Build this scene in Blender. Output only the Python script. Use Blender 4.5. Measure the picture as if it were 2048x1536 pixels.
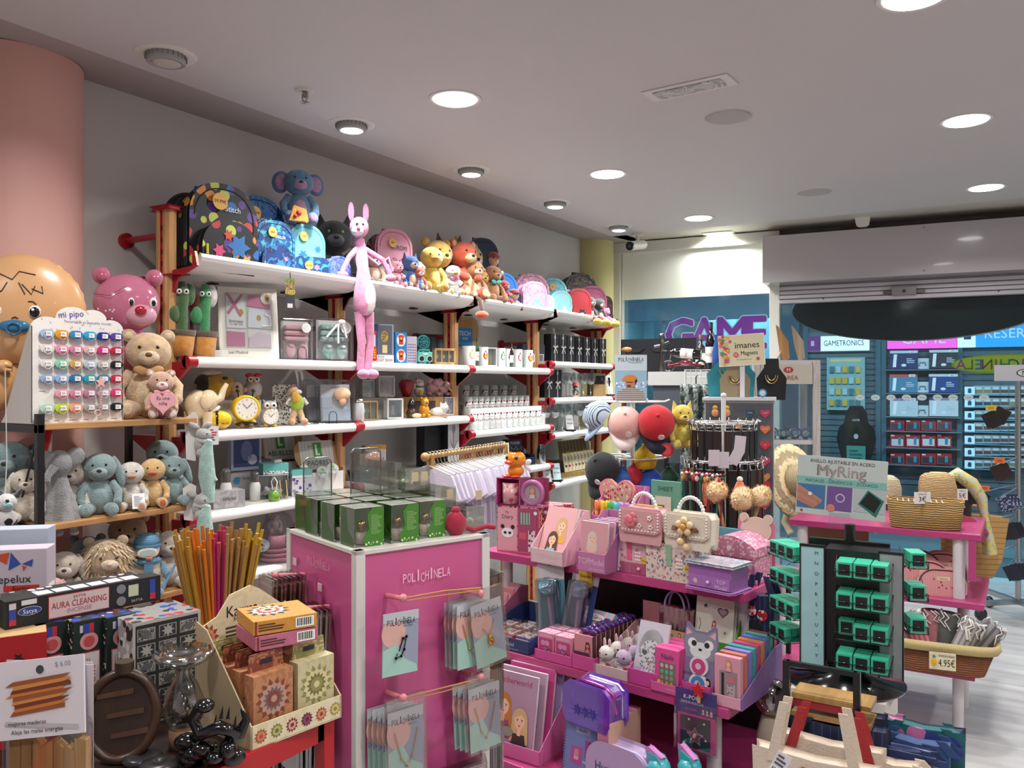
import bpy,math,random
from mathutils import Matrix,Vector
for _o in list(bpy.data.objects):bpy.data.objects.remove(_o)
SC=bpy.context.scene;COL=SC.collection
R_=math.radians;PI=math.pi
# ---------------------------------------------------------------- camera, world, exposure
FPX=1656.0;TH=R_(31.78);HC=1.6
cam=bpy.data.cameras.new('camera');camo=bpy.data.objects.new('camera',cam);COL.objects.link(camo)
cam.sensor_width=36;cam.lens=FPX/2048*36;cam.clip_start=.05
camo.location=(0,0,HC);camo.rotation_euler=(PI/2,0,TH);SC.camera=camo
SC.view_settings.view_transform='Standard';SC.view_settings.look='None'
SC.view_settings.exposure=0.12;SC.view_settings.gamma=1
w=bpy.data.worlds.new('world');SC.world=w;w.use_nodes=True
w.node_tree.nodes['Background'].inputs[0].default_value=(.75,.85,1,1)
w.node_tree.nodes['Background'].inputs[1].default_value=.25
CE=2.85                                    # ceiling height
FV=Vector((-math.sin(TH),math.cos(TH),0));RV=Vector((math.cos(TH),math.sin(TH),0));C0=Vector((0,0,HC))
def ray(px,py):return FV + RV*((px-1024)/FPX) + Vector((0,0,(770-py)/FPX))
def az(px,py,z):return C0 + ray(px,py)*((z-HC)/ray(px,py).z)
def ad(px,py,d):return C0 + ray(px,py)*d
def sh(px,X,z):                           # point on a shelf: wall distance X, height z, seen in column px
 r=ray(px,770);p=r*(X/r.x);return Vector((X,p.y,z))
def dep(p):return (Vector(p)-C0).dot(FV)
def mp(p):return dep(p)/FPX                 # metres per photo pixel at a point
def fc(p):return math.atan2(-p[0],p[1])    # turn that faces the aisle
# front of the shop runs 5 degrees off square
FO=Vector((-3.27,7.06,0));FA=math.atan2(.0922,.9957);FU=Vector((math.cos(FA),math.sin(FA),0));FN=Vector((-math.sin(FA),math.cos(FA),0))
def fr(px,py,n):                          # on the plane n beyond the shop front: (s along the front, z)
 r=ray(px,py);t=(FO.dot(FN)+n)/r.dot(FN);p=C0+r*t;return (p-FO).dot(FU),p.z
# lamps
def area(name,loc,size,power,col,shape='DISK',rot=(0,0,0),sy=None,spread=150):
 l=bpy.data.lights.new(name,'AREA');l.shape=shape;l.size=size;l.energy=power;l.color=col;l.spread=R_(spread)
 if sy:l.size_y=sy
 o=bpy.data.objects.new(name,l);COL.objects.link(o);o.location=loc;o.rotation_euler=rot;return o
WARM=(1,.93,.84);COOL=(.93,1,.98);BLUE=(.8,.92,1)
PANELS=[az(910,200,CE),az(1215,350,CE),az(1397,438,CE),az(1932,243,CE),az(1972,377,CE),az(1830,-6,CE)]
PANELS_OFF=[Vector((-2.1,1.43,CE)),Vector((-2.1,-.1,CE)),Vector((-.25,1.4,CE)),Vector((-.25,-.1,CE)),Vector((1.6,4.47,CE)),Vector((1.6,2.9,CE)),Vector((1.6,1.4,CE))]
SPOTS=[az(703,250,CE),az(942,341,CE),az(1110,407,CE),az(1237,455,CE)]
for p in PANELS+PANELS_OFF:area('panel_light',(p.x,p.y,CE-.03),.19,17,(1,.97,.93))
for p in SPOTS:area('spot_light',(p.x,p.y,CE-.05),.12,13,COOL,rot=(0,R_(-12),0),spread=120)
for s,n in ((-.9,6),(-.5,2.2),(1.6,2.2),(3.7,2.2),(5.6,2.2),(2,6.5),(4.5,6.5),(0,6.5)):
 p=FO+FU*s+FN*n;area('mall_light',(p.x,p.y,3.5),.8,75,BLUE,spread=170)
# ---------------------------------------------------------------- materials
_M={}
def lin(h):
 h=h.lstrip('#');c=[int(h[i:i+2],16)/255 for i in (0,2,4)]
 return tuple(x/12.92 if x <= .04045 else ((x+.055)/1.055)**2.4 for x in c)+(1,)
def M(spec):
 if not isinstance(spec,str):return spec
 if spec in _M:return _M[spec]
 P=spec.split('|');col=lin(P[0]);k=P[1] if len(P) > 1 else ''
 m=bpy.data.materials.new('mat_'+spec.replace('|','_'));m.use_nodes=True;_M[spec]=m
 N=m.node_tree.nodes;L=m.node_tree.links;b=N['Principled BSDF'];I=b.inputs
 I['Base Color'].default_value=col;I['Roughness'].default_value=.6
 def tc(scale,kind='ShaderNodeTexNoise',co='Object',**kw):
  t=N.new('ShaderNodeTexCoord');n=N.new(kind);L.new(t.outputs[co],n.inputs['Vector']);n.inputs['Scale'].default_value=scale
  for a,v in kw.items():n.inputs[a].default_value=v
  return n
 def bump(n,out,st,dist=.002):
  bp=N.new('ShaderNodeBump');bp.inputs['Strength'].default_value=st;bp.inputs['Distance'].default_value=dist
  L.new(n.outputs[out],bp.inputs['Height']);L.new(bp.outputs[0],I['Normal'])
 def vary(n,out,f=.75,g=1.1):
  r=N.new('ShaderNodeValToRGB');r.color_ramp.elements[0].color=[c*f for c in col[:3]]+[1];r.color_ramp.elements[1].color=[min(1,c*g) for c in col[:3]]+[1]
  r.color_ramp.elements[0].position=.3;r.color_ramp.elements[1].position=.7
  L.new(n.outputs[out],r.inputs[0]);L.new(r.outputs[0],I['Base Color'])
 if k == 'g':I['Roughness'].default_value=.14;I['Coat Weight'].default_value=.4
 elif k == 's':I['Roughness'].default_value=.3
 elif k == 'm':I['Metallic'].default_value=1;I['Roughness'].default_value=.28
 elif k == 'e':I['Emission Color'].default_value=col;I['Emission Strength'].default_value=float(P[2])
 elif k == 'f':                          # plush pile
  n=tc(float(P[2]) if len(P) > 2 else 260);bump(n,'Fac',1,.005);n2=tc(38);vary(n2,'Fac',.72,1.08)
  I['Roughness'].default_value=1;I['Sheen Weight'].default_value=.5;I['Sheen Roughness'].default_value=.6
 elif k == 'c':                          # woven cloth
  n=tc(160);bump(n,'Fac',.6,.002);I['Roughness'].default_value=.9;I['Sheen Weight'].default_value=.15
 elif k == 'w':                          # wood
  t=N.new('ShaderNodeTexCoord');mpn=N.new('ShaderNodeMapping');mpn.inputs['Scale'].default_value=[float(x) for x in (P[2].split(',') if len(P) > 2 else ('30','30','2'))]
  n=N.new('ShaderNodeTexNoise');n.inputs['Scale'].default_value=1;n.inputs['Detail'].default_value=5;n.inputs['Distortion'].default_value=.6
  L.new(t.outputs['Object'],mpn.inputs[0]);L.new(mpn.outputs[0],n.inputs['Vector']);vary(n,'Fac',.6,1.15);I['Roughness'].default_value=.38
 elif k == 't':                          # clear film or acrylic
  mx=N.new('ShaderNodeMixShader');tr=N.new('ShaderNodeBsdfTransparent');tr.inputs[0].default_value=col
  gl=N.new('ShaderNodeBsdfGlossy');gl.inputs['Roughness'].default_value=.08;lw=N.new('ShaderNodeLayerWeight');lw.inputs[0].default_value=.5
  mu=N.new('ShaderNodeMath');mu.operation='MULTIPLY_ADD';mu.inputs[1].default_value=.55;mu.inputs[2].default_value=float(P[2]) if len(P) > 2 else .06
  L.new(lw.outputs['Facing'],mu.inputs[0]);L.new(mu.outputs[0],mx.inputs[0]);L.new(tr.outputs[0],mx.inputs[1]);L.new(gl.outputs[0],mx.inputs[2])
  L.new(mx.outputs[0],N['Material Output'].inputs[0])
 elif k == 'x':                          # coloured see-through vinyl
  I['Transmission Weight'].default_value=.6;I['Roughness'].default_value=.1;I['Coat Weight'].default_value=1
 elif k == 'p':                          # scattered print: |p|scale|c1,c2,c3
  n=tc(float(P[2]),'ShaderNodeTexVoronoi');r=N.new('ShaderNodeValToRGB');r.color_ramp.interpolation='CONSTANT'
  cs=[P[0]]+P[3].split(',');el=r.color_ramp.elements
  el[0].color=col;el[1].position=.38;el[1].color=lin(cs[1])
  for i,c in enumerate(cs[2:]):e=el.new(.38+.6*(i+1)/(len(cs)-1));e.color=lin(c)
  sp=N.new('ShaderNodeSeparateColor');L.new(n.outputs['Color'],sp.inputs[0]);L.new(sp.outputs[0],r.inputs[0])
  r2=N.new('ShaderNodeMath');r2.operation='LESS_THAN';r2.inputs[1].default_value=.52;L.new(n.outputs['Distance'],r2.inputs[0])
  mx=N.new('ShaderNodeMix');mx.data_type='RGBA';L.new(r2.outputs[0],mx.inputs[0]);mx.inputs[6].default_value=col;L.new(r.outputs[0],mx.inputs[7])
  L.new(mx.outputs[2],I['Base Color']);I['Roughness'].default_value=.5
 elif k == 'q':                          # swirling two-tone print: |q|scale|c2
  n=tc(float(P[2]),'ShaderNodeTexNoise',Distortion=2.5,Detail=2);r=N.new('ShaderNodeValToRGB');r.color_ramp.interpolation='CONSTANT'
  cs=P[3].split(',');el=r.color_ramp.elements;el[0].color=col;el[1].position=.47;el[1].color=lin(cs[0])
  for i,c in enumerate(cs[1:]):e=el.new(.47+.1*(i+1));e.color=lin(c)
  L.new(n.outputs['Fac'],r.inputs[0]);L.new(r.outputs[0],I['Base Color']);I['Roughness'].default_value=.5
 elif k == 'l':                          # stripes: |l|axis|period|c2
  t=N.new('ShaderNodeTexCoord');s=N.new('ShaderNodeSeparateXYZ');L.new(t.outputs['Object'],s.inputs[0])
  a=N.new('ShaderNodeMath');a.operation='DIVIDE';a.inputs[1].default_value=float(P[3]);L.new(s.outputs['XYZ'.index(P[2])],a.inputs[0])
  f=N.new('ShaderNodeMath');f.operation='FRACT';L.new(a.outputs[0],f.inputs[0])
  g=N.new('ShaderNodeMath');g.operation='GREATER_THAN';g.inputs[1].default_value=float(P[5]) if len(P) > 5 else .6;L.new(f.outputs[0],g.inputs[0])
  mx=N.new('ShaderNodeMix');mx.data_type='RGBA';L.new(g.outputs[0],mx.inputs[0]);mx.inputs[6].default_value=col;mx.inputs[7].default_value=lin(P[4])
  L.new(mx.outputs[2],I['Base Color']);I['Roughness'].default_value=.7
 elif k == 'v':                          # basket weave
  n=tc(float(P[2]),'ShaderNodeTexWave',Distortion=3.0);n.bands_direction='Z' ;n2=tc(float(P[2])*.8,'ShaderNodeTexNoise');n.inputs['Detail'].default_value=2
  bump(n,'Fac',1,.006);vary(n,'Fac',.6,1.2);I['Roughness'].default_value=.8
 elif k == 'k':                          # glitter
  n=tc(900,'ShaderNodeTexVoronoi');I['Metallic'].default_value=.8;bump(n,'Distance',.8,.004);I['Roughness'].default_value=.25
 return m
CLR='f8fafa|t|.03';HAZE='f0f2f4|t|.07'
# ---------------------------------------------------------------- mesh builder
_TX={}
def txmesh(s):
 if s not in _TX:
  c=bpy.data.curves.new('t','FONT');c.body=s;c.size=1;c.resolution_u=2;c.align_x='CENTER'
  o=bpy.data.objects.new('t',c);me=bpy.data.meshes.new_from_object(o)
  vs=[(v.co.x,0,v.co.y) for v in me.vertices];fs=[tuple(p.vertices) for p in me.polygons]
  xs=[v[0] for v in vs] or [0];zs=[v[2] for v in vs] or [0]
  _TX[s]=(vs,fs,max(xs)-min(xs),(min(zs)+max(zs))/2,(min(xs)+max(xs))/2);bpy.data.objects.remove(o);bpy.data.curves.remove(c);bpy.data.meshes.remove(me)
 return _TX[s]
class MB:
 def __init__(s):s.v=[];s.f=[];s.fm=[];s.fs=[];s.ms=[];s.T=Matrix()
 def add(s,vs,fs,m,sm=False):
  m=M(m)
  if m not in s.ms:s.ms.append(m)
  i=s.ms.index(m);n=len(s.v);T=s.T
  s.v += [tuple(T @ Vector(v)) for v in vs]
  for f in fs:s.f.append(tuple(n+a for a in f));s.fm.append(i);s.fs.append(sm)
  return s
 def bx(s,x0,x1,y0,y1,z0,z1,m):
  return s.add([(x,y,z) for z in (z0,z1) for y in (y0,y1) for x in (x0,x1)],[(0,2,3,1),(4,5,7,6),(0,1,5,4),(2,6,7,3),(0,4,6,2),(1,3,7,5)],m)
 def ell(s,c,r,m,rot=(0,0,0),n=14,jit=0):
  if not hasattr(r,'__len__'):r=(r,r,r)
  h=max(6,n*2//3);Rm=Matrix.Rotation(rot[2],3,'Z') @ Matrix.Rotation(rot[1],3,'Y') @ Matrix.Rotation(rot[0],3,'X');c=Vector(c);vs=[]
  for i in range(h+1):
   a=PI*i/h
   for j in range(n if 0 < i < h else 1):
    b=2*PI*j/n;q=1+random.uniform(-jit,jit)
    vs.append(c+Rm @ Vector((r[0]*math.sin(a)*math.cos(b)*q,r[1]*math.sin(a)*math.sin(b)*q,r[2]*math.cos(a)*q)))
  fs=[];ix=lambda i,j:0 if i == 0 else (1+(h-1)*n if i == h else 1+(i-1)*n+j % n)
  for i in range(h):
   for j in range(n):
    if i == 0:fs.append((0,ix(1,j),ix(1,j+1)))
    elif i == h-1:fs.append((ix(i,j),ix(h,0),ix(i,j+1)))
    else:fs.append((ix(i,j),ix(i+1,j),ix(i+1,j+1),ix(i,j+1)))
  return s.add(vs,fs,m,True)
 def tube(s,pts,r,m,n=8,closed=False):
  pts=[Vector(p) for p in pts];k=len(pts);rs=r if hasattr(r,'__len__') else [r]*k;vs=[];up=None
  for i,p in enumerate(pts):
   a=pts[(i-1) % k] if (closed or i) else p;b=pts[(i+1) % k] if (closed or i < k-1) else p
   d=(b-a).normalized() if (b-a).length > 1e-9 else Vector((0,0,1))
   if up is None:up=Vector((0,0,1)) if abs(d.z) < .9 else Vector((1,0,0))
   x=d.cross(up);x=x.normalized() if x.length > 1e-6 else Vector((1,0,0));y=x.cross(d).normalized();up=y
   vs += [p+(x*math.cos(2*PI*j/n)+y*math.sin(2*PI*j/n))*rs[i] for j in range(n)]
  fs=[(i*n+j,i*n+(j+1) % n,((i+1) % k)*n+(j+1) % n,((i+1) % k)*n+j) for i in range(k if closed else k-1) for j in range(n)]
  s.add(vs,fs,m,True)
  if not closed:s.add(vs[:n],[tuple(range(n))],m);s.add(vs[-n:],[tuple(range(n))],m)
  return s
 def cyl(s,p0,p1,r,m,r2=None,n=16):return s.tube([p0,p1],[r,r if r2 is None else r2],m,n)
 def lathe(s,prof,m,c=(0,0,0),n=24):
  vs=[(c[0]+r*math.cos(2*PI*j/n),c[1]+r*math.sin(2*PI*j/n),c[2]+z) for r,z in prof for j in range(n)]
  fs=[(i*n+j,i*n+(j+1) % n,(i+1)*n+(j+1) % n,(i+1)*n+j) for i in range(len(prof)-1) for j in range(n)]
  return s.add(vs,fs,m,True)
 def prism(s,P,y0,y1,m):             # outline in XZ, thick along Y
  n=len(P);vs=[(x,y0,z) for x,z in P]+[(x,y1,z) for x,z in P]
  return s.add(vs,[tuple(range(n)),tuple(range(2*n-1,n-1,-1))]+[(i,(i+1) % n,n+(i+1) % n,n+i) for i in range(n)],m)
 def hpr(s,P,z0,z1,m):               # outline in XY, thick along Z
  n=len(P);vs=[(x,y,z0) for x,y in P]+[(x,y,z1) for x,y in P]
  return s.add(vs,[tuple(range(n)),tuple(range(2*n-1,n-1,-1))]+[(i,(i+1) % n,n+(i+1) % n,n+i) for i in range(n)],m)
 def xpr(s,P,x0,x1,m):               # outline in YZ, thick along X
  n=len(P);vs=[(x0,y,z) for y,z in P]+[(x1,y,z) for y,z in P]
  return s.add(vs,[tuple(range(n)),tuple(range(2*n-1,n-1,-1))]+[(i,(i+1) % n,n+(i+1) % n,n+i) for i in range(n)],m)
 def flat(s,P,y,m):return s.add([(x,y,z) for x,z in P],[tuple(range(len(P)))],m)
 def rec(s,x0,x1,z0,z1,y,m):return s.flat([(x0,z0),(x1,z0),(x1,z1),(x0,z1)],y,m)
 def dsc(s,x,z,r,y,m,rz=None,n=20,t=0):
  q=rz or r;P=[(r*math.cos(2*PI*i/n),q*math.sin(2*PI*i/n)) for i in range(n)]
  return s.flat([(x+a*math.cos(t)-b*math.sin(t),z+a*math.sin(t)+b*math.cos(t)) for a,b in P],y,m)
 def star(s,x,z,r,y,m,k=5,q=.42,t=PI/2):return s.flat([(x+(r if i % 2 == 0 else r*q)*math.cos(t+PI*i/k),z+(r if i % 2 == 0 else r*q)*math.sin(t+PI*i/k)) for i in range(2*k)],y,m)
 def heart(s,x,z,r,y,m):return s.flat(heartP(x,z,r),y,m)
 def tx(s,t,x,z,h,y,m,wmax=None,back=False,flip=False):
  vs,fs,w,zc,xc=txmesh(t);k=h/.72
  kx=min(k,wmax/w) if wmax and w else k
  sg=-1 if flip else 1
  return s.add([(x+sg*(v[0]-xc)*kx,y,z+(v[2]-.35)*k) for v in vs],fs,m)
 def mandala(s,x,z,r,y,cols,k=12):
  for i,c in enumerate(cols):
   q=r*(1-i/len(cols));s.star(x,z,q,y-.0003*i,c,k,.82 if i % 2 else .7,i*.2)
  return s
 def lines(s,x0,x1,z0,z1,n,y,m,seed=1):  # small print
  rr=random.Random(seed);d=(z1-z0)/n
  for i in range(n):s.rec(x0,x0+(x1-x0)*rr.uniform(.55,1),z1-d*(i+.75),z1-d*(i+.25),y,m)
  return s
 def bars(s,x0,x1,z0,z1,y):
  s.rec(x0,x1,z0,z1,y,'f2f0ea');rr=random.Random(5);x=x0+(x1-x0)*.08
  while x < x1-(x1-x0)*.1:q=(x1-x0)*rr.choice((.02,.04,.06));s.rec(x,x+q,z0+(z1-z0)*.15,z1-(z1-z0)*.1,y-.0004,'1a1a1a');x += q+(x1-x0)*.045
  return s
 def build(s,name,par=None,loc=(0,0,0),rz=0,bev=0,rx=0,seg=2):
  me=bpy.data.meshes.new(name);me.from_pydata(s.v,[],s.f)
  for m in s.ms:me.materials.append(m)
  me.polygons.foreach_set('material_index',s.fm);me.polygons.foreach_set('use_smooth',s.fs);me.update()
  o=bpy.data.objects.new(name,me);COL.objects.link(o);o.location=loc;o.rotation_euler=(rx,0,rz)
  if par is not None:o.parent=par
  if bev:
   b=o.modifiers.new('b','BEVEL');b.width=bev;b.segments=seg;b.limit_method='ANGLE';b.angle_limit=R_(50)
  return o
def heartP(x,z,r,n=24):
 P=[]
 for i in range(n):
  t=2*PI*i/n;P.append((x+r*math.sin(t)**3,z+r*(13*math.cos(t)-5*math.cos(2*t)-2*math.cos(3*t)-math.cos(4*t))/16))
 return P
def tag(o,label,cat,group=None):
 o['label']=label;o['category']=cat
 if group:o['group']=group
 return o
def thing(name,label,cat,loc,rz=0,group=None):
 o=bpy.data.objects.new(name,None);COL.objects.link(o);o.location=loc;o.rotation_euler=(0,0,rz);o.empty_display_size=.05
 return tag(o,label,cat,group)
def one(name,label,cat,mb,loc,rz=0,group=None,bev=0,rx=0):return tag(mb.build(name,None,loc,rz,bev,rx),label,cat,group)
def struct(name,mb,**k):o=mb.build(name,**k);o['kind']='structure';return o
def dup(root,loc,rz,label,group=None):
 r=root.copy();COL.objects.link(r);r.location=loc;r.rotation_euler=(root.rotation_euler[0],root.rotation_euler[1],rz);r['label']=label
 if group:r['group']=group
 for ch in list(root.children):
  c=ch.copy();COL.objects.link(c);c.parent=r
  for g in list(ch.children):d=g.copy();COL.objects.link(d);d.parent=c
 return r
ORD=['first','second','third','fourth','fifth','sixth','seventh','eighth','ninth','tenth','eleventh','twelfth','thirteenth','fourteenth','fifteenth','sixteenth','seventeenth','eighteenth','nineteenth','twentieth'] + ['twenty-'+x for x in ('first','second','third','fourth','fifth','sixth','seventh','eighth','ninth')]
def Tm(loc,rz=0,rx=0,ry=0):return Matrix.Translation(loc) @ Matrix.Rotation(rz,4,'Z') @ Matrix.Rotation(rx,4,'X') @ Matrix.Rotation(ry,4,'Y')
# ================================================================ the shop shell
WX=-3.40;FLO=[]
m=MB();m.bx(-3.6,3.4,-2.6,7.75,-.1,0,'cfc8c6|w|1.2,14,1')
f=struct('floor',m)
fm=M('cfc8c6|w|1.2,14,1');_b=fm.node_tree.nodes['Principled BSDF'];_b.inputs['Roughness'].default_value=.35
_r=[n for n in fm.node_tree.nodes if n.type == 'VALTORGB'][0];_r.color_ramp.elements[0].color=(.36,.345,.345,1);_r.color_ramp.elements[1].color=(.50,.49,.495,1)
m=MB();m.bx(WX-.2,WX,-2.6,7.6,0,3.2,'c9c5c3');struct('wall_left',m)
m=MB();m.bx(3.2,3.4,-2.6,8,0,3.2,'e8dedb');struct('wall_right',m)
m=MB();m.bx(-3.6,3.4,-2.7,-2.5,0,3.2,'e8dedb');struct('wall_back',m)
# ceiling: flat field, the left wall margin sloped and toned darker for shade and the strip before the shop front
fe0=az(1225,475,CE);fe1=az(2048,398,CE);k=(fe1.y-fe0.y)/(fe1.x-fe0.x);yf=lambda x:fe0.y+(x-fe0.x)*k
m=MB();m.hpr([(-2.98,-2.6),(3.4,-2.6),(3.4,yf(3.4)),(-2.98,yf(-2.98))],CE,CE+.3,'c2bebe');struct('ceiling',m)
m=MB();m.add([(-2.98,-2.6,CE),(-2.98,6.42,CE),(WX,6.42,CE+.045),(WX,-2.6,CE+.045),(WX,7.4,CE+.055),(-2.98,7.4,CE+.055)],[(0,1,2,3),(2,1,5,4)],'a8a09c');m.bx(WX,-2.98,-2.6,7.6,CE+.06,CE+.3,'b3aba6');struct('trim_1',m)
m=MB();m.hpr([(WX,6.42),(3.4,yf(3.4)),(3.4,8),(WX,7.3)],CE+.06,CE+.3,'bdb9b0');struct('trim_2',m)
# pillars
m=MB();m.tube([(-3.415,1.743,0),(-3.415,1.743,CE+.02)],.258,'dcaaa0',40);struct('pillar_pink',m)
m=MB();m.tube([(-3.36,6.84,0),(-3.36,6.84,CE+.07)],.185,'cfc98e',40);m.bx(-3.42,-3.25,6.7,7.06,0,CE+.07,'d6d08f');struct('pillar_yellow',m)
# ---------------- shop front (local x along it, y outward)
def front(name,mb,st=True,**k):
 o=mb.build(name,None,FO,FA,**k)
 if st:o['kind']='structure'
 return o
sp0,_=fr(1541,700,0);sp1,_=fr(1561,700,0)
m=MB();Wf='dcdcd6|s'
m.bx(.0,.09,-.05,.05,0,2.9,Wf);m.bx(sp0,sp1,-.06,.06,0,2.62,Wf);m.bx(.0,sp1,-.06,.05,2.80,2.9,Wf);m.bx(.09,.11,-.03,.03,0,2.8,'c8c9c4')
m.bx(6.4,6.47,-.06,.06,0,2.6,Wf);m.bx(.0,sp0,-.06,.06,0,.12,Wf)
front('window_frame',m,bev=.004)
m=MB();m.bx(.1,sp0+.15,-.02,.02,2.375,2.83,'f0f6ee|g');front('window_panel',m)
m=MB();m.bx(-.2,6.5,.06,.12,2.6,3.7,'8c8a88');front('wall_front',m)
m=MB();m.bx(.1,sp0,-.004,.004,.12,2.375,'e6f4f6|t|.04');front('window_1',m)
m=MB();m.bx(sp1,6.5,.0,.01,0,2.35,'e4f2f5|t|.04');m.bx(sp1+.005,sp1+.012,-.004,.014,0,2.3,'5d9aa0');front('window_2',m)
# shutter housing and rolled shutter
sb,zb=fr(1525,568,-.25)
m=MB();m.bx(sb,6.46,-.25,.05,zb,2.825,'b9b5b9|g');m.bx(sb,sb+.004,-.255,.1,zb,2.825,'e6e6e2')
for s_ in (1.2,2.0,3.2):m.cyl((sb+s_,-.25,2.80),(sb+s_,-.254,2.80),.006,'777777');m.cyl((sb+s_,-.25,zb+.03),(sb+s_,-.254,zb+.03),.006,'777777')
front('shutter_housing',m,st=False,bev=.006);tag(bpy.data.objects['shutter_housing'],'long glossy grey housing of the rolling shutter above the glass door','shutter box')
_,z0=fr(1800,601,-.03);_,z1=fr(1800,564,-.03)
sh_=thing('rolling_shutter','rolled up metal shutter with a lock under the grey housing','shutter',FO,FA)
m=MB();dz=(z1-z0)/4
for i in range(4):m.bx(sp1,6.4,-.06-.012*(i == 0),-.02,z0+dz*i+.004,z0+dz*(i+1)-.004,'c3bfc6|s')
m.bx(sp1,6.4,-.045,-.03,z0,z1+.05,'8f8c92');m.build('slat_curtain',sh_,bev=.003)
s0,_=fr(1808,577,-.08);m=MB();zc=z0+dz*1.6
m.bx(s0-.09,s0+.09,-.10,-.06,zc-.03,zc+.035,'9b9a98|m');m.cyl((s0,-.105,zc),(s0,-.1,zc),.014,'333333')
for a in (-1,1):m.bx(min(s0+a*.09,s0+a*.15),max(s0+a*.09,s0+a*.15),-.085,-.07,zc-.016,zc+.012,'777777|m')
m.build('lock',sh_,bev=.003)
m=MB()
for s_ in (sp1+.35,sp1+1.6):m.cyl((s_,-.075,z0+.03),(s_,-.06,z0+.03),.008,'555555')
m.build('shutter_knob',sh_)
# oval sign seen from behind, hung outside
s0,_=fr(1585,635,.15);s1,_=fr(2100,600,.15);_,zl=fr(1835,683,.15)
m=MB();rx_=(s1-s0)/2;m.T=Tm(((s0+s1)/2,.15,zl+.27));P=[(rx_*math.cos(t*2*PI/72),.27*math.sin(t*2*PI/72)) for t in range(72)]
m.prism(P,-.03,.03,'26272b|s');m.tube([(x,-.03,z) for x,z in P],.006,'9aa0a2|m',6,True)
for a in (-.5,.5):m.cyl((a*rx_,-.036,.05),(a*rx_,-.03,.05),.008,'0c0c0c')
m.bx(-.3,-.28,-.01,.01,.2,.75,'333333');m.bx(.28,.3,-.01,.01,.2,.75,'333333')
o=front('hanging_sign',m,st=False);tag(o,'large black oval sign seen from behind, hanging outside the glass front','sign')
# mirrored yellow oval with reversed lettering at the glass
s0,zz=fr(2010,730,.06);m=MB();m.T=Tm((s0,.06,zz));L_=mp(C0+ray(2010,730)*((FO.dot(FN)+.06)/ray(2010,730).dot(FN)))
P=[(95*L_*math.cos(t*2*PI/40),20*L_*math.sin(t*2*PI/40)) for t in range(40)]
m.prism(P,0,.004,'b3b82e|s');m.prism([(x*.95,z*.88) for x,z in P],-.001,.0,'d6cf3a|s')
for i,(ch,c) in enumerate(zip('POLICHINELA',['c03a3a','3a62b0','2f8a4a','b03a90','3a3a8a','2f8a4a','c03a3a','8a3a3a','3a62b0','2f7a3a','b03a90'])):
 m.tx(ch,(5-i)*15.5*L_,0,21*L_,-.003,c,flip=True)
o=front('yellow_oval',m,st=False);tag(o,'yellow oval panel with mirrored multicoloured lettering behind the glass','sign')
for i in range(9):
 px=1590+i*31*1.0;s_,z_=fr(px+130,797,.012);
 m=MB();m.T=Tm((s_,-.006,z_));m.dsc(0,0,.034,0,'aebfc4',.024);m.tx('TIENDA',0,0,.007,-.0006,'5d7079')
 o=front('glass_sticker',m,st=False);tag(o,'small pale round safety sticker, %s in the row across the glass door' % ORD[i],'sticker','safety stickers on the glass')
# ================================================================ ceiling fixtures
def fixture(name,label,p,kind,grp=None):
 t=thing(name,label,'ceiling light' if kind in 'asr' else 'speaker',(p.x,p.y,CE),0,grp);m=MB()
 if kind == 'a':
  m.lathe([(.095,-.002),(.115,-.004),(.118,0),(.095,.0)],'d8d6d2',n=40);m.build('rim',t);m=MB();m.lathe([(0,-.006),(.094,-.006)],'ffffff|e|9',n=40);m.build('diffuser',t)
 elif kind == 's' or kind == 'o':
  m.lathe([(.07,-.003),(.11,-.005),(.113,0)],'cfcdc8',n=40);m.build('rim',t)
  m=MB();m.lathe([(.072,-.002),(.07,-.03),(.055,-.035),(.052,-.02)],'9a9a98|s',n=32)
  for q in range(24):a=q*PI/12;m.bx(.074*math.cos(a)-.002,.074*math.cos(a)+.002,.074*math.sin(a)-.002,.074*math.sin(a)+.002,-.02,0,'8a8a88')
  m.build('lamp_body',t,rz=.0);m=MB();m.ell((.006,0,-.03),(.055,.055,.012),'f4fffb|e|14' if kind == 's' else 'b9b4ab');m.build('lamp_lens',t)
 else:
  m.lathe([(.10,-.001),(.108,-.006),(.112,0)],'bdb9b6',n=40);m.build('rim',t);m=MB();m.lathe([(0,-.004),(.101,-.004)],'a9a5a3',n=40);m.build('speaker_grille',t)
for i,p in enumerate(PANELS):fixture('ceiling_light',['large round panel light above the tall pink counter stand','round panel light, second in the middle row of three','round panel light, third and farthest in the middle row','round panel light high above the ring stand, larger of the pair','small far round panel light near the shutter housing','round panel light cut by the top edge of the photo'][i],p,'a','round panel lights')
for i,p in enumerate(PANELS_OFF):fixture('ceiling_light','round panel light, %s of the unseen ones behind and beside the viewer' % ORD[i],p,'a','round panel lights')
for i,p in enumerate(SPOTS):fixture('ceiling_spotlight','lit recessed tilting spotlight, %s from the near end of the wall row' % ORD[i],p,'s','recessed spotlights along the wall')
fixture('ceiling_spotlight','unlit recessed spotlight above the pink pillar',az(332,112,CE),'o','recessed spotlights along the wall')
fixture('ceiling_speaker','round grey ceiling speaker beside the rectangular emergency light',az(1456,235,CE),'p','ceiling speakers')
fixture('ceiling_speaker','round grey ceiling speaker farther off near the shutter housing',az(1628,386,CE),'p','ceiling speakers')
p=az(1378,177,CE);t=thing('emergency_light','flush rectangular emergency light with a cloudy cover in the ceiling','emergency light',p,0)
m=MB();m.bx(-.19,.19,-.07,.07,-.006,0,'d4d0ce');m.build('rim',t,rz=-.05,bev=.002);m=MB();m.bx(-.15,.15,-.045,.045,-.012,-.004,'b8b8b6|q|9|9a9a98,c6c6c4');m.build('cover',t,rz=-.05,bev=.003)
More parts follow.
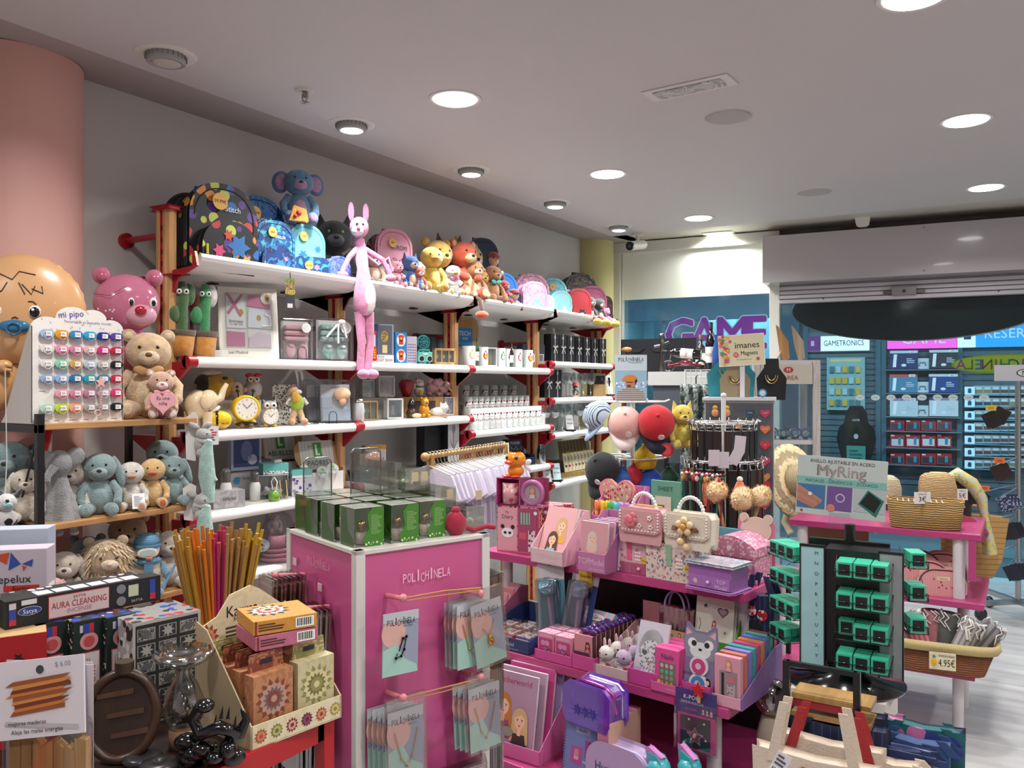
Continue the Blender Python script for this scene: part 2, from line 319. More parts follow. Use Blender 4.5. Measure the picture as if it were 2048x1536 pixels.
p=az(610,183,CE);t=thing('fire_sprinkler','small fire sprinkler head under the ceiling before the wall','sprinkler',p,0)
m=MB();m.lathe([(.012,-.006),(.04,-.004),(.042,0)],'c9c5c0');m.build('rose',t);m=MB();m.cyl((0,0,-.03),(0,0,0),.008,'b0aca6|m');m.tube([(-.014,0,-.01),(-.016,0,-.035),(0,0,-.048),(.016,0,-.035),(.014,0,-.01)],.003,'b0aca6|m')
for q in range(10):a=q*PI/5;m.tube([(0,0,-.05),(.02*math.cos(a),.02*math.sin(a),-.052)],.003,'b0aca6|m',5)
m.build('sprinkler_head',t)
p=az(1275,470,CE);t=thing('security_camera','white bullet security camera under the ceiling near the yellow pillar','camera',p,fc(p)-.5)
m=MB();m.cyl((0,0,-.012),(0,0,0),.05,'d8d6d0|s');m.tube([(0,0,-.01),(0,0,-.05),(0,-.02,-.08)],.014,'d8d6d0|s');m.build('bracket',t)
m=MB();m.cyl((0,.1,-.075),(0,-.12,-.115),.038,'e4e2dc|s',n=24);m.build('housing',t);m=MB();m.cyl((0,-.118,-.1145),(0,-.135,-.118),.036,'14161a|g',n=24);m.cyl((0,-.134,-.118),(0,-.138,-.119),.014,'303848|g');m.build('lens',t)
for i,(px,py) in enumerate(((1290,487),(1437,468))):
 p=az(px,py,CE+.06);t=thing('strip_light','small rectangular recessed light %s' % ('behind the security camera' if i == 0 else 'in the strip before the grey shutter housing'),'ceiling light',p,FA,'rectangular recessed lights')
 m=MB();m.bx(-.13,.13,-.08,.08,-.008,0,'cfcdc4');m.build('rim',t);m=MB();m.bx(-.10,.10,-.055,.055,-.012,-.007,'fbffe8|e|7');m.build('diffuser',t)
 area('strip_lamp',(p.x,p.y,CE+.03),.2,15,(1,1,.9),'RECTANGLE',sy=.12)
p=az(1725,437,CE+.06)+Vector((0,0,-.05));m=MB();m.prism([(-.05,.05),(.05,.05),(.04,-.005),(.025,-.015),(-.025,-.015),(-.04,-.005)],-.02,.03,'e0ddd6|s');one('motion_detector','small white motion detector above the grey shutter housing','detector',m,p,FA,bev=.006)
# ================================================================ the mall outside
m=MB();m.bx(-5,12,.13,12,-.1,-.005,'3a5560|s');m.bx(-5,12,1.5,2.0,-.004,0,'3a6470|s');m.bx(-5,12,.05,.6,-.1,-.003,'a9bcc6|s');o=front('floor_mall',m)
m=MB();m.bx(-5,12,.13,12,3.6,3.7,'9fc2cc');front('ceiling_mall',m)
m=MB();m.bx(-5,12,8.9,9,0,3.6,'a4d0da');m.bx(-2.6,-2.5,.2,9,0,3.6,'a4d0da');m.bx(8.5,8.6,.2,9,0,3.6,'41606c');front('wall_mall',m)  # light cyan wall colour stands for the cyan-lit corridor
FN_=4.6
def fs(px,n=FN_):return fr(px,770,n)[0]
def fz(px,py,n=FN_):return fr(px,py,n)[1]
zf0,zf1=fz(1400,641),fz(1400,600)
m=MB();m.bx(-2,fs(1600),FN_,FN_+.15,zf0,3.6,'628499');m.bx(fs(1310),fs(1326),FN_-.05,FN_+.1,0,zf0,'4a7488');m.bx(fs(1549),fs(1600),FN_-.05,FN_+.1,0,3.6,'33586a');m.bx(fs(1326),fs(1560),FN_+.0,FN_+.06,0,.5,'33586a')
m.bx(fs(1326),fs(1560),7.0,7.1,0,3.6,'86aebc');m.bx(fs(1345),fs(1560),FN_+.6,FN_+.65,0,1.6,'25363f')
o=front('wall_opposite',m)
m=MB();m.bx(fs(1600),8.4,FN_,FN_+.15,0,3.6,'4c606a|s')
for px in (1612,1757,1768,1919):m.bx(fs(px)-.03,fs(px)+.03,FN_-.06,FN_,0,3.1,'4a6c79|s')
z=.3
while z < 2.3:m.bx(fs(1600),8.4,FN_-.012,FN_,z,z+.055,'566a73|s');z += .075
o=front('wall_slatted',m)
m=MB();m.bx(fs(1326),fs(1549),FN_-.01,FN_,.5,zf0,'dceef4|t|.06');front('window_3',m)
# display window letters
def fthing(name,label,cat,mb,px,py,n=FN_,grp=None,bev=0):
 s_,z_=fr(px,py,n);o=mb.build(name,None,FO+FU*s_+FN*n+Vector((0,0,z_)),FA,bev);return tag(o,label,cat,grp)
UP=mp(C0+ray(1800,800)*((FO.dot(FN)+FN_)/ray(1800,800).dot(FN)));UP2=mp(C0+ray(1430,700)*((FO.dot(FN)+FN_)/ray(1430,700).dot(FN)))
m=MB()
for i,ch in enumerate('GAME'):
 x=(-68,-20,32,76)[i]*UP2*1.06
 for q in range(8):a=q*PI/4;m.tx(ch,x+.03*math.cos(a),.03*math.sin(a),64*UP2,-.02-.0004*q,'e0e6f0');m.tx(ch,x+.014*math.cos(a),.014*math.sin(a),64*UP2,-.03-.0004*q,'a02a9c')
 m.tx(ch,x,0,64*UP2,-.035,'a02a9c')
fthing('shop_lettering','big purple white-edged GAME letters on the window of the shop opposite','sign',m,1431,668)
def fbox(px0,px1,py0,py1,d=.1,mt='ffffff',n=FN_-.02):return None
def card(w,h,d,c):m=MB();m.bx(-w/2,w/2,-d,0,0,h,c);return m
# three header signs
w=(1727-1625)*UP2;m=card(w*1.05,.2,.06,'d8eef2|e|.9');m.bx(-w*.53,-w*.3,-.065,-.06,0,.2,'7a3a86');m.tx('GAMETRONICS',.07,.105,.075,-.067,'23343c',w*.68);m.rec(-w*.47,-w*.41,.07,.14,-.068,'d8b8e0')
fthing('header_sign','white GAMETRONICS header sign with a purple block on the shop opposite','sign',m,1677,704)
w=130*UP;m=card(w,.24,.06,'e050b8|e|1.2');m.tx('GAME',0,.13,.14,-.065,'ffffff',w*.6);fthing('header_sign','bright pink header sign under the black oval on the shop opposite','sign',m,1847,699)
w=160*UP;m=card(w,.3,.06,'1c86c8|e|1.1');m.bx(-w/2,-w/2+.2,-.063,-.06,0,.3,'c8e6f2|e|1');m.rec(-w/2+.07,-w/2+.15,.1,.2,-.066,'1f3d66');m.tx('RESERVA',.1,.17,.12,-.066,'f4faff',w*.7)
fthing('header_sign','blue RESERVA header sign with white lettering on the shop opposite','sign',m,2010,696)
# consoles, pads, red boxes
def cons(c,band):
 m=MB();w,h=50*UP,36*UP;m.bx(-w/2,w/2,-.1,0,0,h,c);m.rec(-w/2,w/2,h*.86,h,-.101,band);m.rec(w*.2,w*.42,h*.86,h,-.102,'f4f4f4');m.tx('499',w*.31,h*.92,h*.09,-.103,'303050')
 m.flat([(-w*.4,h*.1),(-w*.28,h*.1),(-w*.24,h*.8),(-w*.36,h*.8)],-.102,'f2f4f8');m.dsc(w*.0,h*.2,.03,-.102,'e8ecf2',.018);m.lines(w*.1,w*.4,h*.3,h*.6,3,-.102,'c8d0e0');return m
CB=[(1808,740,'2c3a6a','d0d8e0','blue','top row'),(1887,739,'3a3a44','d0d8e0','charcoal','top row'),(1807,787,'4a86a8','c85a50','beach picture','middle row'),(1886,787,'24488a','d0d8e0','bright blue','middle row'),(1808,834,'c8d4e0','6a4a8a','white','bottom row beside the chair'),(1887,834,'d2dae4','5a3a7a','white','bottom row beside the card wall')]
for i,(px,py,c,bnd,cn,row) in enumerate(CB):
 mm=cons(c,bnd)
 if i > 3:mm.tx('PLAN RENOVE',0,36*UP*.93,.022,-.105,'f0e8f8',.26)
 fthing('console_box','%s game console carton, %s of the opposite shop display' % (cn,row),'console box',mm,px,py,FN_-.02,'console cartons in the shop opposite')
for i,(px,py) in enumerate(((1845,740),(1845,787),(1844,834))):
 w,h=23*UP,21*UP;m=MB();m.bx(-w/2,w/2,-.08,0,0,h,'c9d3da');m.tube([(-w*.25,-.085,h*.3),(-w*.2,-.085,h*.6),(w*.2,-.085,h*.6),(w*.25,-.085,h*.3)],.009,'7c8c9c',6)
 fthing('controller_box','small pale controller box between consoles, %s row' % ('top','middle','bottom')[i],'box',m,px,py,FN_-.02,'controller boxes in the shop opposite')
for r,(py,nm) in enumerate(((863,'upper'),(896,'middle'),(930,'lower'))):
 for j in range(4):
  w,h=26*UP,(22,27,22)[r]*UP;m=MB();m.bx(-w/2,w/2,-.08,0,0,h,'a8283c');m.rec(-w*.4,w*.4,h*.12,h*.62,-.081,('3c4450','d8dce0','30343c')[r]);m.rec(w*.05,w*.25,h*.2,h*.75,-.082,'3a90b0');m.rec(-w*.45,-w*.2,h*.8,h*.92,-.082,'f0e0e0')
  fthing('red_console_box','red handheld console box, %s of four in the %s red row' % (ORD[j],nm),'console box',m,1795+j*31,py,FN_-.02,'red console boxes in the shop opposite')
m=MB()
for py in (741,788,835,864,897,931):zz=fz(1845,py)-fz(1845,931);m.bx(-66*UP,66*UP,-.14,0,zz-.012,zz,'6e8894|s')
fthing('display_shelf','grey slatwall shelves under the console cartons opposite','shelf',m,1845,931)
for r in range(7):
 m=MB();m.bx(-.02,90*UP,-.12,0,-.012,0,'6fa0b8|s');m.bx(-.02,.09,-.121,-.12,-.0,.1,'b8dcec|e|.5');m.dsc(.035,.06,.02,-.124,'2a5a86');m.rec(.015,.055,.02,.055,-.124,'2a5a86')
 fthing('display_shelf','blue-edged shelf of small game cases, %s from the top opposite' % ORD[r],'shelf',m,1932,791+r*24.3,FN_,'blue-edged shelves opposite')
 for j in range(6):
  m=MB();w=15.5*UP;m.bx(-w/2,w/2,-.07,0,0,17*UP,'9db0b8');m.rec(-w*.4,w*.4,.02,9*UP,-.071,random.Random(r*7+j//2).choice(['4a5a52','5c5048','3c4c5c','8a8a5a','74444a']));m.rec(-w*.3,w*.3,10*UP,14*UP,-.071,'d8e0e4')
  fthing('game_case','small game case, %s on the %s blue-edged shelf opposite' % (ORD[j],ORD[r]),'game case',m,1957+j*17,791+r*24.3,FN_-.02,'game cases in the shop opposite')
m=MB();w,h=66*UP2,98*UP2;m.bx(-w/2,w/2,-.05,0,0,h,'8fb4ba|s');m.rec(-w*.4,w*.4,h*.92,h*.97,-.051,'d8c87a')
for r in range(4):
 for j in range(5):m.bx((-.42+j*.17)*w,(-.30+j*.17)*w,-.07,-.05,h*(.08+r*.21),h*(.2+r*.21),random.Random(r*5+j).choice(['c8b44a','4a7a7a','a8c8cc','d0a83a']))
fthing('card_board','pale board of small yellow and teal hanging packs opposite','display board',m,1692,822,FN_-.02)
t=thing('gaming_chair','black winged gaming chair with a teal paper on its seat opposite','chair',FO+FU*fr(1712,930,4.1)[0]+FN*4.1,FA);t.scale=(.8,.8,.95)
m=MB();m.prism([(-.16,.55),(-.22,.75),(-.27,.95),(-.24,1.08),(-.16,1.15),(-.13,1.3),(-.08,1.37),(.08,1.37),(.13,1.3),(.16,1.15),(.24,1.08),(.27,.95),(.22,.75),(.16,.55)],0,.1,'15191e|s');m.tx('GAME',0,1.2,.03,-.002,'c8d0d4');m.dsc(0,.98,.035,-.002,'a8b4b8');m.build('backrest',t,bev=.02)
m=MB();m.bx(-.26,.26,-.45,.05,.42,.53,'15191e|s');m.build('seat',t,bev=.03)
for a in (-1,1):m=MB();m.bx(a*.3-.03,a*.3+.03,-.3,0,.62,.66,'1c2026');m.bx(a*.3-.015,a*.3+.015,-.15,-.1,.45,.63,'1c2026');m.build('armrest',t)
m=MB();m.cyl((0,-.2,.1),(0,-.2,.43),.03,'202428');
for q in range(5):a=q*2*PI/5;m.tube([(0,-.2,.12),(.3*math.cos(a),-.2+.3*math.sin(a),.06)],.02,'202428')
m.build('star_base',t)
m=MB();m.bx(-.11,.11,-.01,.0,0,.32,'3f8a7e');m.lines(-.08,.08,.05,.28,5,-.012,'1d5a54');one('paper_sign','teal paper sign leaning on the gaming chair seat','paper',m,FO+FU*fr(1715,930,3.9)[0]+FN*3.95+Vector((-.02,0,.5)),FA)
# tall dark kiosk beyond the display window
m=MB();m.bx(0,.5,0,.4,0,.9,'2b4c58');m.bx(0,.5,.1,.35,.9,1.6,'35606c|s');fthing('kiosk','tall dark cash machine beyond the display window at far left','kiosk',m,1262,900,3.2)
bpy.data.objects['kiosk'].location.z=0
# ================================================================ builders
def plush(name,label,loc,rz,h,c,c2='efe6da|f',ears='round',grp=None,beak=None,c3=None,nose='2a2020',bow=None,wide=1,arms='down',tag_=False,cat='plush toy',legs=1,jit=.035,eyes='15100e|g'):
 t=thing(name,label,cat,loc,rz,grp);c3=c3 or c;H=h;W=wide
 m=MB();m.ell((0,0,.27*H),(.2*H*W,.17*H,.27*H),c,n=18,jit=jit*.5);m.ell((0,-.05*H,.27*H),(.15*H*W,.135*H,.2*H),c2,n=14);m.build('body',t)
 m=MB();hz=.70*H;m.ell((0,-.03*H,hz),(.23*H,.2*H,.21*H),c,n=20,jit=jit*.4)
 hd=m.build('head',t)
 if not beak:m=MB();m.ell((0,-.19*H,hz-.06*H),(.11*H,.085*H,.08*H),c2,n=12);m.build('muzzle',hd)
 m=MB()
 if beak:m.ell((0,-.24*H,hz-.04*H),(.085*H,.09*H,.035*H),beak,n=12);m.ell((0,-.22*H,hz-.075*H),(.06*H,.06*H,.025*H),beak,n=10);m.build('beak',hd)
 else:m.ell((0,-.268*H,hz-.035*H),(.035*H,.02*H,.025*H),nose,n=8);m.build('nose',hd)
 for a in (-1,1):
  m=MB();m.ell((a*.085*H,-.205*H,hz+.045*H),.02*H,eyes,n=8);m.build('eye',hd)
  m=MB()
  if ears == 'round':m.ell((a*.19*H,0,hz+.17*H),(.075*H,.045*H,.075*H),c3,n=12);m.ell((a*.19*H,-.03*H,hz+.17*H),(.045*H,.025*H,.045*H),c2,n=8)
  elif ears == 'long':m.ell((a*.25*H,-.01*H,hz-.08*H),(.065*H,.05*H,.25*H),c3,rot=(0,a*R_(-16),0),n=12)
  elif ears == 'up':m.ell((a*.1*H,.02*H,hz+.33*H),(.055*H,.03*H,.2*H),c3,rot=(0,a*R_(14),0),n=12);m.ell((a*.1*H,-.005*H,hz+.33*H),(.03*H,.02*H,.15*H),c2,rot=(0,a*R_(14),0),n=8)
  elif ears == 'big':m.ell((a*.27*H,.03*H,hz-.0*H),(.14*H,.03*H,.18*H),c3,rot=(0,a*R_(-12),0),n=14);m.ell((a*.27*H,.005*H,hz),(.1*H,.02*H,.13*H),c2,rot=(0,a*R_(-12),0),n=10)
  elif ears == 'cat':m.tube([(a*.14*H,0,hz+.1*H),(a*.18*H,0,hz+.3*H)],[.08*H,.006*H],c3,8)
  elif ears == 'side':m.ell((a*.24*H,0,hz+.04*H),(.1*H,.04*H,.05*H),c3,rot=(0,a*R_(20),0),n=10)
  if ears != 'none':m.build('ear',hd)
  m=MB();P={'down':[(a*.15*H*W,-.02*H,.47*H),(a*.25*H*W,-.08*H,.33*H),(a*.24*H*W,-.16*H,.2*H)],'fwd':[(a*.15*H*W,-.03*H,.46*H),(a*.21*H*W,-.16*H,.38*H),(a*.12*H,-.24*H,.33*H)]}[arms]
  m.tube(P,[.065*H,.06*H,.055*H],c,12);m.ell(P[2],.062*H,c,n=10);m.build('arm',t)
  m=MB();m.tube([(a*.12*H*W,-.05*H,.1*H),(a*.17*H*W,-.26*H*legs,.085*H)],[.09*H,.078*H],c,12);m.ell((a*.175*H*W,-.3*H*legs,.1*H),(.085*H,.06*H,.1*H),c,n=12);m.ell((a*.175*H*W,-.345*H*legs,.1*H),(.055*H,.02*H,.068*H),beak or c2,n=10);m.build('leg',t)
 if bow:m=MB();m.ell((-.07*H,-.18*H,.5*H),(.08*H,.03*H,.05*H),bow,rot=(0,.3,0));m.ell((.07*H,-.18*H,.5*H),(.08*H,.03*H,.05*H),bow,rot=(0,-.3,0));m.ell((0,-.19*H,.5*H),.025*H,bow);m.build('bow',t)
 if tag_:m=MB();m.T=Tm((.12*H,-.3*H,.2*H),.2,-.2);m.rec(-.11*H,.11*H,-.14*H,.14*H,0,'f0f0ee');m.bx(-.11*H,.11*H,.001,.003,-.14*H,.14*H,'f0f0ee');m.lines(-.08*H,.08*H,-.1*H,.1*H,7,-.001,'9aa2a8');m.build('paper_tag',t)
 return t
def arch(w,h,r,n=10,b=.02):                    # outline with rounded top
 P=[(-w/2+b,0),(w/2-b,0),(w/2,b)]
 for i in range(n+1):a=PI/2*i/n;P.append((w/2-r+r*math.cos(a),h-r+r*math.sin(a)))
 for i in range(n+1):a=PI/2*i/n;P.append((-w/2+r-r*math.sin(a),h-r+r*math.cos(a)))
 return P+[(-w/2,b)]
def backpack(name,label,loc,rz,w,h,d,c,pc=None,side=None,trim='20242c',price=None,word=None,wc='f2f2f2',grp=None,tilt=0,motif=None,cat='backpack',pull='d8c63a',handle=True):
 rz=fc(loc)+R_(34);t=thing(name,label,cat,loc,rz,grp);t.rotation_euler[0]=tilt;r=w*.42;pc=pc or c;side=side or c
 m=MB();m.prism(arch(w*.94,h*.96,r*.9),-d*.35,d*.5,side);m.prism(arch(w,h,r),-d*.5,-d*.3,c);m.build('shell',t,bev=w*.06,seg=3)
 m=MB()
 for yy in (-d*.3,d*.1):m.tube([(x*1.005,yy,z*1.004) for x,z in arch(w*.985,h*.985,r)[2:-1]],w*.012,trim,6)
 m.tube([(x*1.0,-d*.5,z) for x,z in arch(w*.97,h*.98,r)[2:-1]],w*.01,trim,6);m.build('zip',t)
 m=MB();pw,ph=w*.84,h*.56;m.prism(arch(pw,ph,pw*.42),-d*.72,-d*.48,pc)
 if motif:motif(m,w,h,-d*.73)
 fp=m.build('front_pocket',t,bev=w*.04,seg=3)
 m=MB();m.tube([(x,-d*.7,z) for x,z in arch(pw*1.0,ph*1.0,pw*.42)[2:-1]],w*.012,trim,6);m.build('pocket_zip',fp)
 m=MB();m.cyl((-pw*.46,-d*.72,ph*.5),(-pw*.48,-d*.76,ph*.28),w*.018,pull+'|g');m.build('zip_pull',fp)
 if handle:m=MB();m.tube([(-w*.13,d*.25,h*.93),(-w*.11,d*.25,h*1.05),(w*.11,d*.25,h*1.05),(w*.13,d*.25,h*.93)],w*.03,trim,8);m.build('handle',t)
 if word:m=MB();m.tx(word,w*.12,h*.76,h*.07,-d*.53,wc,w*.5);m.build('lettering',t)
 if price:m=MB();m.T=Tm((-w*.12,-d*.6,h*.82));m.prism([(w*.12*math.cos(a*PI/12),w*.12*math.sin(a*PI/12)) for a in range(24)],0,.003,'e8b860');m.tx(price,0,0,w*.05,-.001,'3a2a10',w*.2);m.build('price_sticker',t)
 return t
def carton(name,label,cat,loc,rz,w,d,h,c,side=None,top=None,draw=None,grp=None,bev=.0015,tilt=0,word=None,wc='222222',wh=None,wz=.8):
 m=MB();m.bx(-w/2,w/2,0,d,0,h,c)
 if side:m.bx(-w/2-.0006,-w/2,.001,d-.001,.001,h-.001,side);m.bx(w/2,w/2+.0006,.001,d-.001,.001,h-.001,side)
 if top:m.bx(-w/2+.001,w/2-.001,.001,d-.001,h,h+.0006,top)
 if word:m.tx(word,0,h*wz,wh or h*.1,-.002,wc,w*.85)
 if draw:draw(m,w,h)
 return one(name,label,cat,m,loc,rz,grp,bev,rx=tilt)
def girl(m,x,z,s,y,hair,skin='e8b89a',top='d890b0',wink=False):
 m.dsc(x,z-.1*s,.62*s,y,hair,.8*s);m.flat([(x-.6*s,z-.1*s),(x+.6*s,z-.1*s),(x+.75*s,z-1.5*s),(x-.75*s,z-1.5*s)],y-.0001,hair)
 m.flat([(x-.6*s,z-1.7*s),(x-.45*s,z-.95*s),(x+.45*s,z-.95*s),(x+.6*s,z-1.7*s)],y-.0003,top);m.flat([(x-.13*s,z-1.05*s),(x-.13*s,z-.4*s),(x+.13*s,z-.4*s),(x+.13*s,z-1.05*s)],y-.0005,skin)
 m.dsc(x,z-.12*s,.42*s,y-.0007,skin,.55*s);m.flat([(x-.44*s,z+.02*s),(x-.3*s,z+.5*s),(x+.3*s,z+.5*s),(x+.44*s,z+.02*s),(x+.1*s,z+.3*s)],y-.0009,hair)
 for a in (-1,1):m.dsc(x+a*.18*s,z-.1*s,.095*s,y-.0011,'f8f4f0',.06*s);m.dsc(x+a*.18*s,z-.1*s,.055*s,y-.0013,'3a5a6a');m.rec(x+a*.18*s-.1*s,x+a*.18*s+.1*s,z-.04*s,z-.02*s,y-.0014,'241814')
 m.dsc(x,z-.42*s,.1*s,y-.0011,'c04a5a',.045*s);m.dsc(x,z-.27*s,.03*s,y-.0011,'c88a70',.02*s)
def goblet(name,label,loc,h,r,grp=None,cat='glass',full=None):
 t=thing(name,label,cat,loc,0,grp);m=MB();m.lathe([(r*.75,0),(r*.7,.003),(.006,.006),(.005,h*.5)],'e8eef0|t|.12',n=20);m.build('foot',t)
 m=MB();m.lathe([(.005,h*.5),(r*.7,h*.58),(r,h*.72),(r*.98,h*.85),(r*.86,h)],'e8eef0|t|.15',n=20);m.build('bowl',t)
 if full:m=MB();m.lathe([(.004,h*.52),(r*.6,h*.59),(r*.85,h*.72),(0,h*.73)],full,n=16);m.build('filling',t)
 return t
def mug(name,label,loc,rz,r,h,c,draw=None,grp=None,cat='mug',handle=True):
 t=thing(name,label,cat,loc,rz,grp);m=MB();m.lathe([(0,0),(r*.94,0),(r,h*.04),(r,h),(r*.92,h),(r*.9,h*.1),(0,h*.08)],c,n=28)
 if draw:
  n0=len(m.v);draw(m,r,h)
  for i in range(n0,len(m.v)):
   x,y,z=m.v[i];q=r*1.004-y;a=x/r;m.v[i]=(q*math.sin(a),-q*math.cos(a),z)
 m.build('cup',t)
 if handle:m=MB();m.tube([(r*.95,0,h*.82),(r*1.5,0,h*.75),(r*1.55,0,h*.4),(r*.95,0,h*.22)],r*.12,c,8);m.build('handle',t)
 return t
def pframe(name,label,loc,rz,w,h,d,fcol,inner,draw=None,grp=None,cat='picture frame',div=0,tilt=0):
 t=thing(name,label,cat,loc,rz,grp);t.rotation_euler[0]=tilt;b=w*.09;m=MB()
 m.bx(-w/2,-w/2+b,0,d,0,h,fcol);m.bx(w/2-b,w/2,0,d,0,h,fcol);m.bx(-w/2,w/2,0,d,0,b,fcol);m.bx(-w/2,w/2,0,d,h-b,h,fcol)
 for i in range(div):x=-w/2+w*(i+1)/(div+1);m.bx(x-b/4,x+b/4,0,d,0,h,fcol)
 m.build('frame',t,bev=.002);m=MB();m.bx(-w/2+b,w/2-b,d*.7,d*.9,b,h-b,inner)
 if draw:draw(m,w,h,d*.69)
 m.build('picture',t);m=MB();m.bx(-w/2+b,w/2-b,d*.12,d*.16,b,h-b,CLR);m.build('glass_pane',t);return t
def bottle(name,label,loc,h,r,c,lab='f0ece4',grp=None,rz=0,cap='1c1c1c',draw=None):
 t=thing(name,label,'bottle',loc,rz,grp);m=MB();m.lathe([(0,0),(r,0),(r,h*.58),(r*.8,h*.68),(r*.35,h*.76),(r*.33,h*.97),(0,h*.97)],c,n=20);m.build('glass_body',t)
 m=MB();m.lathe([(r*1.01,h*.18),(r*1.01,h*.5)],lab,n=20)
 m.tx('ROJA',0,h*.34,h*.06,-r*1.05,'8a2a2a',r*1.4);m.build('label',t);m=MB();m.lathe([(r*.37,h*.86),(r*.38,h),(0,h)],cap,n=14);m.build('cap',t);return t
# ================================================================ wall shelving
PX=-3.11;PYS=[2.222,3.25,4.28,5.315,6.39];WD='cfa06c|w|60,60,3';RED='a01826|s'
for i,y in enumerate(PYS):
 top=2.335 if i == 0 else 2.05
 t=thing('shelf_post',('near end post of the wall shelving, wood and dark red metal, braced to the wall','wood and red post between the baby gift sets and the money boxes','wood and red post between the money boxes and the beer mugs','wood and red post between the beer mugs and the black bow boxes','far end wood and red post beside the yellow pillar')[i],'shelf post',(PX,y,0),0,'wall shelving posts')
 m=MB();m.hpr([(.012,-.026),(.03,-.026),(.045,-.018),(.052,0),(.045,.018),(.03,.026),(.012,.026)],0,top,WD);m.build('front_rail',t,bev=.002)
 m=MB();m.hpr([(-.012,-.026),(-.03,-.026),(-.045,-.018),(-.052,0),(-.045,.018),(-.03,.026),(-.012,.026)],0,top,WD);m.build('rear_rail',t,bev=.002)
 m=MB();m.bx(-.012,.012,-.02,.02,0,top,RED)
 z=.1
 while z < top-.05:m.bx(-.004,.004,-.0215,.0215,z,z+.02,'1c0508');z += .05
 m.build('slotted_strip',t)
 m=MB();m.hpr([(-.058,-.03),(.058,-.03),(.058,.03),(-.058,.03)],top,top+.02,RED);m.build('cap',t,bev=.008)
 for zz in ((2.235,) if i == 0 else (1.9,)):m=MB();m.cyl((-.045,0,zz),(WX-PX+.005,0,zz),.014,RED);m.cyl((WX-PX+.02,0,zz),(WX-PX,0,zz),.034,RED,n=24);m.build('wall_brace',t)
def wall_shelf(bay,z,label,top=False):
 y0,y1=PYS[bay]+.03,PYS[bay+1]-.03;t=thing('wall_shelf',label,'shelf',(0,y0,z),0,'white shelves of the wall shelving');L=y1-y0
 m=MB()
 if top:
  P=[(-3.36,-.012),(-3.02,.0)]+[(-3.02+.10*math.sin(a*PI/14),.072-.072*math.cos(a*PI/14)) for a in range(1,7)];Q=[(x+.012*(i/len(P)),q-.016) for i,(x,q) in enumerate(P)]
  pts=P+Q[::-1];vs=[(x,yy,q) for yy in (0,L) for x,q in pts];n=len(pts);m.add(vs,[(i,(i+1) % n,n+(i+1) % n,n+i) for i in range(n)]+[tuple(range(n)),tuple(range(n,2*n))],'e4e2de|s')
  for a in (.27,.73):m.bx(-3.2,-3.16,L*a-.02,L*a+.02,-.032,-.026,'1a1a1a')
 else:
  m.bx(-3.36,-2.965,0,L,-.022,-.001,'d8d6d2|s');m.tube([(-2.965,0,-.0245),(-2.965,L,-.0245)],.0235,'eceae6|s',16)
 m.build('board',t)
 for k,yy in enumerate((-.03,L+.03)):
  m=MB()
  if top:m.prism([(-3.37,-.03),(-2.93,.0),(-2.93,.05),(-2.915,.06),(-2.9,.0),(-3.02,-.04),(PX+.05,-.105),(PX-.05,-.105)],yy-.006,yy+.006,RED);m.hpr([(-3.36,yy-.03),(-2.99,yy-.03),(-2.99,yy+.03),(-3.36,yy+.03)],-.032,-.026,RED)
  else:m.prism([(-3.37,-.024),(-2.98,-.024),(-2.955,-.05),(PX+.05,-.13),(PX-.05,-.13)],yy-.008,yy+.008,RED)
  s0,s1=(yy-.012,yy+.03) if k == 0 else (yy-.03,yy+.012)
  if not top:m.tube([(-2.962,s0,-.0245),(-2.962,s1,-.0245)],.0265,RED,14);m.bx(-3.0,-2.965,s0,s1,-.05,0.0015,RED)
  m.build('bracket',t)
 if not top and z > 9:pass
 return t
SZ={(0,0):2.09,(1,0):2.09,(2,0):2.09,(3,0):2.09,(0,1):1.717,(0,2):1.40,(0,3):1.052,(0,4):.765,(1,1):1.718,(1,2):1.403,(1,3):1.08,(2,1):1.716,(2,2):1.306,(2,3):1.022,(3,1):1.77,(3,2):1.498,(3,3):1.238,(3,4):.872,(1,4):.70,(0,5):.38,(1,5):.35}
HOLD={(0,0):'top shelf board carrying the dark patterned backpacks',(1,0):'top shelf board carrying the crowd of yellow and orange plush',(2,0):'top shelf board carrying plush and pink backpacks',(3,0):'far top shelf board with the red school bag',(0,1):'white shelf board holding the baby clothes gift sets',(0,2):'white shelf board holding yellow and owl alarm clocks',(0,3):'white shelf board holding acrylic box and open PADRES carton',(0,4):'white shelf board holding the pink tableware set',(0,5):'lowest white board in the near bay, mostly hidden',(1,1):'white shelf board holding money boxes and teal radio',(1,2):'white shelf board holding the ceramic animals',(1,3):'white shelf board with black dish behind the counter stand',(1,4):'low white board hidden behind the counter stand',(1,5):'lowest white board hidden behind the green gift boxes',(2,1):'white shelf board holding the football crest mugs',(2,2):'white shelf board packed with printed white tumblers',(2,3):'white shelf board with navy tray behind the shirt rail',(3,1):'white shelf board holding seven black boxes with bows',(3,2):'white shelf board with balloon glasses and brown gift box',(3,3):'white shelf board with stemmed goblets beside the striped cap',(3,4):'white shelf board with rows of small gold bookmark cards'}
for (b_,r_),z_ in SZ.items():wall_shelf(b_,z_,HOLD[(b_,r_)],r_ == 0)
SP=R_(62)
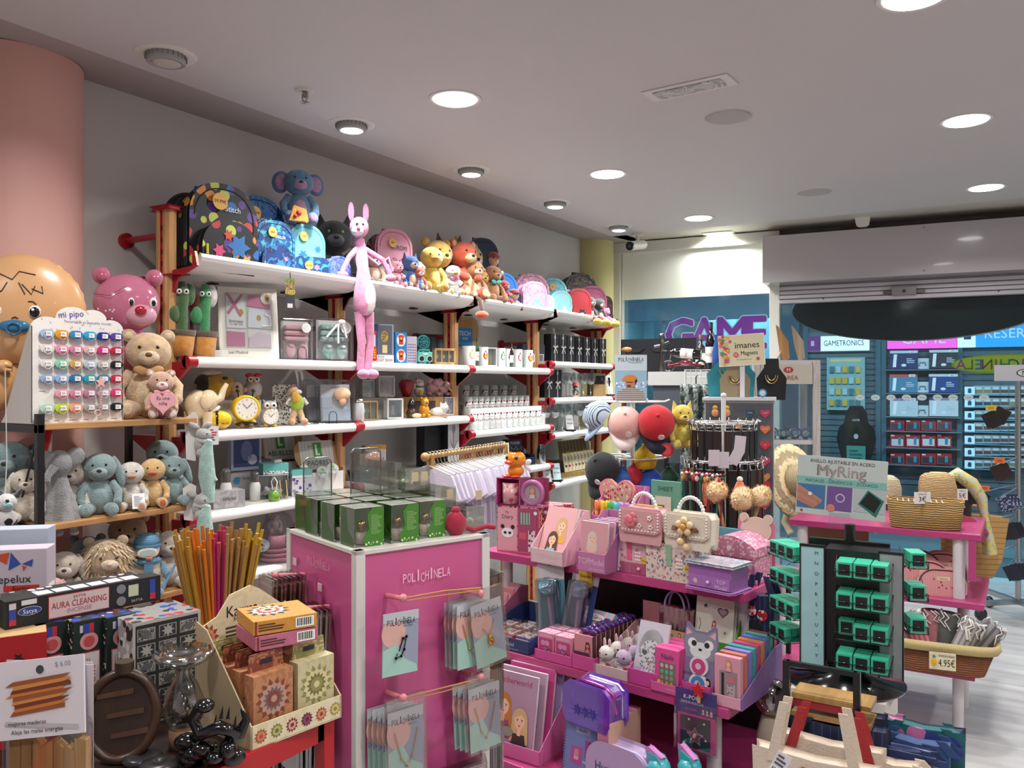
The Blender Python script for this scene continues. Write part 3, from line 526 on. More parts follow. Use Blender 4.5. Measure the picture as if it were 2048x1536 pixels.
# ================================================================ top shelf: bags and plush
Z0=2.096;XB=-3.17;XF=-3.04
def P0(px,X=XF,z=Z0):return sh(px,X,z)
TROP='15161c|p|20|c23a3a,d88a2a,2a6ab0,5a3a8a,c8d05a';BLU='1c4a86|q|16|2a6ea8,1a3060,3a9ab0';NAVY='1d3f78|q|18|2a62a0,46b0b8'
def flower(cs):
 def f(m,w,h,y):
  for i,(x,z,r,c) in enumerate(cs):m.star(x*w,z*h,r*w,y-.0004*i,c,6,.55,i)
 return f
f1=flower([(.12,.3,.2,'2f6fb0'),(-.2,.22,.11,'d04a7a'),(.25,.14,.1,'e0a030'),(-.05,.42,.09,'c8503a'),(.05,.12,.08,'4aa0a0')])
backpack('backpack','large black backpack with tropical leaf print at the near end of the top shelf',P0(420,-3.12),R_(64),.31,.37,.22,TROP,TROP,TROP,'101014','59,99€','Stitch',motif=f1)
backpack('backpack','dark blue wheeled backpack behind the black tropical one',P0(505,-3.26),R_(60),.27,.415,.12,BLU,BLU,BLU,'16264a','59,99€','Stitch')
backpack('backpack','small blue backpack in front of the large dark blue one',P0(538,-3.06),R_(54),.195,.265,.11,NAVY,'1f3f80|q|16|1a2f60,3a78b0',NAVY,'18244a','35€','Stitch',motif=flower([(.05,.25,.16,'4a86c8'),(.2,.36,.07,'c88ab0'),(-.22,.12,.08,'3ab0a8')]))
backpack('backpack','light turquoise hard-front backpack with blue flowers under a blue plush',P0(603,-3.13),R_(52),.20,.30,.10,'7cc8d4','86ccd8','7cc8d4','5aa4b8','18€',motif=flower([(-.2,.5,.14,'2f7ab8'),(.24,.62,.11,'2f7ab8'),(.05,.25,.26,'3a6ea8'),(.3,.2,.1,'e8f0f4')]))
def pouchbag(label,p,rz,w,h,d,c,c2='f0f0f0',price=None,cat='pouch',name='pouch'):
 t=thing(name,label,cat,p,rz);m=MB();m.prism(arch(w,h,h*.45),-d/2,d/2,c);m.star(w*.15,h*.45,h*.25,-d/2-.001,c2,6,.6);m.build('shell',t,bev=.012,seg=3)
 m=MB();m.tube([(x,0,z) for x,z in arch(w*1.01,h*1.01,h*.45)[2:-1]],.004,'b8c4d0',6);m.build('zip',t)
 if price:m=MB();m.T=Tm((-w*.1,-d/2-.004,h*.55));m.dsc(0,0,.022,0,'e8b860');m.tx(price,0,0,.01,-.001,'3a2a10',.036);m.build('price_sticker',t)
 return t
pouchbag('low navy pencil pouch with an orange price disc at the shelf edge',P0(620,-2.985,2.14),R_(70),.17,.07,.05,NAVY,'c88ab0','14,50€')
backpack('backpack','small violet blue mini backpack beside the turquoise one',P0(672,-3.03),R_(58),.12,.155,.07,'5a6ac0|q|20|7a8ae0,3a4aa0',None,None,'3a4a9a',motif=flower([(.05,.3,.2,'3a5ab8')]))
plush('plush_bear','big-eared blue plush with pink inner ears sitting on the turquoise backpack',P0(597,-3.15,2.40),R_(55),.32,'4f7fa8|f','b98ab0|f','big',nose='1d3050',c3='4f7fa8|f')
m=MB();m.T=Tm(P0(597,-3.07,2.41),R_(55));m.flat([(-.035,0),(.035,0),(.0,.06)],0,'d88a30');one('toy_pizza','yellow toy pizza slice held by the big-eared blue plush','toy',MB().prism([(-.04,0),(.04,0),(.03,.05),(-.02,.065)],-.02,.02,'e0a040|f').ell((0,-.02,.035),(.014,.01,.014),'c84028').ell((-.018,-.02,.018),(.01,.01,.01),'c84028'),P0(597,-3.06,2.41),R_(55),bev=.006)
plush('plush_cat','black plush with small rounded horns and green eyes behind the turquoise backpack',P0(668,-3.2),R_(50),.43,'15161a|f','2a2c30|f','cat',nose='0c0c0e',eyes='6fc060|g')
m=MB();m.tx('TOY',0,.02,.02,-.002,'8890a0');m.bx(-.025,.025,0,.002,-.01,.06,'d8dce0|t|.3');one('hang_tag','clear plastic tag hanging beside the black plush head','tag',m,P0(702,-3.12,2.35),R_(50),rx=.0)
bpy.data.objects['hang_tag'].rotation_euler[1]=.5
t=backpack('backpack','tall pink hard-shell backpack with a black round motif',P0(778,-3.2),R_(60),.22,.40,.13,'dc9ab0','dc9ab0','c98aa0|q|40|2a2024','b06a84','38€','KUROMI','2a1c22',motif=flower([(0,.45,.34,'201a20'),(.0,.28,.2,'f0e8ec'),(-.1,.6,.1,'e88ab0')]))
# long pink plush draped over the shelf lip, legs hanging
p=P0(722,-2.925,2.17);t=thing('long_plush','long-legged bright pink plush rabbit draped over the shelf lip, head up and legs dangling','plush toy',p,R_(62));PK='e08ab4|f'
m=MB();m.tube([(0,.02,.18),(0,0,.1),(0,-.03,.02),(.0,-.045,-.08),(.0,-.045,-.17),(0,-.045,-.22)],[.026,.034,.03,.05,.058,.035],PK,14);m.ell((.015,-.075,-.13),(.036,.035,.085),'eadfe0|f');m.build('body',t)
m=MB();m.ell((-.01,.0,.24),(.05,.045,.055),PK,n=16);m.ell((-.03,-.03,.215),(.032,.03,.025),'eadfe0|f');m.ell((-.035,-.058,.222),.01,'c8305a');m.build('head',t)
for a in (-1,1):
 m=MB();m.ell((-.01+a*.04,.01,.32),(.017,.01,.05),PK);m.build('ear',t)
 m=MB();m.ell((-.02+a*.015,-.04,.25),.007,'1a1210|g');m.build('eye',t)
 m=MB();m.tube([(a*.02,0,.13),(a*.09+.02,-.02,.08),(a*.13+.02,-.03,.0)],[.016,.014,.014],PK,10);m.ell((a*.13+.02,-.035,-.015),(.03,.02,.02),PK);m.build('arm',t)
 m=MB();x=a*.024;m.tube([(x,-.045,-.2),(x+.01,-.045,-.36),(x-a*.005,-.045,-.5)],[.028,.02,.02],PK,10);m.ell((x+.01,-.075,-.52),(.03,.05,.026),PK);m.build('leg',t)
m=MB();m.tube([(.03,0,.1),(.09,-.01,.05),(.14,-.03,.09),(.16,-.03,.02)],.009,PK,8);m.build('tail',t)
PL=[  # px, X, h, colour, belly, ears, beak, name, label, z, rz
(773,-3.12,.17,'5a5248|f','c0a48c|f','round',None,'plush_bear','grey-brown plush lying in front of the pink hard backpack',2.1,40),
(748,-3.0,.14,'c8a088|f','f0d8c8|f','side',None,'plush_dog','tan floppy-eared plush half hidden by the long pink plush',2.1,60),
(772,-2.98,.10,'e6e0dc|f','f6f2ee|f','side',None,'plush_dog','small white plush peeking beside the pink backpack',2.12,50),
(793,-2.97,.12,'dc8aa0|f','e8a8b8|f','cat',None,'plush_pig','small pink plush piglet leaning at the shelf lip',2.11,70),
(820,-2.99,.16,'2f62a8|f','e0b890|f','cat',None,'plush_cat','blue plush with tan muzzle and pointed ears at the shelf edge',2.1,70),
(832,-3.14,.19,'e8e8e6|f','e8e8e6|f','none','e0a030|f','plush_duck','white plush duck with a blue cap behind the blue plush',2.1,60),
(838,-2.96,.11,'d8583a|f','f0ece8|f','round',None,'plush_bear','small orange and white plush at the lip beside the yellow chick',2.11,62),
(862,-2.98,.22,'dcb838|f','e8cc58|f','none','d88a30|f','plush_chick','round-headed yellow plush chick at the shelf lip',2.1,58),
(873,-3.12,.31,'cf9a2c|f','dcb050|f','round',None,'plush_bear','golden plush bear sitting behind the yellow chick',2.1,72),
(898,-3.22,.35,'7a5030|f','c8a88a|f','cat',None,'plush_dog','brown plush with tan face above the golden bear',2.1,66),
(905,-2.96,.15,'e8e4e0|f','f2f0ea|f','none','e0b040|f','plush_duck','white plush duck with a pink bow and orange bill',2.1,62),
(925,-3.05,.30,'cf4a1e|f','e8d090|f','round',None,'plush_cat','orange plush with a wide cream muzzle in the middle of the crowd',2.1,74),
(932,-3.24,.36,'d8b040|f','e8e4d8|f','cat',None,'plush_cat','yellow plush with pale face leaning before the navy school bag',2.1,74),
(948,-2.99,.2,'b07840|f','e0c8a8|f','side',None,'plush_dog','tan plush with dark paws and a dangling brown tail',2.1,66),
(962,-3.04,.17,'d8982c|f','e8c070|f','round',None,'plush_cat','golden plush cub with round ears behind the brown dog',2.12,64),
(984,-3.0,.2,'9a5c28|f','b07a40|f','side',None,'plush_dog','brown plush dog with a turquoise collar',2.1,70),
(1007,-2.98,.13,'b8282c|f','c83a3a|f','none',None,'plush_ball','round red plush between the brown dog and the red-capped doll',2.1,60)]
for px,X,h,c,c2,er,bk,nm,lb,z,rz in PL:
 plush(nm,lb,P0(px,X,2.135 if X > -3.06 else 2.11),R_(rz),h*1.36,c,c2,er,beak=bk,grp='plush toys on the top shelf',bow='d86a9a|c' if 'bow' in lb else ('48b0a8|c' if 'collar' in lb else None),arms='fwd' if px % 2 else 'down')
m=MB();m.lathe([(0,.035),(.02,.033),(.04,.01),(.045,0),(.055,-.003),(.04,-.006)],'2f86b8|f',n=20);one('doll_cap','turquoise cap on the white plush duck head','toy cap',m,P0(832,-3.14,2.265),R_(60))
m=MB();m.tube([(0,0,0),(0,-.05,-.03),(0,-.06,-.09)],.013,'5a3820|f',8);m.ell((0,-.06,-.12),(.045,.04,.026),'d8582c|f');one('plush_ball','orange plush ball hanging by a brown strap below the shelf lip','plush toy',m,P0(950,-2.93,2.15),R_(80))
def doll(label,p,rz,h,cap,shirt,trou):
 t=thing('plush_doll',label,'plush toy',p,rz,'red-capped plush dolls');H=h;m=MB();m.ell((0,0,.25*H),(.17*H,.14*H,.22*H),shirt);m.ell((0,-.01*H,.16*H),(.18*H,.15*H,.15*H),trou);m.build('body',t)
 m=MB();m.ell((0,-.02*H,.64*H),(.19*H,.18*H,.2*H),'d8a888|f');m.build('head',t);m=MB();m.ell((0,-.2*H,.62*H),.03*H,'d0987c|f');m.build('nose',t)
 m=MB();m.ell((0,0,.78*H),(.21*H,.2*H,.13*H),cap);m.ell((0,-.2*H,.73*H),(.15*H,.12*H,.025*H),cap);m.build('cap',t)
 for a in (-1,1):m=MB();m.tube([(a*.13*H,0,.4*H),(a*.24*H,-.1*H,.28*H)],.05*H,shirt,8);m.ell((a*.25*H,-.13*H,.26*H),.07*H,'e8e4e0|f');m.build('arm',t);m=MB();m.ell((a*.07*H,-.19*H,.68*H),.02*H,'1a1a2a');m.build('eye',t);m=MB();m.tube([(a*.09*H,-.05*H,.1*H),(a*.14*H,-.28*H,.08*H)],.08*H,trou,10);m.ell((a*.15*H,-.33*H,.1*H),(.08*H,.06*H,.1*H),'5a3420|f');m.build('leg',t)
doll('plush doll with a red cap sitting high on the blue backpack',P0(985,-3.16,2.315),R_(66),.23,'a82028|f','7a6a5c|f','4a4c58|f')
doll('small plush doll with a red cap at the shelf lip before the pink backpacks',P0(1028,-2.985,2.1),R_(66),.17,'b02830|f','a89478|f','3a5068|f')
backpack('backpack','tall navy and red school bag standing upright in the plush crowd',P0(957,-3.24),R_(66),.22,.5,.13,'1f2a44','8a2434','7a1c28','12182a',motif=flower([(0,.2,.2,'b03038')]))
backpack('backpack','bright blue backpack under the seated red-capped doll',P0(995,-3.16),R_(68),.22,.27,.14,'1f66b0','2a6cb8','1f66b0','164a86',motif=flower([(.0,.2,.12,'c03038')]))
PKP='dc9cb4|p|60|b07a9a,e8c0d0';TLP='6cc0cc|p|50|d8a0c8,e8e0a0,4aa0b8'
backpack('backpack','large pink dotted backpack behind the seated small doll',P0(1052,-3.2),R_(66),.28,.31,.18,PKP,PKP,'c88aa8','a8708e')
backpack('backpack','small pink backpack with green cloud patch at the lip',P0(1063,-3.03),R_(70),.19,.23,.1,'dc96b0|p|50|e8b8d0,b880a0','dc96b0','b48ab0','a8708e',motif=flower([(0,.32,.3,'7cc8b0'),(0,.24,.2,'f0eef0')]))
pouchbag('long pale turquoise and pink pencil case lying on the lip',P0(1083,-2.985,2.15),R_(78),.2,.085,.06,'b8d8dc|p|40|e0a8c8,90c8d8,f0f0f4','e090b0')
backpack('backpack','turquoise printed backpack with yellow disc',P0(1098,-3.2),R_(66),.22,.32,.15,TLP,TLP,TLP,'4898a8','32€')
backpack('backpack','small pale turquoise backpack with a white cloud',P0(1117,-3.02),R_(68),.17,.2,.09,'9cd8dc','9cd8dc','84c8d0','68b0ba',motif=flower([(0,.3,.24,'eef4f4')]))
pouchbag('flat turquoise purse tilted over the lip with a yellow tag',P0(1128,-2.975,2.16),R_(78),.13,.05,.04,'90d0d4','e0d040')
backpack('backpack','blue speckled backpack behind the red one',P0(1132,-3.2),R_(66),.2,.26,.13,'2f7ab0|p|60|d8e8f0,1f5a8a',None,None,'1a4a7a')
backpack('backpack','red backpack with white dots near the far end',P0(1152,-3.05),R_(66),.19,.25,.12,'a82430','a82430','8a1c28','6a141c',motif=flower([(0,.25,.22,'1c1c20'),(0,.2,.13,'ece8e4')]))
backpack('backpack','grey patterned dark backpack high at the far end',P0(1155,-3.26,2.1),R_(70),.3,.43,.12,'6a605c|q|26|2a2628,8a7e78',None,None,'1c1a1c')
backpack('backpack','raspberry pink backpack behind the two black plush',P0(1177,-3.2),R_(66),.26,.33,.14,'a8547a|q|12|b8668a',None,None,'7a2f52')
backpack('backpack','slim dark red patterned bag at the very end of the top shelf',P0(1203,-3.14),R_(66),.14,.26,.12,'6a2434|q|22|2a1a24',None,None,'2a1018')
for i,(px,sh_c,lb) in enumerate(((1178,'a83040|f','black plush with pale face and yellow shoes, nearer of two'),(1197,'dc6a9c|f','black plush with pink clothes and yellow shoes, farther of two'))):
 plush('plush_mole',lb,P0(px,-2.99),R_(70),.23,'1a181c|f','d8a888|f','none',grp='black plush pair',nose='1a1414')
 m=MB()
 for a in (-1,1):m.tube([(a*.03,0,0),(a*.04,-.05,-.03)],.017,sh_c,8);m.ell((a*.045,-.065,-.05),(.034,.045,.03),'d8b838|f')
 one('plush_shoes','pair of yellow plush shoes dangling over the lip, %s' % ('nearer pair' if i == 0 else 'farther pair with pink legs'),'plush toy',m,P0(px+14,-2.915,2.14),R_(70))
plush('plush_bear','pink plush with magenta shoes at the very end of the shelf lip',P0(1212,-2.97),R_(75),.15,'d86a9a|f','e0a0b8|f','round',legs=1.3)
# hang tag of the near pouch
t=thing('hang_tag','black and colourful cardboard tag hanging below the top shelf lip','tag',P0(580,-2.91,2.09),R_(60));m=MB();m.tube([(0,0,.03),(0,-.005,0)],.002,'111111',5);m.build('string',t)
m=MB();m.bx(-.022,.022,-.001,.001,-.15,0,'3a3e44');m.rec(-.022,.022,-.075,-.008,-.0015,'c8b040|q|60|2a6a70,c84030,20242a');m.rec(-.022,.022,-.008,0,-.0017,'5ab040');m.rec(-.012,.012,-.135,-.115,-.0016,'e0e0e0');m.tx('ZOO',0,-.06,.016,-.002,'f0e060');m.build('card',t)
# ================================================================ things on the wall shelves
def Pz(px,b,r,X=-3.06):return sh(px,X,SZ[(b,r)]+.0008)
F90=R_(78)
# near bay, gift sets
def cactus(px,label,c1,c2,spots=False):
 t=thing('dancing_cactus',label,'plush toy',Pz(px,0,1),R_(60),'potted plush plants');m=MB();m.lathe([(0,0),(.042,0),(.055,.1),(.05,.1),(0,.09)],'d8902a|f',n=24);m.lathe([(.056,.088),(.058,.112),(.0,.112)],'5a4028|f',n=24);m.build('pot',t)
 m=MB();m.tube([(0,0,.1),(.0,0,.2),(.005,0,.28),(0,0,.32)],[.022,.024,.026,.012],c1,14);m.build('stalk',t)
 for a in (-1,1):m=MB();m.ell((a*.014,-.024,.275),.012,'f2f2f0|g',n=8);m.ell((a*.014,-.035,.275),.005,'101010');m.build('eye',t)
 m=MB();m.ell((-.035,-.01,.18),(.026,.022,.04),c1);m.ell((.032,.01,.27),(.024,.02,.05),c2);m.build('leaf',t)
cactus(364,'knobbly dark green plush plant with eyes in an orange pot','3c6a34|f','3c6a34|f');cactus(409,'bright green tube plush with black and white top in an orange pot','2f9a58|f','e4e4e0|f')
m=MB();m.ell((0,0,.25),(.03,.026,.05),'c8602a|f');m.cyl((0,0,0),(0,0,.22),.012,'5a3a24|f');m.star(0,.31,.02,0,'3c6a34',6);m.ell((0,0,.3),(.012,.012,.02),'3c6a34|f');one('carrot_plush','orange plush carrot on a thin stem between the two potted plants','plush toy',m,Pz(385,0,1,-3.15),0)
carton('gift_box','small flat white box beside the large white baby gift set','box',Pz(438,0,1,-3.08),F90,.09,.08,.035,'d8d4ce')
t=thing('baby_gift_set','large white football-crest gift box with pink and white baby clothes behind windows','gift set',Pz(500,0,1,-3.03),R_(62));t.rotation_euler[0]=R_(-9);W,H=.27,.335
m=MB();m.bx(-W/2,W/2,0,.05,0,H,'dcdad0');m.build('carton_body',t,bev=.003);m=MB();y=-.001
m.rec(-.10,-.015,.05,.30,y,'e8e6e6');m.rec(-.005,.105,.05,.30,y,'e8e6e6');m.build('window_recess',t)
m=MB();m.prism([(-.1,.14),(-.015,.14),(-.02,.30),(-.1,.29)],-.006,0,'eeeef0|c');m.flat([(-.1,.3),(-.085,.3),(-.03,.2),(-.04,.19)],-.007,'d080a0');m.flat([(-.02,.3),(-.035,.3),(-.1,.21),(-.09,.2)],-.0075,'d080a0');m.tx('Emirates',-.057,.172,.013,-.008,'4a4a50');m.tx('FLY BETTER',-.057,.157,.008,-.008,'4a4a50');m.dsc(-.035,.215,.011,-.008,'c8a04a',.014)
m.prism([(-.005,.245),(.1,.235),(.095,.3),(0,.3)],-.006,0,'d58cab|c');m.prism([(-.005,.145),(.1,.14),(.1,.225),(0,.235)],-.007,0,'e8eaf0|c');m.dsc(.045,.19,.01,-.008,'c8a04a',.014);m.tube([(.06,-.009,.15),(.1,-.009,.155),(.095,-.009,.2),(.075,-.009,.205)],.005,'f4f4f8|c',8)
m.prism([(-.1,.055),(-.02,.055),(-.02,.12),(-.1,.125)],-.006,0,'d58cab|c');m.prism([(-.003,.055),(.1,.055),(.1,.11),(.04,.125),(0,.1)],-.006,0,'e4d2dc|c');m.build('baby_clothes',t,bev=.002)
m=MB();m.tx('Real Madrid',-.055,.028,.014,-.002,'5a5a58');m.T=Tm((.085,-.01,.285));m.dsc(0,0,.03,0,'e6e4da');m.dsc(0,0,.012,-.001,'c8a04a',.017);m.dsc(0,0,.006,-.002,'8a3a5a');m.build('crest',t)
m=MB();m.bx(-.105,.107,-.012,-.011,.045,.305,CLR);m.build('window_film',t)
def clearcase(label,px,w,h,c,stuffc,rz,b=0,r=1,X=-3.03):
 t=thing('baby_clothes_set',label,'gift set',Pz(px,b,r,X),rz);m=MB();m.bx(-w/2,w/2,-.03,.03,0,h,HAZE);m.build('clear_case',t,bev=.004)
 m=MB();m.bx(-w*.45,w*.45,.02,.026,.01,h-.01,'e8e6e4');m.build('backing_card',t);m=MB()
 for i in range(3):m.bx(-w*.4,w*.4,-.02,.02,h*(.45+.14*i),h*(.57+.14*i),stuffc)
 m.build('folded_cloth',t,bev=.012,seg=3);
 for a in (-1,1):m=MB();m.ell((a*w*.2,-.012,h*.22),(w*.17,.012,h*.17),stuffc);m.lathe([(w*.1,-.006),(w*.11,0),(w*.1,.006)],stuffc,(a*w*.2,-.012,h*.34),14);m.build('mitten',t)
 m=MB();m.T=Tm((w*.26,-.032,h*.78));m.dsc(0,0,w*.15,0,'eceae6');m.dsc(0,0,w*.1,-.001,'d8dcd8');m.build('round_sticker',t);return t
clearcase('clear case with a pale pink baby hat and mittens',592,.155,.2,'','e4b8bc|c',R_(68))
clearcase('clear case with mint baby clothes tied with white ribbon',668,.2,.22,'','a8ccc4|p|70|8ab8b0,e6ecea',R_(72))
m=MB();m.tube([(-.06,-.035,.12),(-.01,-.045,.18),(.02,-.045,.2),(.05,-.04,.12)],.006,'eaecec|c',6);m.tube([(.0,-.045,.19),(.0,-.045,.09)],.005,'eaecec|c',6);m.ell((.02,-.045,.2),(.022,.01,.012),'eaecec|c');one('ribbon_bow','white ribbon bow on the mint baby clothes case','ribbon',m,Pz(668,0,1,-3.02),R_(72))
# clocks and animals
carton('gift_box','grey carton with a plush bear picture at the dark near end','box',Pz(374,0,2,-3.2),F90,.12,.08,.2,'8a8682',draw=lambda m,w,h:(m.dsc(0,h*.35,.03,-.002,'a07850'),m.dsc(-.02,h*.5,.012,-.0025,'a07850'),m.dsc(.02,h*.5,.012,-.0025,'a07850')))
carton('gift_box','wide white carton under the big bee plush','box',Pz(455,0,2,-3.1),F90,.34,.1,.125,'cfc8c0',word='MIMI',wc='b8aca0',wh=.03)
t=thing('ceramic_elephant','glossy cream elephant lamp with raised trunk','lamp',Pz(402,0,2,-3.04),R_(70));EC='e8d4ae|g'
m=MB();m.ell((-.015,0,.11),(.055,.05,.065),EC,n=20);m.ell((.025,-.02,.13),(.042,.04,.045),EC,n=18);m.build('body',t)
m=MB();m.tube([(.05,-.03,.13),(.075,-.035,.14),(.085,-.035,.175),(.1,-.035,.2)],[.022,.017,.013,.01],EC,12);m.build('trunk',t)
for a,b in ((-.04,-.02),(-.04,.03),(.02,-.03),(.025,.02)):m=MB();m.tube([(a,b,.08),(a,b,.0)],[.024,.02],EC,12);m.build('leg',t)
m=MB();m.ell((.005,-.055,.125),(.028,.01,.034),EC);m.build('ear',t)
t=thing('ceramic_bee','round glossy yellow bee money box with black stripes','money box',Pz(438,0,2,-3.0),R_(60));m=MB();m.ell((0,0,.042),(.055,.045,.042),'e8b818|g',n=24);m.build('body',t)
m=MB();m.lathe([(.0445,-.008),(.0455,0),(.0445,.008)],'15130f|g',(0,0,0),28);m2=MB();m2.T=Tm((-.012,0,.042),0,0,PI/2);m2.lathe([(.0425,-.007),(.0450,0),(.0425,.007)],'15130f|g',n=28);m2.build('stripe',t)
for a in (-1,1):m=MB();m.ell((-.02,a*.015,.092),(.025,.008,.014),'f0ece4|g',rot=(a*.5,-.4,0));m.build('wing',t);m=MB();m.tube([(.015+a*.01,-.042,.03),(.02+a*.01,-.043,.027),(.025+a*.01,-.042,.03)],.0015,'15130f',5);m.build('closed_eye',t)
t=thing('bee_plush','large yellow and black plush bee lying on the white carton','plush toy',Pz(445,0,2,-3.16)+Vector((0,0,.126)),R_(70));m=MB();m.ell((-.02,0,.06),(.085,.06,.062),'d8ac20|f',n=22);m.ell((-.085,.01,.06),(.04,.055,.058),'16140f|f');m.build('body',t)
m=MB();m.ell((.05,-.03,.045),(.035,.04,.04),'d8b8a0|f');m.ell((.085,-.05,.045),.012,'d8a890|f');m.build('muzzle',t);m=MB();m.ell((.045,-.066,.06),.006,'101010|g');m.ell((-.005,-.05,.1),(.014,.008,.008),'16140f|f');m.build('eye',t);m=MB();m.ell((-.06,-.02,.125),(.05,.02,.012),'e8e0dc|f');m.build('wing',t)
def owl(name,label,loc,h,c,cat='money box',clock=False,bow=None,grp=None):
 t=thing(name,label,cat,loc,R_(58),grp);m=MB();m.ell((0,0,h*.4),(h*.36,h*.3,h*.4),c,n=22);m.ell((0,0,h*.78),(h*.27,h*.24,h*.2),c,n=20);m.build('body',t)
 for a in (-1,1):
  m=MB();m.tube([(a*h*.16,0,h*.88),(a*h*.24,0,h*1.02)],[h*.08,h*.01],c,8);m.build('ear',t);m=MB();m.ell((a*h*.12,-h*.2,h*.8),(h*.11,h*.05,h*.11),'f2f2ee|g');m.ell((a*h*.12,-h*.25,h*.8),(h*.05,h*.02,h*.05),'14181c|g');m.build('eye',t);m=MB();m.ell((a*h*.15,-h*.1,.008),(h*.09,h*.12,.01),'d8b030|g');m.build('foot',t)
 m=MB();m.ell((0,-h*.26,h*.72),(h*.03,h*.03,h*.05),'d89030|g');m.build('beak',t)
 if clock:clockface(t,(0,-h*.3,h*.38),h*.27)
 if bow:m=MB();m.ell((-.02,-.02,h*.95),(.02,.01,.012),bow);m.ell((.02,-.02,h*.95),(.02,.01,.012),bow);m.build('bow',t)
def clockface(t,c,r):
 m=MB();m.T=Tm(c);m.prism([(r*math.cos(a*PI/18),r*math.sin(a*PI/18)) for a in range(36)],0,.01,'f0ece2');
 for i in range(12):a=i*PI/6;m.tx(str(12-(i+9) % 12 if 0 else ((3-i-1) % 12)+1),r*.8*math.cos(a),r*.8*math.sin(a),r*.17,-.0006,'222222')
 m.build('clock_face',t);m=MB();m.T=Tm(c);m.flat([(0,-r*.03),(-r*.4,r*.42),(-r*.36,r*.46),(0,r*.05)],-.002,'111111');m.flat([(0,-.001),(r*.5,r*.5),(r*.47,r*.54),(-.001,.001)],-.0025,'111111');m.build('clock_hands',t)
owl('ceramic_owl','pale glazed ceramic owl with a red bow behind the clocks',Pz(506,0,2,-3.16)+Vector((0,0,.126)),.12,'c8c0bc|g',bow='c03040|g')
owl('owl_clock','silver grey owl alarm clock with big white eyes',Pz(539,0,2,-3.0),.125,'a8a6a2|g','alarm clock',True)
t=thing('bee_clock','round yellow bee alarm clock with two antennae','alarm clock',Pz(491,0,2,-3.0),R_(58));m=MB();m.ell((0,.01,.09),(.064,.045,.06),'e8c018|g',n=24);m.ell((0,.01,.025),(.05,.035,.026),'e8c018|g',n=20);m.build('body',t);clockface(t,(0,-.042,.09),.048)
m=MB();m.T=Tm((0,-.038,.09));m.tube([(.052*math.cos(a*PI/12),0,.052*math.sin(a*PI/12)) for a in range(24)],.006,'e8c018|g',8,True);m.build('clock_rim',t)
for a in (-1,1):m=MB();m.cyl((a*.03,0,.14),(a*.034,0,.165),.003,'111111');m.ell((a*.034,0,.168),.009,'111111|g');m.build('antenna',t);m=MB();m.ell((a*.02,-.03,.012),(.014,.016,.011),'6a4a28|g');m.build('foot',t);m=MB();m.ell((a*.02,-.03,.02),(.03,.004,.01),'15130f');m.build('stripe',t)
t=thing('carded_plush','tan plush with green vest hanging on a dotted card','plush toy',Pz(585,0,2,-3.03),R_(55));m=MB();m.T=Tm((0,.04,0),0,R_(-12));m.bx(-.085,.03,0,.003,0,.2,'dcd8d0|p|120|3a3430,4a443e');m.build('backing_card',t)
m=MB();m.ell((.02,-.01,.105),(.034,.028,.045),'a8c828|f');m.ell((.01,-.035,.135),(.02,.01,.03),'e0a828|f');m.build('vest',t);m=MB();m.ell((.0,0,.165),(.03,.026,.026),'c8a078|f');m.ell((.025,-.015,.16),(.018,.014,.012),'e4dcd4|f');m.build('head',t)
for a in (-1,1):m=MB();m.tube([(.02+a*.012,-.01,.075),(.02+a*.025,-.03,.02)],.014,'d8a878|f',10);m.ell((.02+a*.03,-.045,.018),(.018,.022,.018),'d0986a|f');m.build('leg',t);m=MB();m.tube([(.02+a*.03,0,.13),(.02+a*.05,-.01,.1)],.009,'e4dcd4|f',8);m.build('arm',t)
def bagset(label,px,X,w,h,c,bear=True,rz=60):
 t=thing('bagged_set',label,'gift set',Pz(px,0,2,X),R_(rz));t.rotation_euler[0]=R_(-8);m=MB();m.prism([(-w/2,0),(w/2,0),(w/2+.015,h*.98),(-w/2-.005,h)],-.02,.02,HAZE);m.build('clear_bag',t,bev=.006)
 m=MB();m.bx(-w*.44,w*.44,-.008,.01,.008,h*.9,'d0d4d8');m.bx(-w*.42,w*.42,-.016,-.008,.01,h*.34,c);m.bx(-w*.42,-w*.1,-.014,-.008,h*.34,h*.6,c);m.tx('miniBABY',.0,h*.83,.01,-.011,'50545c');m.build('folded_cloth',t,bev=.004)
 if bear:m=MB();m.ell((.03,-.03,h*.66),(.045,.02,.035),'d0a888|c');m.ell((.03,-.03,h*.52),(.02,.014,.03),'d0a888|c');m.build('comforter',t)
bagset('clear bag with a tan comforter head over pale blue baby clothes',672,-3.0,.175,.22,'b8c4d0|c');bagset('clear bag with folded grey baby clothes behind the one with the comforter',640,-3.1,.15,.22,'a0a0a6|c',False)
m=MB();m.tube([(-.02,0,0),(-.02,0,.045),(-.01,0,.06),(.01,0,.06),(.02,0,.045),(.02,0,0)],.0018,'3a3a3a|m',6);one('display_stand','bent black wire holder before the clear bag with the comforter','stand',m,Pz(666,0,2,-2.955),R_(60));one('display_stand','bent black wire holder before the pink baby hat case','stand',MB().tube([(-.02,0,0),(-.02,0,.045),(-.01,0,.06),(.01,0,.06),(.02,0,.045),(.02,0,0)],.0018,'3a3a3a|m',6),Pz(604,0,1,-2.955),R_(60))
t=thing('glass_jar','frosted white jar with a metal lid beside the wooden money box','jar',Pz(716,1,2,-2.99),R_(60));m=MB();m.lathe([(0,0),(.028,0),(.032,.01),(.032,.085),(.024,.1)],'e4e6e6|s',n=24);m.build('jar_body',t);m=MB();m.lathe([(.026,.098),(.026,.118),(0,.118)],'c0c0bc|m',n=24);m.build('lid',t)
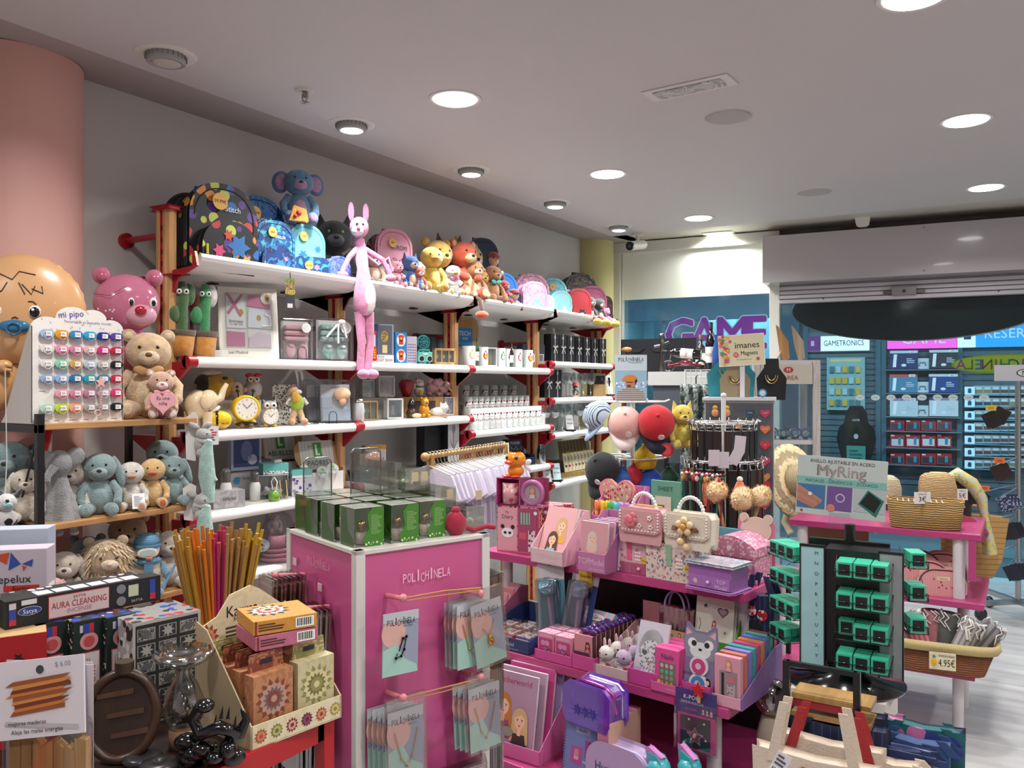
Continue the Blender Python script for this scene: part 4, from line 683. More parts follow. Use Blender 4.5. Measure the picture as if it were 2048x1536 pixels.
# third row
carton('gift_box','blue-framed box with a swirl window standing in the dark third row','box',Pz(493,0,3,-3.2)+Vector((0,0,.13)),F90,.16,.04,.17,'a8b4c8',draw=lambda m,w,h:(m.rec(-w*.42,w*.42,h*.1,h*.9,-.001,'3c4c80'),m.dsc(0,h*.55,.03,-.002,'6878a8',.05),m.dsc(.03,h*.3,.025,-.002,'c0c8d8')))
carton('gift_box','white box with blue Picture Frame Set lettering','box',Pz(500,0,3,-3.15),F90,.2,.1,.125,'b8b4b4',draw=lambda m,w,h:(m.tx('DIY Picture Frame Set',.01,h*.8,.017,-.002,'1f5f98',w*.85),m.star(-.07,.09,.02,-.0015,'3a90c8',8,.7),m.dsc(.05,.04,.02,-.0015,'3a6aa0')))
for i,(px,X,h_) in enumerate(((452,-3.05,.17),(510,-3.08,.14))):
 t=thing('baby_bottle','white jar shaped bottle with a clear lid, %s' % ('beside the hanging grey comforter' if i == 0 else 'standing before the frame set box'),'bottle',Pz(px,0,3,X),0);m=MB();m.lathe([(0,0),(.024,0),(.026,h_*.5),(.02,h_*.62)],'d4d4d2|s',n=20);m.build('jar_body',t);m=MB();m.lathe([(.02,h_*.62),(.022,h_*.9),(.014,h_),(0,h_)],'d8dcdc|t|.2',n=20);m.build('lid',t)
def lbox(label,px,X,w,h,d,word,opened=True,dz=0):
 t=thing('open_carton',label,'box',Pz(px,0,3,X)+Vector((0,0,dz)),F90);m=MB();m.bx(-w/2,w/2,0,.004,0,h*.42,'d8d6d2');m.bx(-w/2,w/2,d-.004,d,0,h*.55,'b08a5a');m.bx(-w/2,-w/2+.004,0,d,0,h*.5,'d8d6d2');m.bx(w/2-.004,w/2,0,d,0,h*.5,'b08a5a');m.bx(-w/2,w/2,0,d,0,.004,'b08a5a');m.build('tray',t)
 m=MB();m.T=Tm((0,d*.6,h*.45),0,R_(-14));m.bx(-w/2,w/2,0,.004,0,h*.62,'d4d6d0|l|X|.02|c4c8c2|.5');m.flat([(-w/2,0),(-w/2-.03,.06),(-w/2-.03,h*.5),(-w/2,h*.6)],.002,'b08a5a');m.flat([(w/2,0),(w/2+.045,.05),(w/2+.05,h*.5),(w/2,h*.62)],.002,'b08a5a')
 m.rec(-.02,.03,h*.24,h*.58,-.001,'3a9a3c');m.rec(-.008,.004,h*.3,h*.54,-.002,'e8ece4');m.rec(-.008,.018,h*.3,h*.34,-.0021,'e8ece4');m.tx('KIT',-.035,h*.5,.012,-.002,'333333');m.tx(word,0,h*.14,.026,-.002,'222222',w*.8);m.build('lid',t)
lbox('open carton with a green L badge and PADRES on its lid',655,-3.02,.2,.24,.13,'PADRES');lbox('darker open carton with ABUELOS on its tilted lid, behind',575,-3.2,.18,.24,.1,'ABUELOS',dz=.05)
for i,px in enumerate((648,668)):m=MB();m.T=Tm((0,0,.03));m.dsc(0,0,.03,0,'dcdcd8');m.prism([(.03*math.cos(a*PI/12),.03*math.sin(a*PI/12)) for a in range(24)],0,.012,'dcdcd8');m.rec(-.008,.008,-.0,.018,-.001,'3a9a3c');m.tx('PADRES',0,-.01,.007,-.001,'222222');one('round_tin','small round tin with green badge lying in the open PADRES carton, %s one' % ('near','far')[i],'tin',m,Pz(px,0,3,-2.99)+Vector((0,0,.085+.01*i)),R_(60),rx=-.7)
t=thing('acrylic_box','clear acrylic gift box with white flowers and a rope handle','box',Pz(546,0,3,-3.03),R_(60));w=.14;m=MB();m.bx(-w/2,w/2,0,.1,0,.115,'e8ecee|t|.1');
m.build('clear_walls',t);m=MB();m.tube([(x,y,z) for x,y,z in ((-w/2,0,0),(w/2,0,0),(w/2,0,.115),(-w/2,0,.115))],.0022,'d8dcdc',5,True);m.tube([(-w/2,.1,0),(w/2,.1,0),(w/2,.1,.115),(-w/2,.1,.115)],.0022,'d8dcdc',5,True);m.build('edge',t)
m=MB();rr=random.Random(3)
for i in range(26):m.ell((rr.uniform(-.05,.05),rr.uniform(.02,.08),rr.uniform(.01,.05)),rr.uniform(.006,.013),'e4e0d8|c',n=7)
m.build('white_flowers',t);m=MB();m.tube([(.03,-.004,.09),(.035,-.008,.02),(.05,-.01,-.02),(.065,-.008,.02),(.06,-.004,.09)],.003,'c8b078|c',6);m.build('rope_handle',t)
carton('gift_box','small turquoise box with dotted base on the acrylic box','box',Pz(552,0,3,-3.03)+Vector((0,0,.118)),R_(62),.12,.09,.05,'62b4ae',draw=lambda m,w,h:m.rec(-w/2,w/2,.001,h*.32,-.001,'d8e0d8|p|150|2a5a54'),top='7cc4bc')
m=MB();m.ell((0,0,.006),(.022,.016,.006),'eceae6|c');m.flat([(-.02,0),(.02,0),(.014,.016),(-.01,.014)],-.016,'f0f0ee');one('paper_tag','small white paper tag lying on the turquoise box','tag',m,Pz(555,0,3,-3.06)+Vector((0,0,.17)),R_(60))
carton('gift_box','tall white box with turquoise lid and zigzag pattern','box',Pz(604,0,3,-3.02),R_(66),.1,.09,.125,'c8c8d0|p|60|5a4a80,8a88a0',draw=lambda m,w,h:(m.rec(-w*.52,w*.52,h*.8,h*1.01,-.003,'62b4ae'),m.rec(-w/2,w/2,h*.7,h*.8,-.0015,'e0e0dc')),top='62b4ae')
m=MB();m.ell((0,0,.01),(.022,.018,.012),'e8e0d4|g');m.ell((.02,0,.008),(.01,.01,.008),'e8e0d4|g');one('seashell','cream seashell ornament on the tall turquoise-lidded box','ornament',m,Pz(606,0,3,-3.05)+Vector((0,0,.128)),0)
carton('gift_box','low marble grey box with dark handwriting at the near end','box',Pz(459,0,3,-2.99),R_(70),.14,.12,.075,'b0aeb0|q|20|9a989c',word='infantil',wc='3a3638',wh=.016,wz=.55)
m=MB();m.lathe([(0,0),(.025,0),(.028,.03),(.01,.05)],'6a9a30|g',n=16);m.tube([(-.01,0,.05),(-.02,0,.09),(0,0,.11),(.02,0,.09),(.01,0,.05)],.003,'d8d8d0|c',6);one('green_ornament','green ornament with white loop beside the acrylic box','ornament',m,Pz(508,0,3,-2.99)+Vector((0,.12,0)),0)
# fourth row: pink tableware
t=thing('tableware_set','pink baby plates, bowl and cup wrapped with an animal plate','tableware',Pz(552,0,4,-3.02),R_(60));
for i,(r_,z_,nm) in enumerate(((.085,0,'plate'),(.07,.018,'bowl'),(.058,.038,'bowl'))):m=MB();m.lathe([(0,z_),(r_*.8,z_),(r_,z_+.022),(r_*.95,z_+.022),(r_*.75,z_+.006)],'c07a88|s',n=30);m.build(nm,t)
m=MB();m.lathe([(0,.06),(.04,.06),(.045,.12),(.042,.12),(.036,.065)],'c48090|s',n=24);m.tube([(.044,0,.11),(.07,0,.1),(.068,0,.075),(.042,0,.07)],.005,'c48090|s',7);m.build('cup',t)
m=MB();m.T=Tm((-.07,-.03,.08));m.dsc(0,0,.035,0,'b8d0cc',.03);m.prism([(.035*math.cos(a*PI/12),.03*math.sin(a*PI/12)) for a in range(24)],.001,.006,'b8d0cc');m.rec(-.02,.02,-.015,.015,-.001,'e4e8e6|p|90|2a2e34');m.build('animal_plate',t)
m=MB();m.prism([(-.1,0),(.12,0),(.05,.22),(-.02,.22)],-.09,.09,'e8e8ec|t|.06');m.build('cellophane',t)
plush('plush_giraffe','small giraffe plush with closed eyes in the pink row',Pz(612,0,4,-3.12),R_(60),.2,'b88a78|f','d8b8a8|f','up');plush('plush_bear','spotted white comforter animal above the pink cup',Pz(548,0,4,-3.06)+Vector((0,0,.125)),R_(60),.12,'c8c4c0|f','d8b0b0|f')
m=MB();m.lathe([(.06,0),(.055,.02),(.04,.1),(.01,.15),(0,.15)],'a87078|c',n=12);one('toy_tent','dusky pink cone shaped cloth bag on the pink row','bag',m,Pz(596,0,4,-3.12),0)
# ---- second bay, first row
def draw_monster(m,w,h):m.rec(-w*.5,w*.5,0,h,-.001,'2f86c8');m.dsc(0,h*.5,w*.4,-.0015,'e8ecec',h*.42);m.rec(-w*.2,w*.2,h*.2,h*.75,-.002,'d84a30');m.dsc(0,h*.72,w*.28,-.0022,'d84a30',h*.12);m.dsc(0,h*.6,w*.08,-.003,'f0d040');m.rec(-w*.1,w*.1,h*.4,h*.5,-.003,'30181a')
carton('money_box_carton','red dark carton standing at the back behind the red phone toy','box',Pz(737,1,1,-3.2),F90,.11,.08,.22,'5a1420',draw=lambda m,w,h:(m.rec(-w*.2,w*.2,h*.55,h*.9,-.001,'b82838'),m.rec(w*.42,w*.5,0,h,-.001,'d0ccd0')))
t=thing('toy_till','red and white toy money box with yellow buttons','money box',Pz(737,1,1,-3.03),R_(66));m=MB();m.bx(-.035,.045,0,.07,0,.165,'dcdcda|s');m.build('casing',t,bev=.008);m=MB();m.bx(-.037,.047,-.002,.072,.15,.17,'c83030|s');m.prism([(-.035,.01),(.046,.01),(.046,.075),(.0,.11),(-.035,.08)],-.004,.0,'c83030|s');m.build('red_panel',t,bev=.004)
m=MB()
for i in range(3):
 for j in range(4):m.bx(.001+i*.013,.011+i*.013,-.01,-.004,.02+j*.014,.03+j*.014,'e8b020|s')
m.build('key_buttons',t)
def draw_space(m,w,h):
 m.rec(-w*.5,w*.5,0,h*.2,-.001,'e0e2e6');m.rec(-w*.32,w*.4,h*.22,h*.97,-.001,'5a6068');m.dsc(.0,h*.68,w*.2,-.0015,'b08a40',h*.15);m.dsc(.0,h*.68,w*.17,-.002,'2f4a3a|q|60|c8a850',h*.12);m.rec(-w*.12,w*.14,h*.25,h*.46,-.002,'d8c890');m.rec(-w*.5,-w*.34,h*.2,h,-.001,'2c4a7a');m.tx('SPACE',-w*.2,h*.155,h*.05,-.002,'303860');m.tx('PIGGY BANK',0,h*.07,h*.075,-.002,'b03030',w*.9)
carton('money_box_carton','tall SPACE PIGGY BANK carton with a globe in its window','box',Pz(769,1,1,-3.04),R_(66),.115,.09,.215,'8a98b4',draw=draw_space)
for i in range(2):carton('money_box_carton','blue carton with a red toy picture, %s of the two' % ('lower','upper')[i],'box',Pz(802,1,1,-3.04)+Vector((0,0,.089*i)),R_(66),.07,.08,.088,'2f86c8',draw=draw_monster,grp='red toy cartons')
carton('gift_box','tall white box dotted with coloured circles','box',Pz(824,1,1,-3.05),R_(66),.066,.07,.16,'c4bccc',draw=lambda m,w,h:[m.dsc(-w*.35+i*w*.17,h*.1+j*h*.1,w*.055,-.001,['8a3a5a','3a5a9a','b04a4a','4a4a7a'][(i*3+j*2) % 4]) for i in range(5) for j in range(7)])
carton('gift_box','dark grey triple window carton with red and pink toys at the back','box',Pz(868,1,1,-3.22),F90,.17,.08,.2,'2c3034',draw=lambda m,w,h:[m.rec(-w*.42+i*w*.3,-w*.18+i*w*.3,h*.3,h*.9,-.001,'46565a') or m.dsc(-w*.3+i*w*.3,h*.48,.012,-.002,['c87030','d86a80','3a6aa0'][i],.016) for i in range(3)])
t=thing('desk_fan','small teal desk fan behind the teal radio','fan',Pz(846,1,1,-3.1)+Vector((0,0,.0)),R_(60));m=MB();m.lathe([(0,0),(.03,0),(.028,.01),(.008,.02),(.008,.1)],'3aa0a0|s',n=20);m.build('base',t)
m=MB();m.T=Tm((0,0,.135));
for r_ in (.036,.024,.012):m.tube([(r_*math.cos(a*PI/12),-.014,r_*math.sin(a*PI/12)) for a in range(24)],.002,'3aa0a0|s',6,True)
for a in range(8):m.tube([(0,-.016,0),(.036*math.cos(a*PI/4),-.014,.036*math.sin(a*PI/4))],.0015,'3aa0a0|s',5)
m.tube([(.038*math.cos(a*PI/12),0,.038*math.sin(a*PI/12)) for a in range(24)],.006,'2c8888|s',8,True);m.build('guard',t)
m=MB();m.T=Tm((0,-.004,.135))
for a in range(4):m.ell((.016*math.cos(a*PI/2),0,.016*math.sin(a*PI/2)),(.014,.002,.009),'246a6c|s',rot=(0,-a*PI/2,0))
m.build('fan_blades',t)
t=thing('toy_radio','turquoise toy boombox with two black speakers','radio',Pz(851,1,1,-3.0),R_(64));m=MB();m.bx(-.045,.045,0,.04,.012,.07,'58c4b4|s');m.tube([(-.035,.02,.07),(-.033,.02,.082),(.033,.02,.082),(.035,.02,.07)],.005,'58c4b4|s',8);m.build('casing',t,bev=.006)
for a in (-1,1):m=MB();m.T=Tm((a*.026,-.002,.03));m.dsc(0,0,.019,-.0005,'e0e4e0');m.prism([(.015*math.cos(q*PI/10),.015*math.sin(q*PI/10)) for q in range(20)],-.004,0,'17191c');m.build('speaker',t);m=MB();m.bx(a*.03-.006,a*.03+.006,.005,.035,0,.014,'3aa090');m.build('foot',t)
m=MB();m.rec(-.02,.02,.052,.064,-.001,'e0b0b8');m.rec(-.012,.012,.054,.062,-.002,'d8e4e0');m.build('dial',t)
def moneyframe(px,b,r,X,w,h,lb):pframe('coin_box',lb,Pz(px,b,r,X),R_(66),w,h,.03,'b8935c|w','7f8d80',draw=lambda m,w,h,y:[m.dsc(-w*.3+i*w*.3,h*.5,.006,y-.001,'e4e8e4',.011) for i in range(3 if w > .13 else 2)],cat='money box',div=2 if w > .13 else 1)
moneyframe(891,1,1,-3.0,.15,.098,'wooden three-compartment money box with a clear front');moneyframe(741,1,2,-2.99,.09,.105,'wooden two-compartment money box beside the frosted jar')
# second bay, second row
for px,X,w,h,lb,dz,f_ in ((737,-3.2,.085,.17,'grey-white picture frame with a black list at the back',.05,'bcb8b6'),(774,-3.18,.12,.125,'white picture frame with red lettering raised at the back',.12,'cac6c4')):
 pframe('framed_picture',lb,Pz(px,1,2,X)+Vector((0,0,dz)),F90,w,h,.025,f_,'c8c0bc',draw=lambda m,w,h,y:(m.rec(-w*.28,w*.28,h*.2,h*.8,y-.001,'9a3040|q|90|d8d0cc,8a2c38') if w > .1 else m.lines(-w*.25,w*.25,h*.2,h*.8,9,y-.001,'4a4444')))
carton('storage_box','long shallow wooden tray box carrying the ceramic animals','box',Pz(845,1,2,-3.09),F90,.34,.13,.118,'a07a4a|w',draw=lambda m,w,h:m.rec(-w*.2,w*.3,.01,h*.8,-.001,'3a2a20'))
carton('storage_box','plain pale box under the raised picture frames','box',Pz(757,1,2,-3.12),F90,.22,.12,.118,'9a9490')
RZ=Vector((0,0,.1195))
t=thing('ceramic_heart','glossy deep red ceramic strawberry shaped jar','ornament',Pz(813,1,2,-3.16)+RZ,R_(60));m=MB();m.lathe([(0,0),(.022,0),(.03,.02),(.046,.06),(.046,.085),(.03,.103),(0,.105)],'9a1018|g',n=26);m.build('jar_body',t)
t=thing('lucky_cat','white beckoning cat figure with pink ears and green bib','ornament',Pz(838,1,2,-3.15)+RZ,R_(60));m=MB();m.ell((0,0,.035),(.032,.028,.038),'dcd4cc|g');m.ell((0,-.004,.082),(.03,.026,.026),'dcd4cc|g');m.build('body',t)
for a in (-1,1):m=MB();m.tube([(a*.018,0,.098),(a*.022,0,.118)],[.01,.001],'c87888|g',8);m.build('ear',t);m=MB();m.ell((a*.01,-.028,.086),.003,'101010');m.build('eye',t)
m=MB();m.tube([(-.03,0,.05),(-.034,-.01,.08)],.009,'dcd4cc|g',8);m.build('paw',t);m=MB();m.lathe([(.024,.055),(.03,.06),(.024,.064)],'2f7a50|g',n=20);m.prism([(-.01,.01),(.01,.01),(.01,.04),(-.01,.04)],-.036,-.03,'c8a030|g');m.build('bib',t)
for i,(px,q) in enumerate(((864,1),(886,.85))):
 t=thing('ceramic_elephant','pale pink ceramic elephant, %s of the pair on the wooden tray' % ('larger','smaller')[i],'ornament',Pz(px,1,2,-3.14)+RZ,R_(60),'pink ceramic elephants');CP='c89a9c|g';m=MB();m.ell((0,0,.05*q),(.045*q,.035*q,.04*q),CP);m.ell((.02*q,-.02*q,.082*q),(.03*q,.028*q,.028*q),CP);m.build('body',t)
 for a in (-1,1):m=MB();m.ell((.02*q+a*.028*q,-.01*q,.088*q),(.022*q,.008*q,.025*q),CP);m.build('ear',t);m=MB();m.ell((a*.028*q,-.02*q,.016*q),(.018*q,.024*q,.016*q),CP);m.build('foot',t)
 m=MB();m.tube([(.02*q,-.045*q,.075*q),(.03*q,-.055*q,.05*q),(.045*q,-.06*q,.04*q)],.009*q,CP,8);m.build('trunk',t)
pframe('framed_picture','thick white box frame with a grey figure behind glass',Pz(791,1,2,-3.0),R_(66),.1,.115,.05,'d8d8d6','8a8c8c',draw=lambda m,w,h,y:(m.flat([(-.012,.02),(.012,.02),(.006,.08),(-.004,.085)],y-.002,'a8acae'),m.dsc(.002,.085,.01,y-.002,'7a7e80')))
t=thing('ceramic_dog','black and brown ceramic figure with cream foot','ornament',Pz(823,1,2,-3.02),R_(60));m=MB();m.lathe([(0,0),(.03,0),(.032,.03),(.022,.055),(0,.06)],'4a3020|g',n=20);m.build('body',t);m=MB();m.lathe([(.02,.05),(.024,.07),(.014,.1),(0,.115)],'121214|g',n=20);m.build('hood',t);m=MB();m.ell((.02,-.03,.014),(.03,.014,.014),'ccc0a0|g');m.build('foot',t)
t=thing('ceramic_bear','glossy orange-yellow seated ceramic animal','ornament',Pz(848,1,2,-3.0),R_(62));CY='d8921c|g';m=MB();m.ell((0,0,.04),(.032,.032,.042),CY);m.ell((0,-.01,.09),(.024,.03,.026),CY);m.build('body',t)
for a in (-1,1):m=MB();m.ell((a*.015,.004,.113),.007,CY);m.build('ear',t);m=MB();m.ell((a*.018,-.028,.012),(.012,.018,.012),CY);m.build('foot',t)
m=MB();m.ell((0,-.04,.086),(.006,.004,.004),'40240c');m.build('nose',t)
t=thing('ceramic_cat','white ceramic cat lying on a pastel rainbow base','ornament',Pz(876,1,2,-2.99),R_(62));m=MB();m.ell((0,0,.03),(.055,.028,.028),'dcd6cc|g');m.ell((.035,-.01,.055),(.028,.026,.026),'dcd6cc|g');m.build('body',t);m=MB();m.hpr([(-.065,-.03),(.06,-.03),(.05,.03),(-.05,.03)],0,.008,'d8b8a8|g');m.build('base',t,bev=.003)
for a in (-1,1):m=MB();m.tube([(.035+a*.015,0,.072),(.035+a*.018,0,.09)],[.009,.001],'dcd6cc|g',8);m.build('ear',t)
m=MB();m.tube([(-.05,0,.03),(-.075,0,.035),(-.07,0,.06)],.006,'dcd6cc|g',8);m.build('tail',t)
pframe('picture_tile','bright red, blue and yellow picture tile at the end of the ceramic row',Pz(899,1,2,-3.08),R_(68),.075,.115,.02,'ccc8c8','d0ccd0|q|50|2f58a0,b02838,d8c030')
# second bay, third row
t=thing('black_dish','round black dish wrapped in film on the third row','dish',Pz(745,1,3,-3.02),0);m=MB();m.lathe([(0,0),(.12,0),(.14,.05),(.134,.05),(.116,.008)],'1d1e20|s',n=36);m.build('bowl',t);m=MB();m.lathe([(0,.058),(.135,.052)],HAZE,n=30);m.build('film',t)
m=MB();m.bx(-.11,.11,0,.08,0,.002,'3a3430')
rr=random.Random(2)
for i in range(14):one('magazine','thin white-edged record sleeve, %s in the tilted row on the black dish' % ORD[i],'record sleeve',MB().prism([(0,0),(.004,0),(.004,.085),(0,.085)],-.04,.04,rr.choice(['b8a89c','a89080','c8bcb0'])),Pz(703,1,3,-3.1)+Vector((.03,i*.0085,.06)),F90,'record sleeves behind the sign holders',rx=0)
carton('gift_box','white carton with furniture drawing and orange top','box',Pz(752,1,3,-3.1)+Vector((0,0,.06)),R_(70),.13,.05,.115,'ccc8c6',draw=lambda m,w,h:(m.rec(-w/2,w/2,h*.8,h,-.001,'d0902c'),m.flat([(-.05,.02),(-.03,.055),(.0,.06),(-.01,.02)],-.001,'2a2828'),m.flat([(.01,.025),(.03,.06),(.05,.04),(.04,.02)],-.001,'2a2828')))
m=MB()
for i in range(16):m.ell((-.05+i*.0066,.0,.012+.004*(i % 2)),(.006,.018,.014),'b0b0ae|m',n=8)
one('steel_bracelets','coil of steel bracelets lying before the black dish','bracelets',m,Pz(743,1,3,-2.99)+Vector((0,0,.0)),F90)
for i in range(10):carton('cutlery_box','tall narrow black gift box, %s from the near side' % ORD[i],'box',Pz(852+i*4.5,1,3,-3.1),F90,.022,.08,.30,'0e0e10',draw=lambda m,w,h:m.star(0,h*.8,w*.2,-.001,'3a3a3c'),grp='narrow black gift boxes')
carton('cutlery_box','white fronted box with a large steel cutlery picture','box',Pz(907,1,3,-3.03),R_(72),.1,.05,.3,'17181a',draw=lambda m,w,h:(m.rec(-w*.42,w*.42,h*.02,h*.98,-.001,'b4b4b6'),m.dsc(0,h*.8,.014,-.002,'8a8a8e',.03),m.rec(-.004,.004,h*.1,h*.8,-.002,'8a8a8e'),m.flat([(-.03,.17),(0,.1),(.03,.17),(0,.13)],-.0025,'6a6a70')))
# ---- third bay
t=thing('open_carton','open brown carton with a blue panel lying high behind the crest mugs','box',Pz(938,2,1,-3.2)+Vector((0,0,.145)),R_(75));m=MB();m.bx(-.1,.03,0,.12,0,.17,'9a7446');m.rec(-.1,.03,.0,.115,-.001,'2a78b4');m.tx('TECH',-.04,.08,.03,-.002,'e0e8f0');m.tx('AND',-.035,.045,.016,-.002,'e0e8f0');m.build('box_body',t);m=MB();m.prism([(.03,.0),(.06,.0),(.085,.06),(.085,.12),(.07,.17),(.03,.19),(-.06,.19),(-.1,.17),(.03,.17)],.0,.004,'a88050');m.build('flap',t)
carton('gift_box','plain white box standing behind the first crest mug','box',Pz(943,2,1,-3.2),F90,.17,.09,.142,'d0ccc4')
def crest(c1,c2,sq=False):
 def f(m,r,h):m.dsc(0,h*.55,r*.5,-.001,c1,h*.2);m.dsc(0,h*.52,r*.3,-.002,c2,h*.13);m.dsc(0,h*.78,r*.16,-.001,c1)
 return f
for px,c1,c2,lb,r_ in ((938,'c8b060','d8d8e8','with a gold round crest',.042),(966,'a83048','d8b030','with a red and gold crest',.034),(1001,'3a8a4a','e0e0d8','with a green triangular crest',.034),(1016,'b03040','2a4a9a','with a red and blue striped crest',.035),(1035,'c04048','e0e0e0','with a red and white crest',.035),(1055,'c03030','e0b828','with a red and yellow flag crest',.038)):
 mug('frosted_mug','tall frosted beer mug '+lb,Pz(px,2,1,-3.02),R_(66),r_,.125,'d4dcdc|s',crest(c1,c2),'crest mugs',handle=px in (1055,938))
for px,c,h_,lb in ((954,'1a4a2a|g',.18,'small dark green bottle with an opener on top between mugs'),(1023,'1a1214|g',.16,'small dark bottle with white label before the striped-crest mug'),(1038,'241216|g',.14,'small black-capped bottle behind the red-crest mug')):bottle('small_bottle',lb,Pz(px,2,1,-2.985 if px != 1038 else -3.1),h_,.014,c,rz=R_(60))
pframe('framed_picture','white box frame with a yellow block among the crest mugs',Pz(984,2,1,-3.0),R_(70),.088,.125,.05,'dcdad6','b0b4b4',draw=lambda m,w,h,y:m.rec(-w*.35,w*.1,h*.1,h*.4,y-.002,'d8a020'))
carton('beer_glass_box','large dark blue gift carton with a beer glass outline','box',Pz(1068,2,1,-3.12),R_(66),.2,.08,.18,'34364a',draw=lambda m,w,h:(m.rec(-w*.3,w*.15,h*.74,h*.98,-.001,'6a9aa8'),m.rec(-w*.3,w*.15,h*.8,h*.9,-.002,'b03a40'),m.flat([(w*.2,h*.1),(w*.42,h*.1),(w*.46,h*.6),(w*.16,h*.6)],-.001,'c8ccd0'),m.flat([(w*.23,h*.13),(w*.39,h*.13),(w*.42,h*.57),(w*.2,h*.57)],-.002,'6a6c74'),m.rec(-w*.05,w*.12,h*.08,h*.4,-.001,'b8bcc0')))
t=None
def tumbler(m,r,h):m.dsc(0,h*.62,r*.98,-.001,'34302e',h*.21);m.rec(-r*.75,r*.75,h*.56,h*.66,-.002,'c4c0bc');m.tx('Cerveza',0,h*.61,h*.07,-.003,'2a2624',r*1.3);m.rec(-r*.45,r*.45,h*.46,h*.51,-.002,'b83038');m.rec(-r*.3,r*.3,h*.72,h*.77,-.002,'b83038')
t0=None;rows=((-3.0,12,945,1074,0,'front'),(-3.11,11,935,1050,.075,'middle'),(-3.23,6,930,1025,.15,'dim rear'))
for ri,(X,n,p0,p1,dz,nm) in enumerate(rows):
 if dz:carton('riser_box','plain white riser under the %s row of tumblers' % nm,'box',Pz(1004,2,2,X+.045),F90,.9,.095,dz-.001,'d0d0ce')
 for i in range(n):
  loc=Pz(p0+(p1-p0)*i/(n-1)+(i*.0),2,2,X)+Vector((0,0,dz));lb='white tumbler with a dark oval print, %s in the %s row' % (ORD[i],nm)
  if t0 is None:t0=mug('tumbler',lb,loc,R_(60),.032,.135,'d2d6d4|s',tumbler,'white printed tumblers',cat='tumbler',handle=False)
  else:dup(t0,loc,R_(62),lb)
# third row of the third bay, behind the shirt rail
for i in range(9):carton('spice_box','small orange-brown carton, %s of the row above the shirt rail' % ORD[i],'box',Pz(925+i*11,2,3,-3.15),F90,.05,.08,.14+.02*(i % 2),['b86a28','a04a24','c88a3c','7a4028'][i % 4],word='SET',wc='e8c890')
carton('game_box','dark navy box with POKER lettering above the shirt rail','box',Pz(1030,2,3,-3.1)+Vector((0,0,.06)),R_(70),.13,.06,.12,'1c2030',word='POKER',wc='c8ccd8',wh=.02)
t=thing('navy_tray','navy blue open tray box at the far end of the shelf behind the shirts','tray',Pz(1050,2,3,-3.03),R_(75));m=MB();m.bx(-.1,.1,0,.12,0,.006,'1c2c48');m.prism([(-.1,0),(.1,0),(.105,.05),(-.105,.05)],0,.005,'1c2c48');m.bx(-.1,-.095,0,.12,0,.07,'1c2c48');m.bx(.095,.1,0,.12,0,.07,'1c2c48');m.bx(-.1,.1,.115,.12,0,.12,'1c2c48');m.build('tray_walls',t)
# ---- fourth bay
B0=None
def bowbox(lb,loc,w=.075,h=.21):
 t=thing('bow_box',lb,'gift box',loc,R_(68),'black boxes with white bows');m=MB();m.bx(-w/2,w/2,0,.09,0,h,'16161a|q|70|222228');m.rec(-w*.1,w*.1,h*.82,h*.92,-.001,'b8b8b8');m.build('box_body',t,bev=.001)
 m=MB();m.bx(-.002,.002,-.003,-.001,0,h,'d0d0d0');m.build('ribbon',t)
 m=MB()
 for a in (-1,1):m.tube([(0,-.006,h*.5),(a*.018,-.01,h*.58),(a*.024,-.01,h*.53),(0,-.006,h*.5)],.0025,'e2e2e2|s',6);m.tube([(0,-.006,h*.5),(a*.012,-.008,h*.38),(a*.016,-.008,h*.3)],.0025,'e2e2e2|s',6)
 m.build('bow',t);return t
for i in range(7):
 lb='tall black patterned box with a white bow, %s of seven' % ORD[i];loc=Pz(1110+i*16,3,1,-3.03)
 B0=bowbox(lb,loc) if B0 is None else (dup(B0,loc,R_(68),lb),B0)[1]
for i,px in enumerate((1098,1115)):dup(B0,Pz(px,3,2,-3.03),R_(60),'black box with a white bow on the second board, %s of two' % ('near','far')[i])
G=0
for i,(px,X) in enumerate(((1132,-3.1),(1140,-3.0),(1152,-3.15),(1166,-3.04),(1174,-3.15),(1181,-3.03))):goblet('wine_glass','large balloon wine glass, %s on the board with the brown gift box' % ORD[i],Pz(px,3,2,X),.19,.045,'balloon wine glasses')
carton('gift_box','brown kraft box with a dark window and blue badge','box',Pz(1199,3,2,-3.05),R_(60),.125,.09,.19,'b08f5c',draw=lambda m,w,h:(m.rec(-w*.42,w*.42,h*.52,h*.9,-.001,'241c18'),m.dsc(w*.2,h*.75,.012,-.002,'3a5aa8',.018)),side='8f6f42')
plush('plush_doll','small figure with a red hat on a pale wooden disc',Pz(1150,3,2,-2.99)+Vector((0,0,.012)),R_(60),.09,'2a2624|f','d8d0c8|f','none',cat='figurine');one('wooden_disc','pale wooden disc under the red-hatted figure','disc',MB().lathe([(0,0),(.035,0),(.036,.01),(0,.011)],'d8c098|w',n=24),Pz(1150,3,2,-2.99),0)
one('toy_hat','red hat on the small figure among the wine glasses','toy hat',MB().lathe([(.03,0),(.022,.006),(.02,.025),(0,.028)],'b8202c',n=16),Pz(1150,3,2,-2.99)+Vector((0,0,.088)),0)
for i,(px,X) in enumerate(((1089,-3.0),(1098,-3.12),(1108,-2.99),(1115,-3.12),(1124,-3.0),(1130,-3.14),(1146,-3.15),(1158,-3.0),(1170,-3.12),(1180,-3.0))):goblet('goblet','large stemmed goblet, %s on the lowest glass board' % ORD[i],Pz(px,3,3,X),.205,.05,'stemmed goblets',full='d8d4d0|c' if i in (0,2,7) else None)
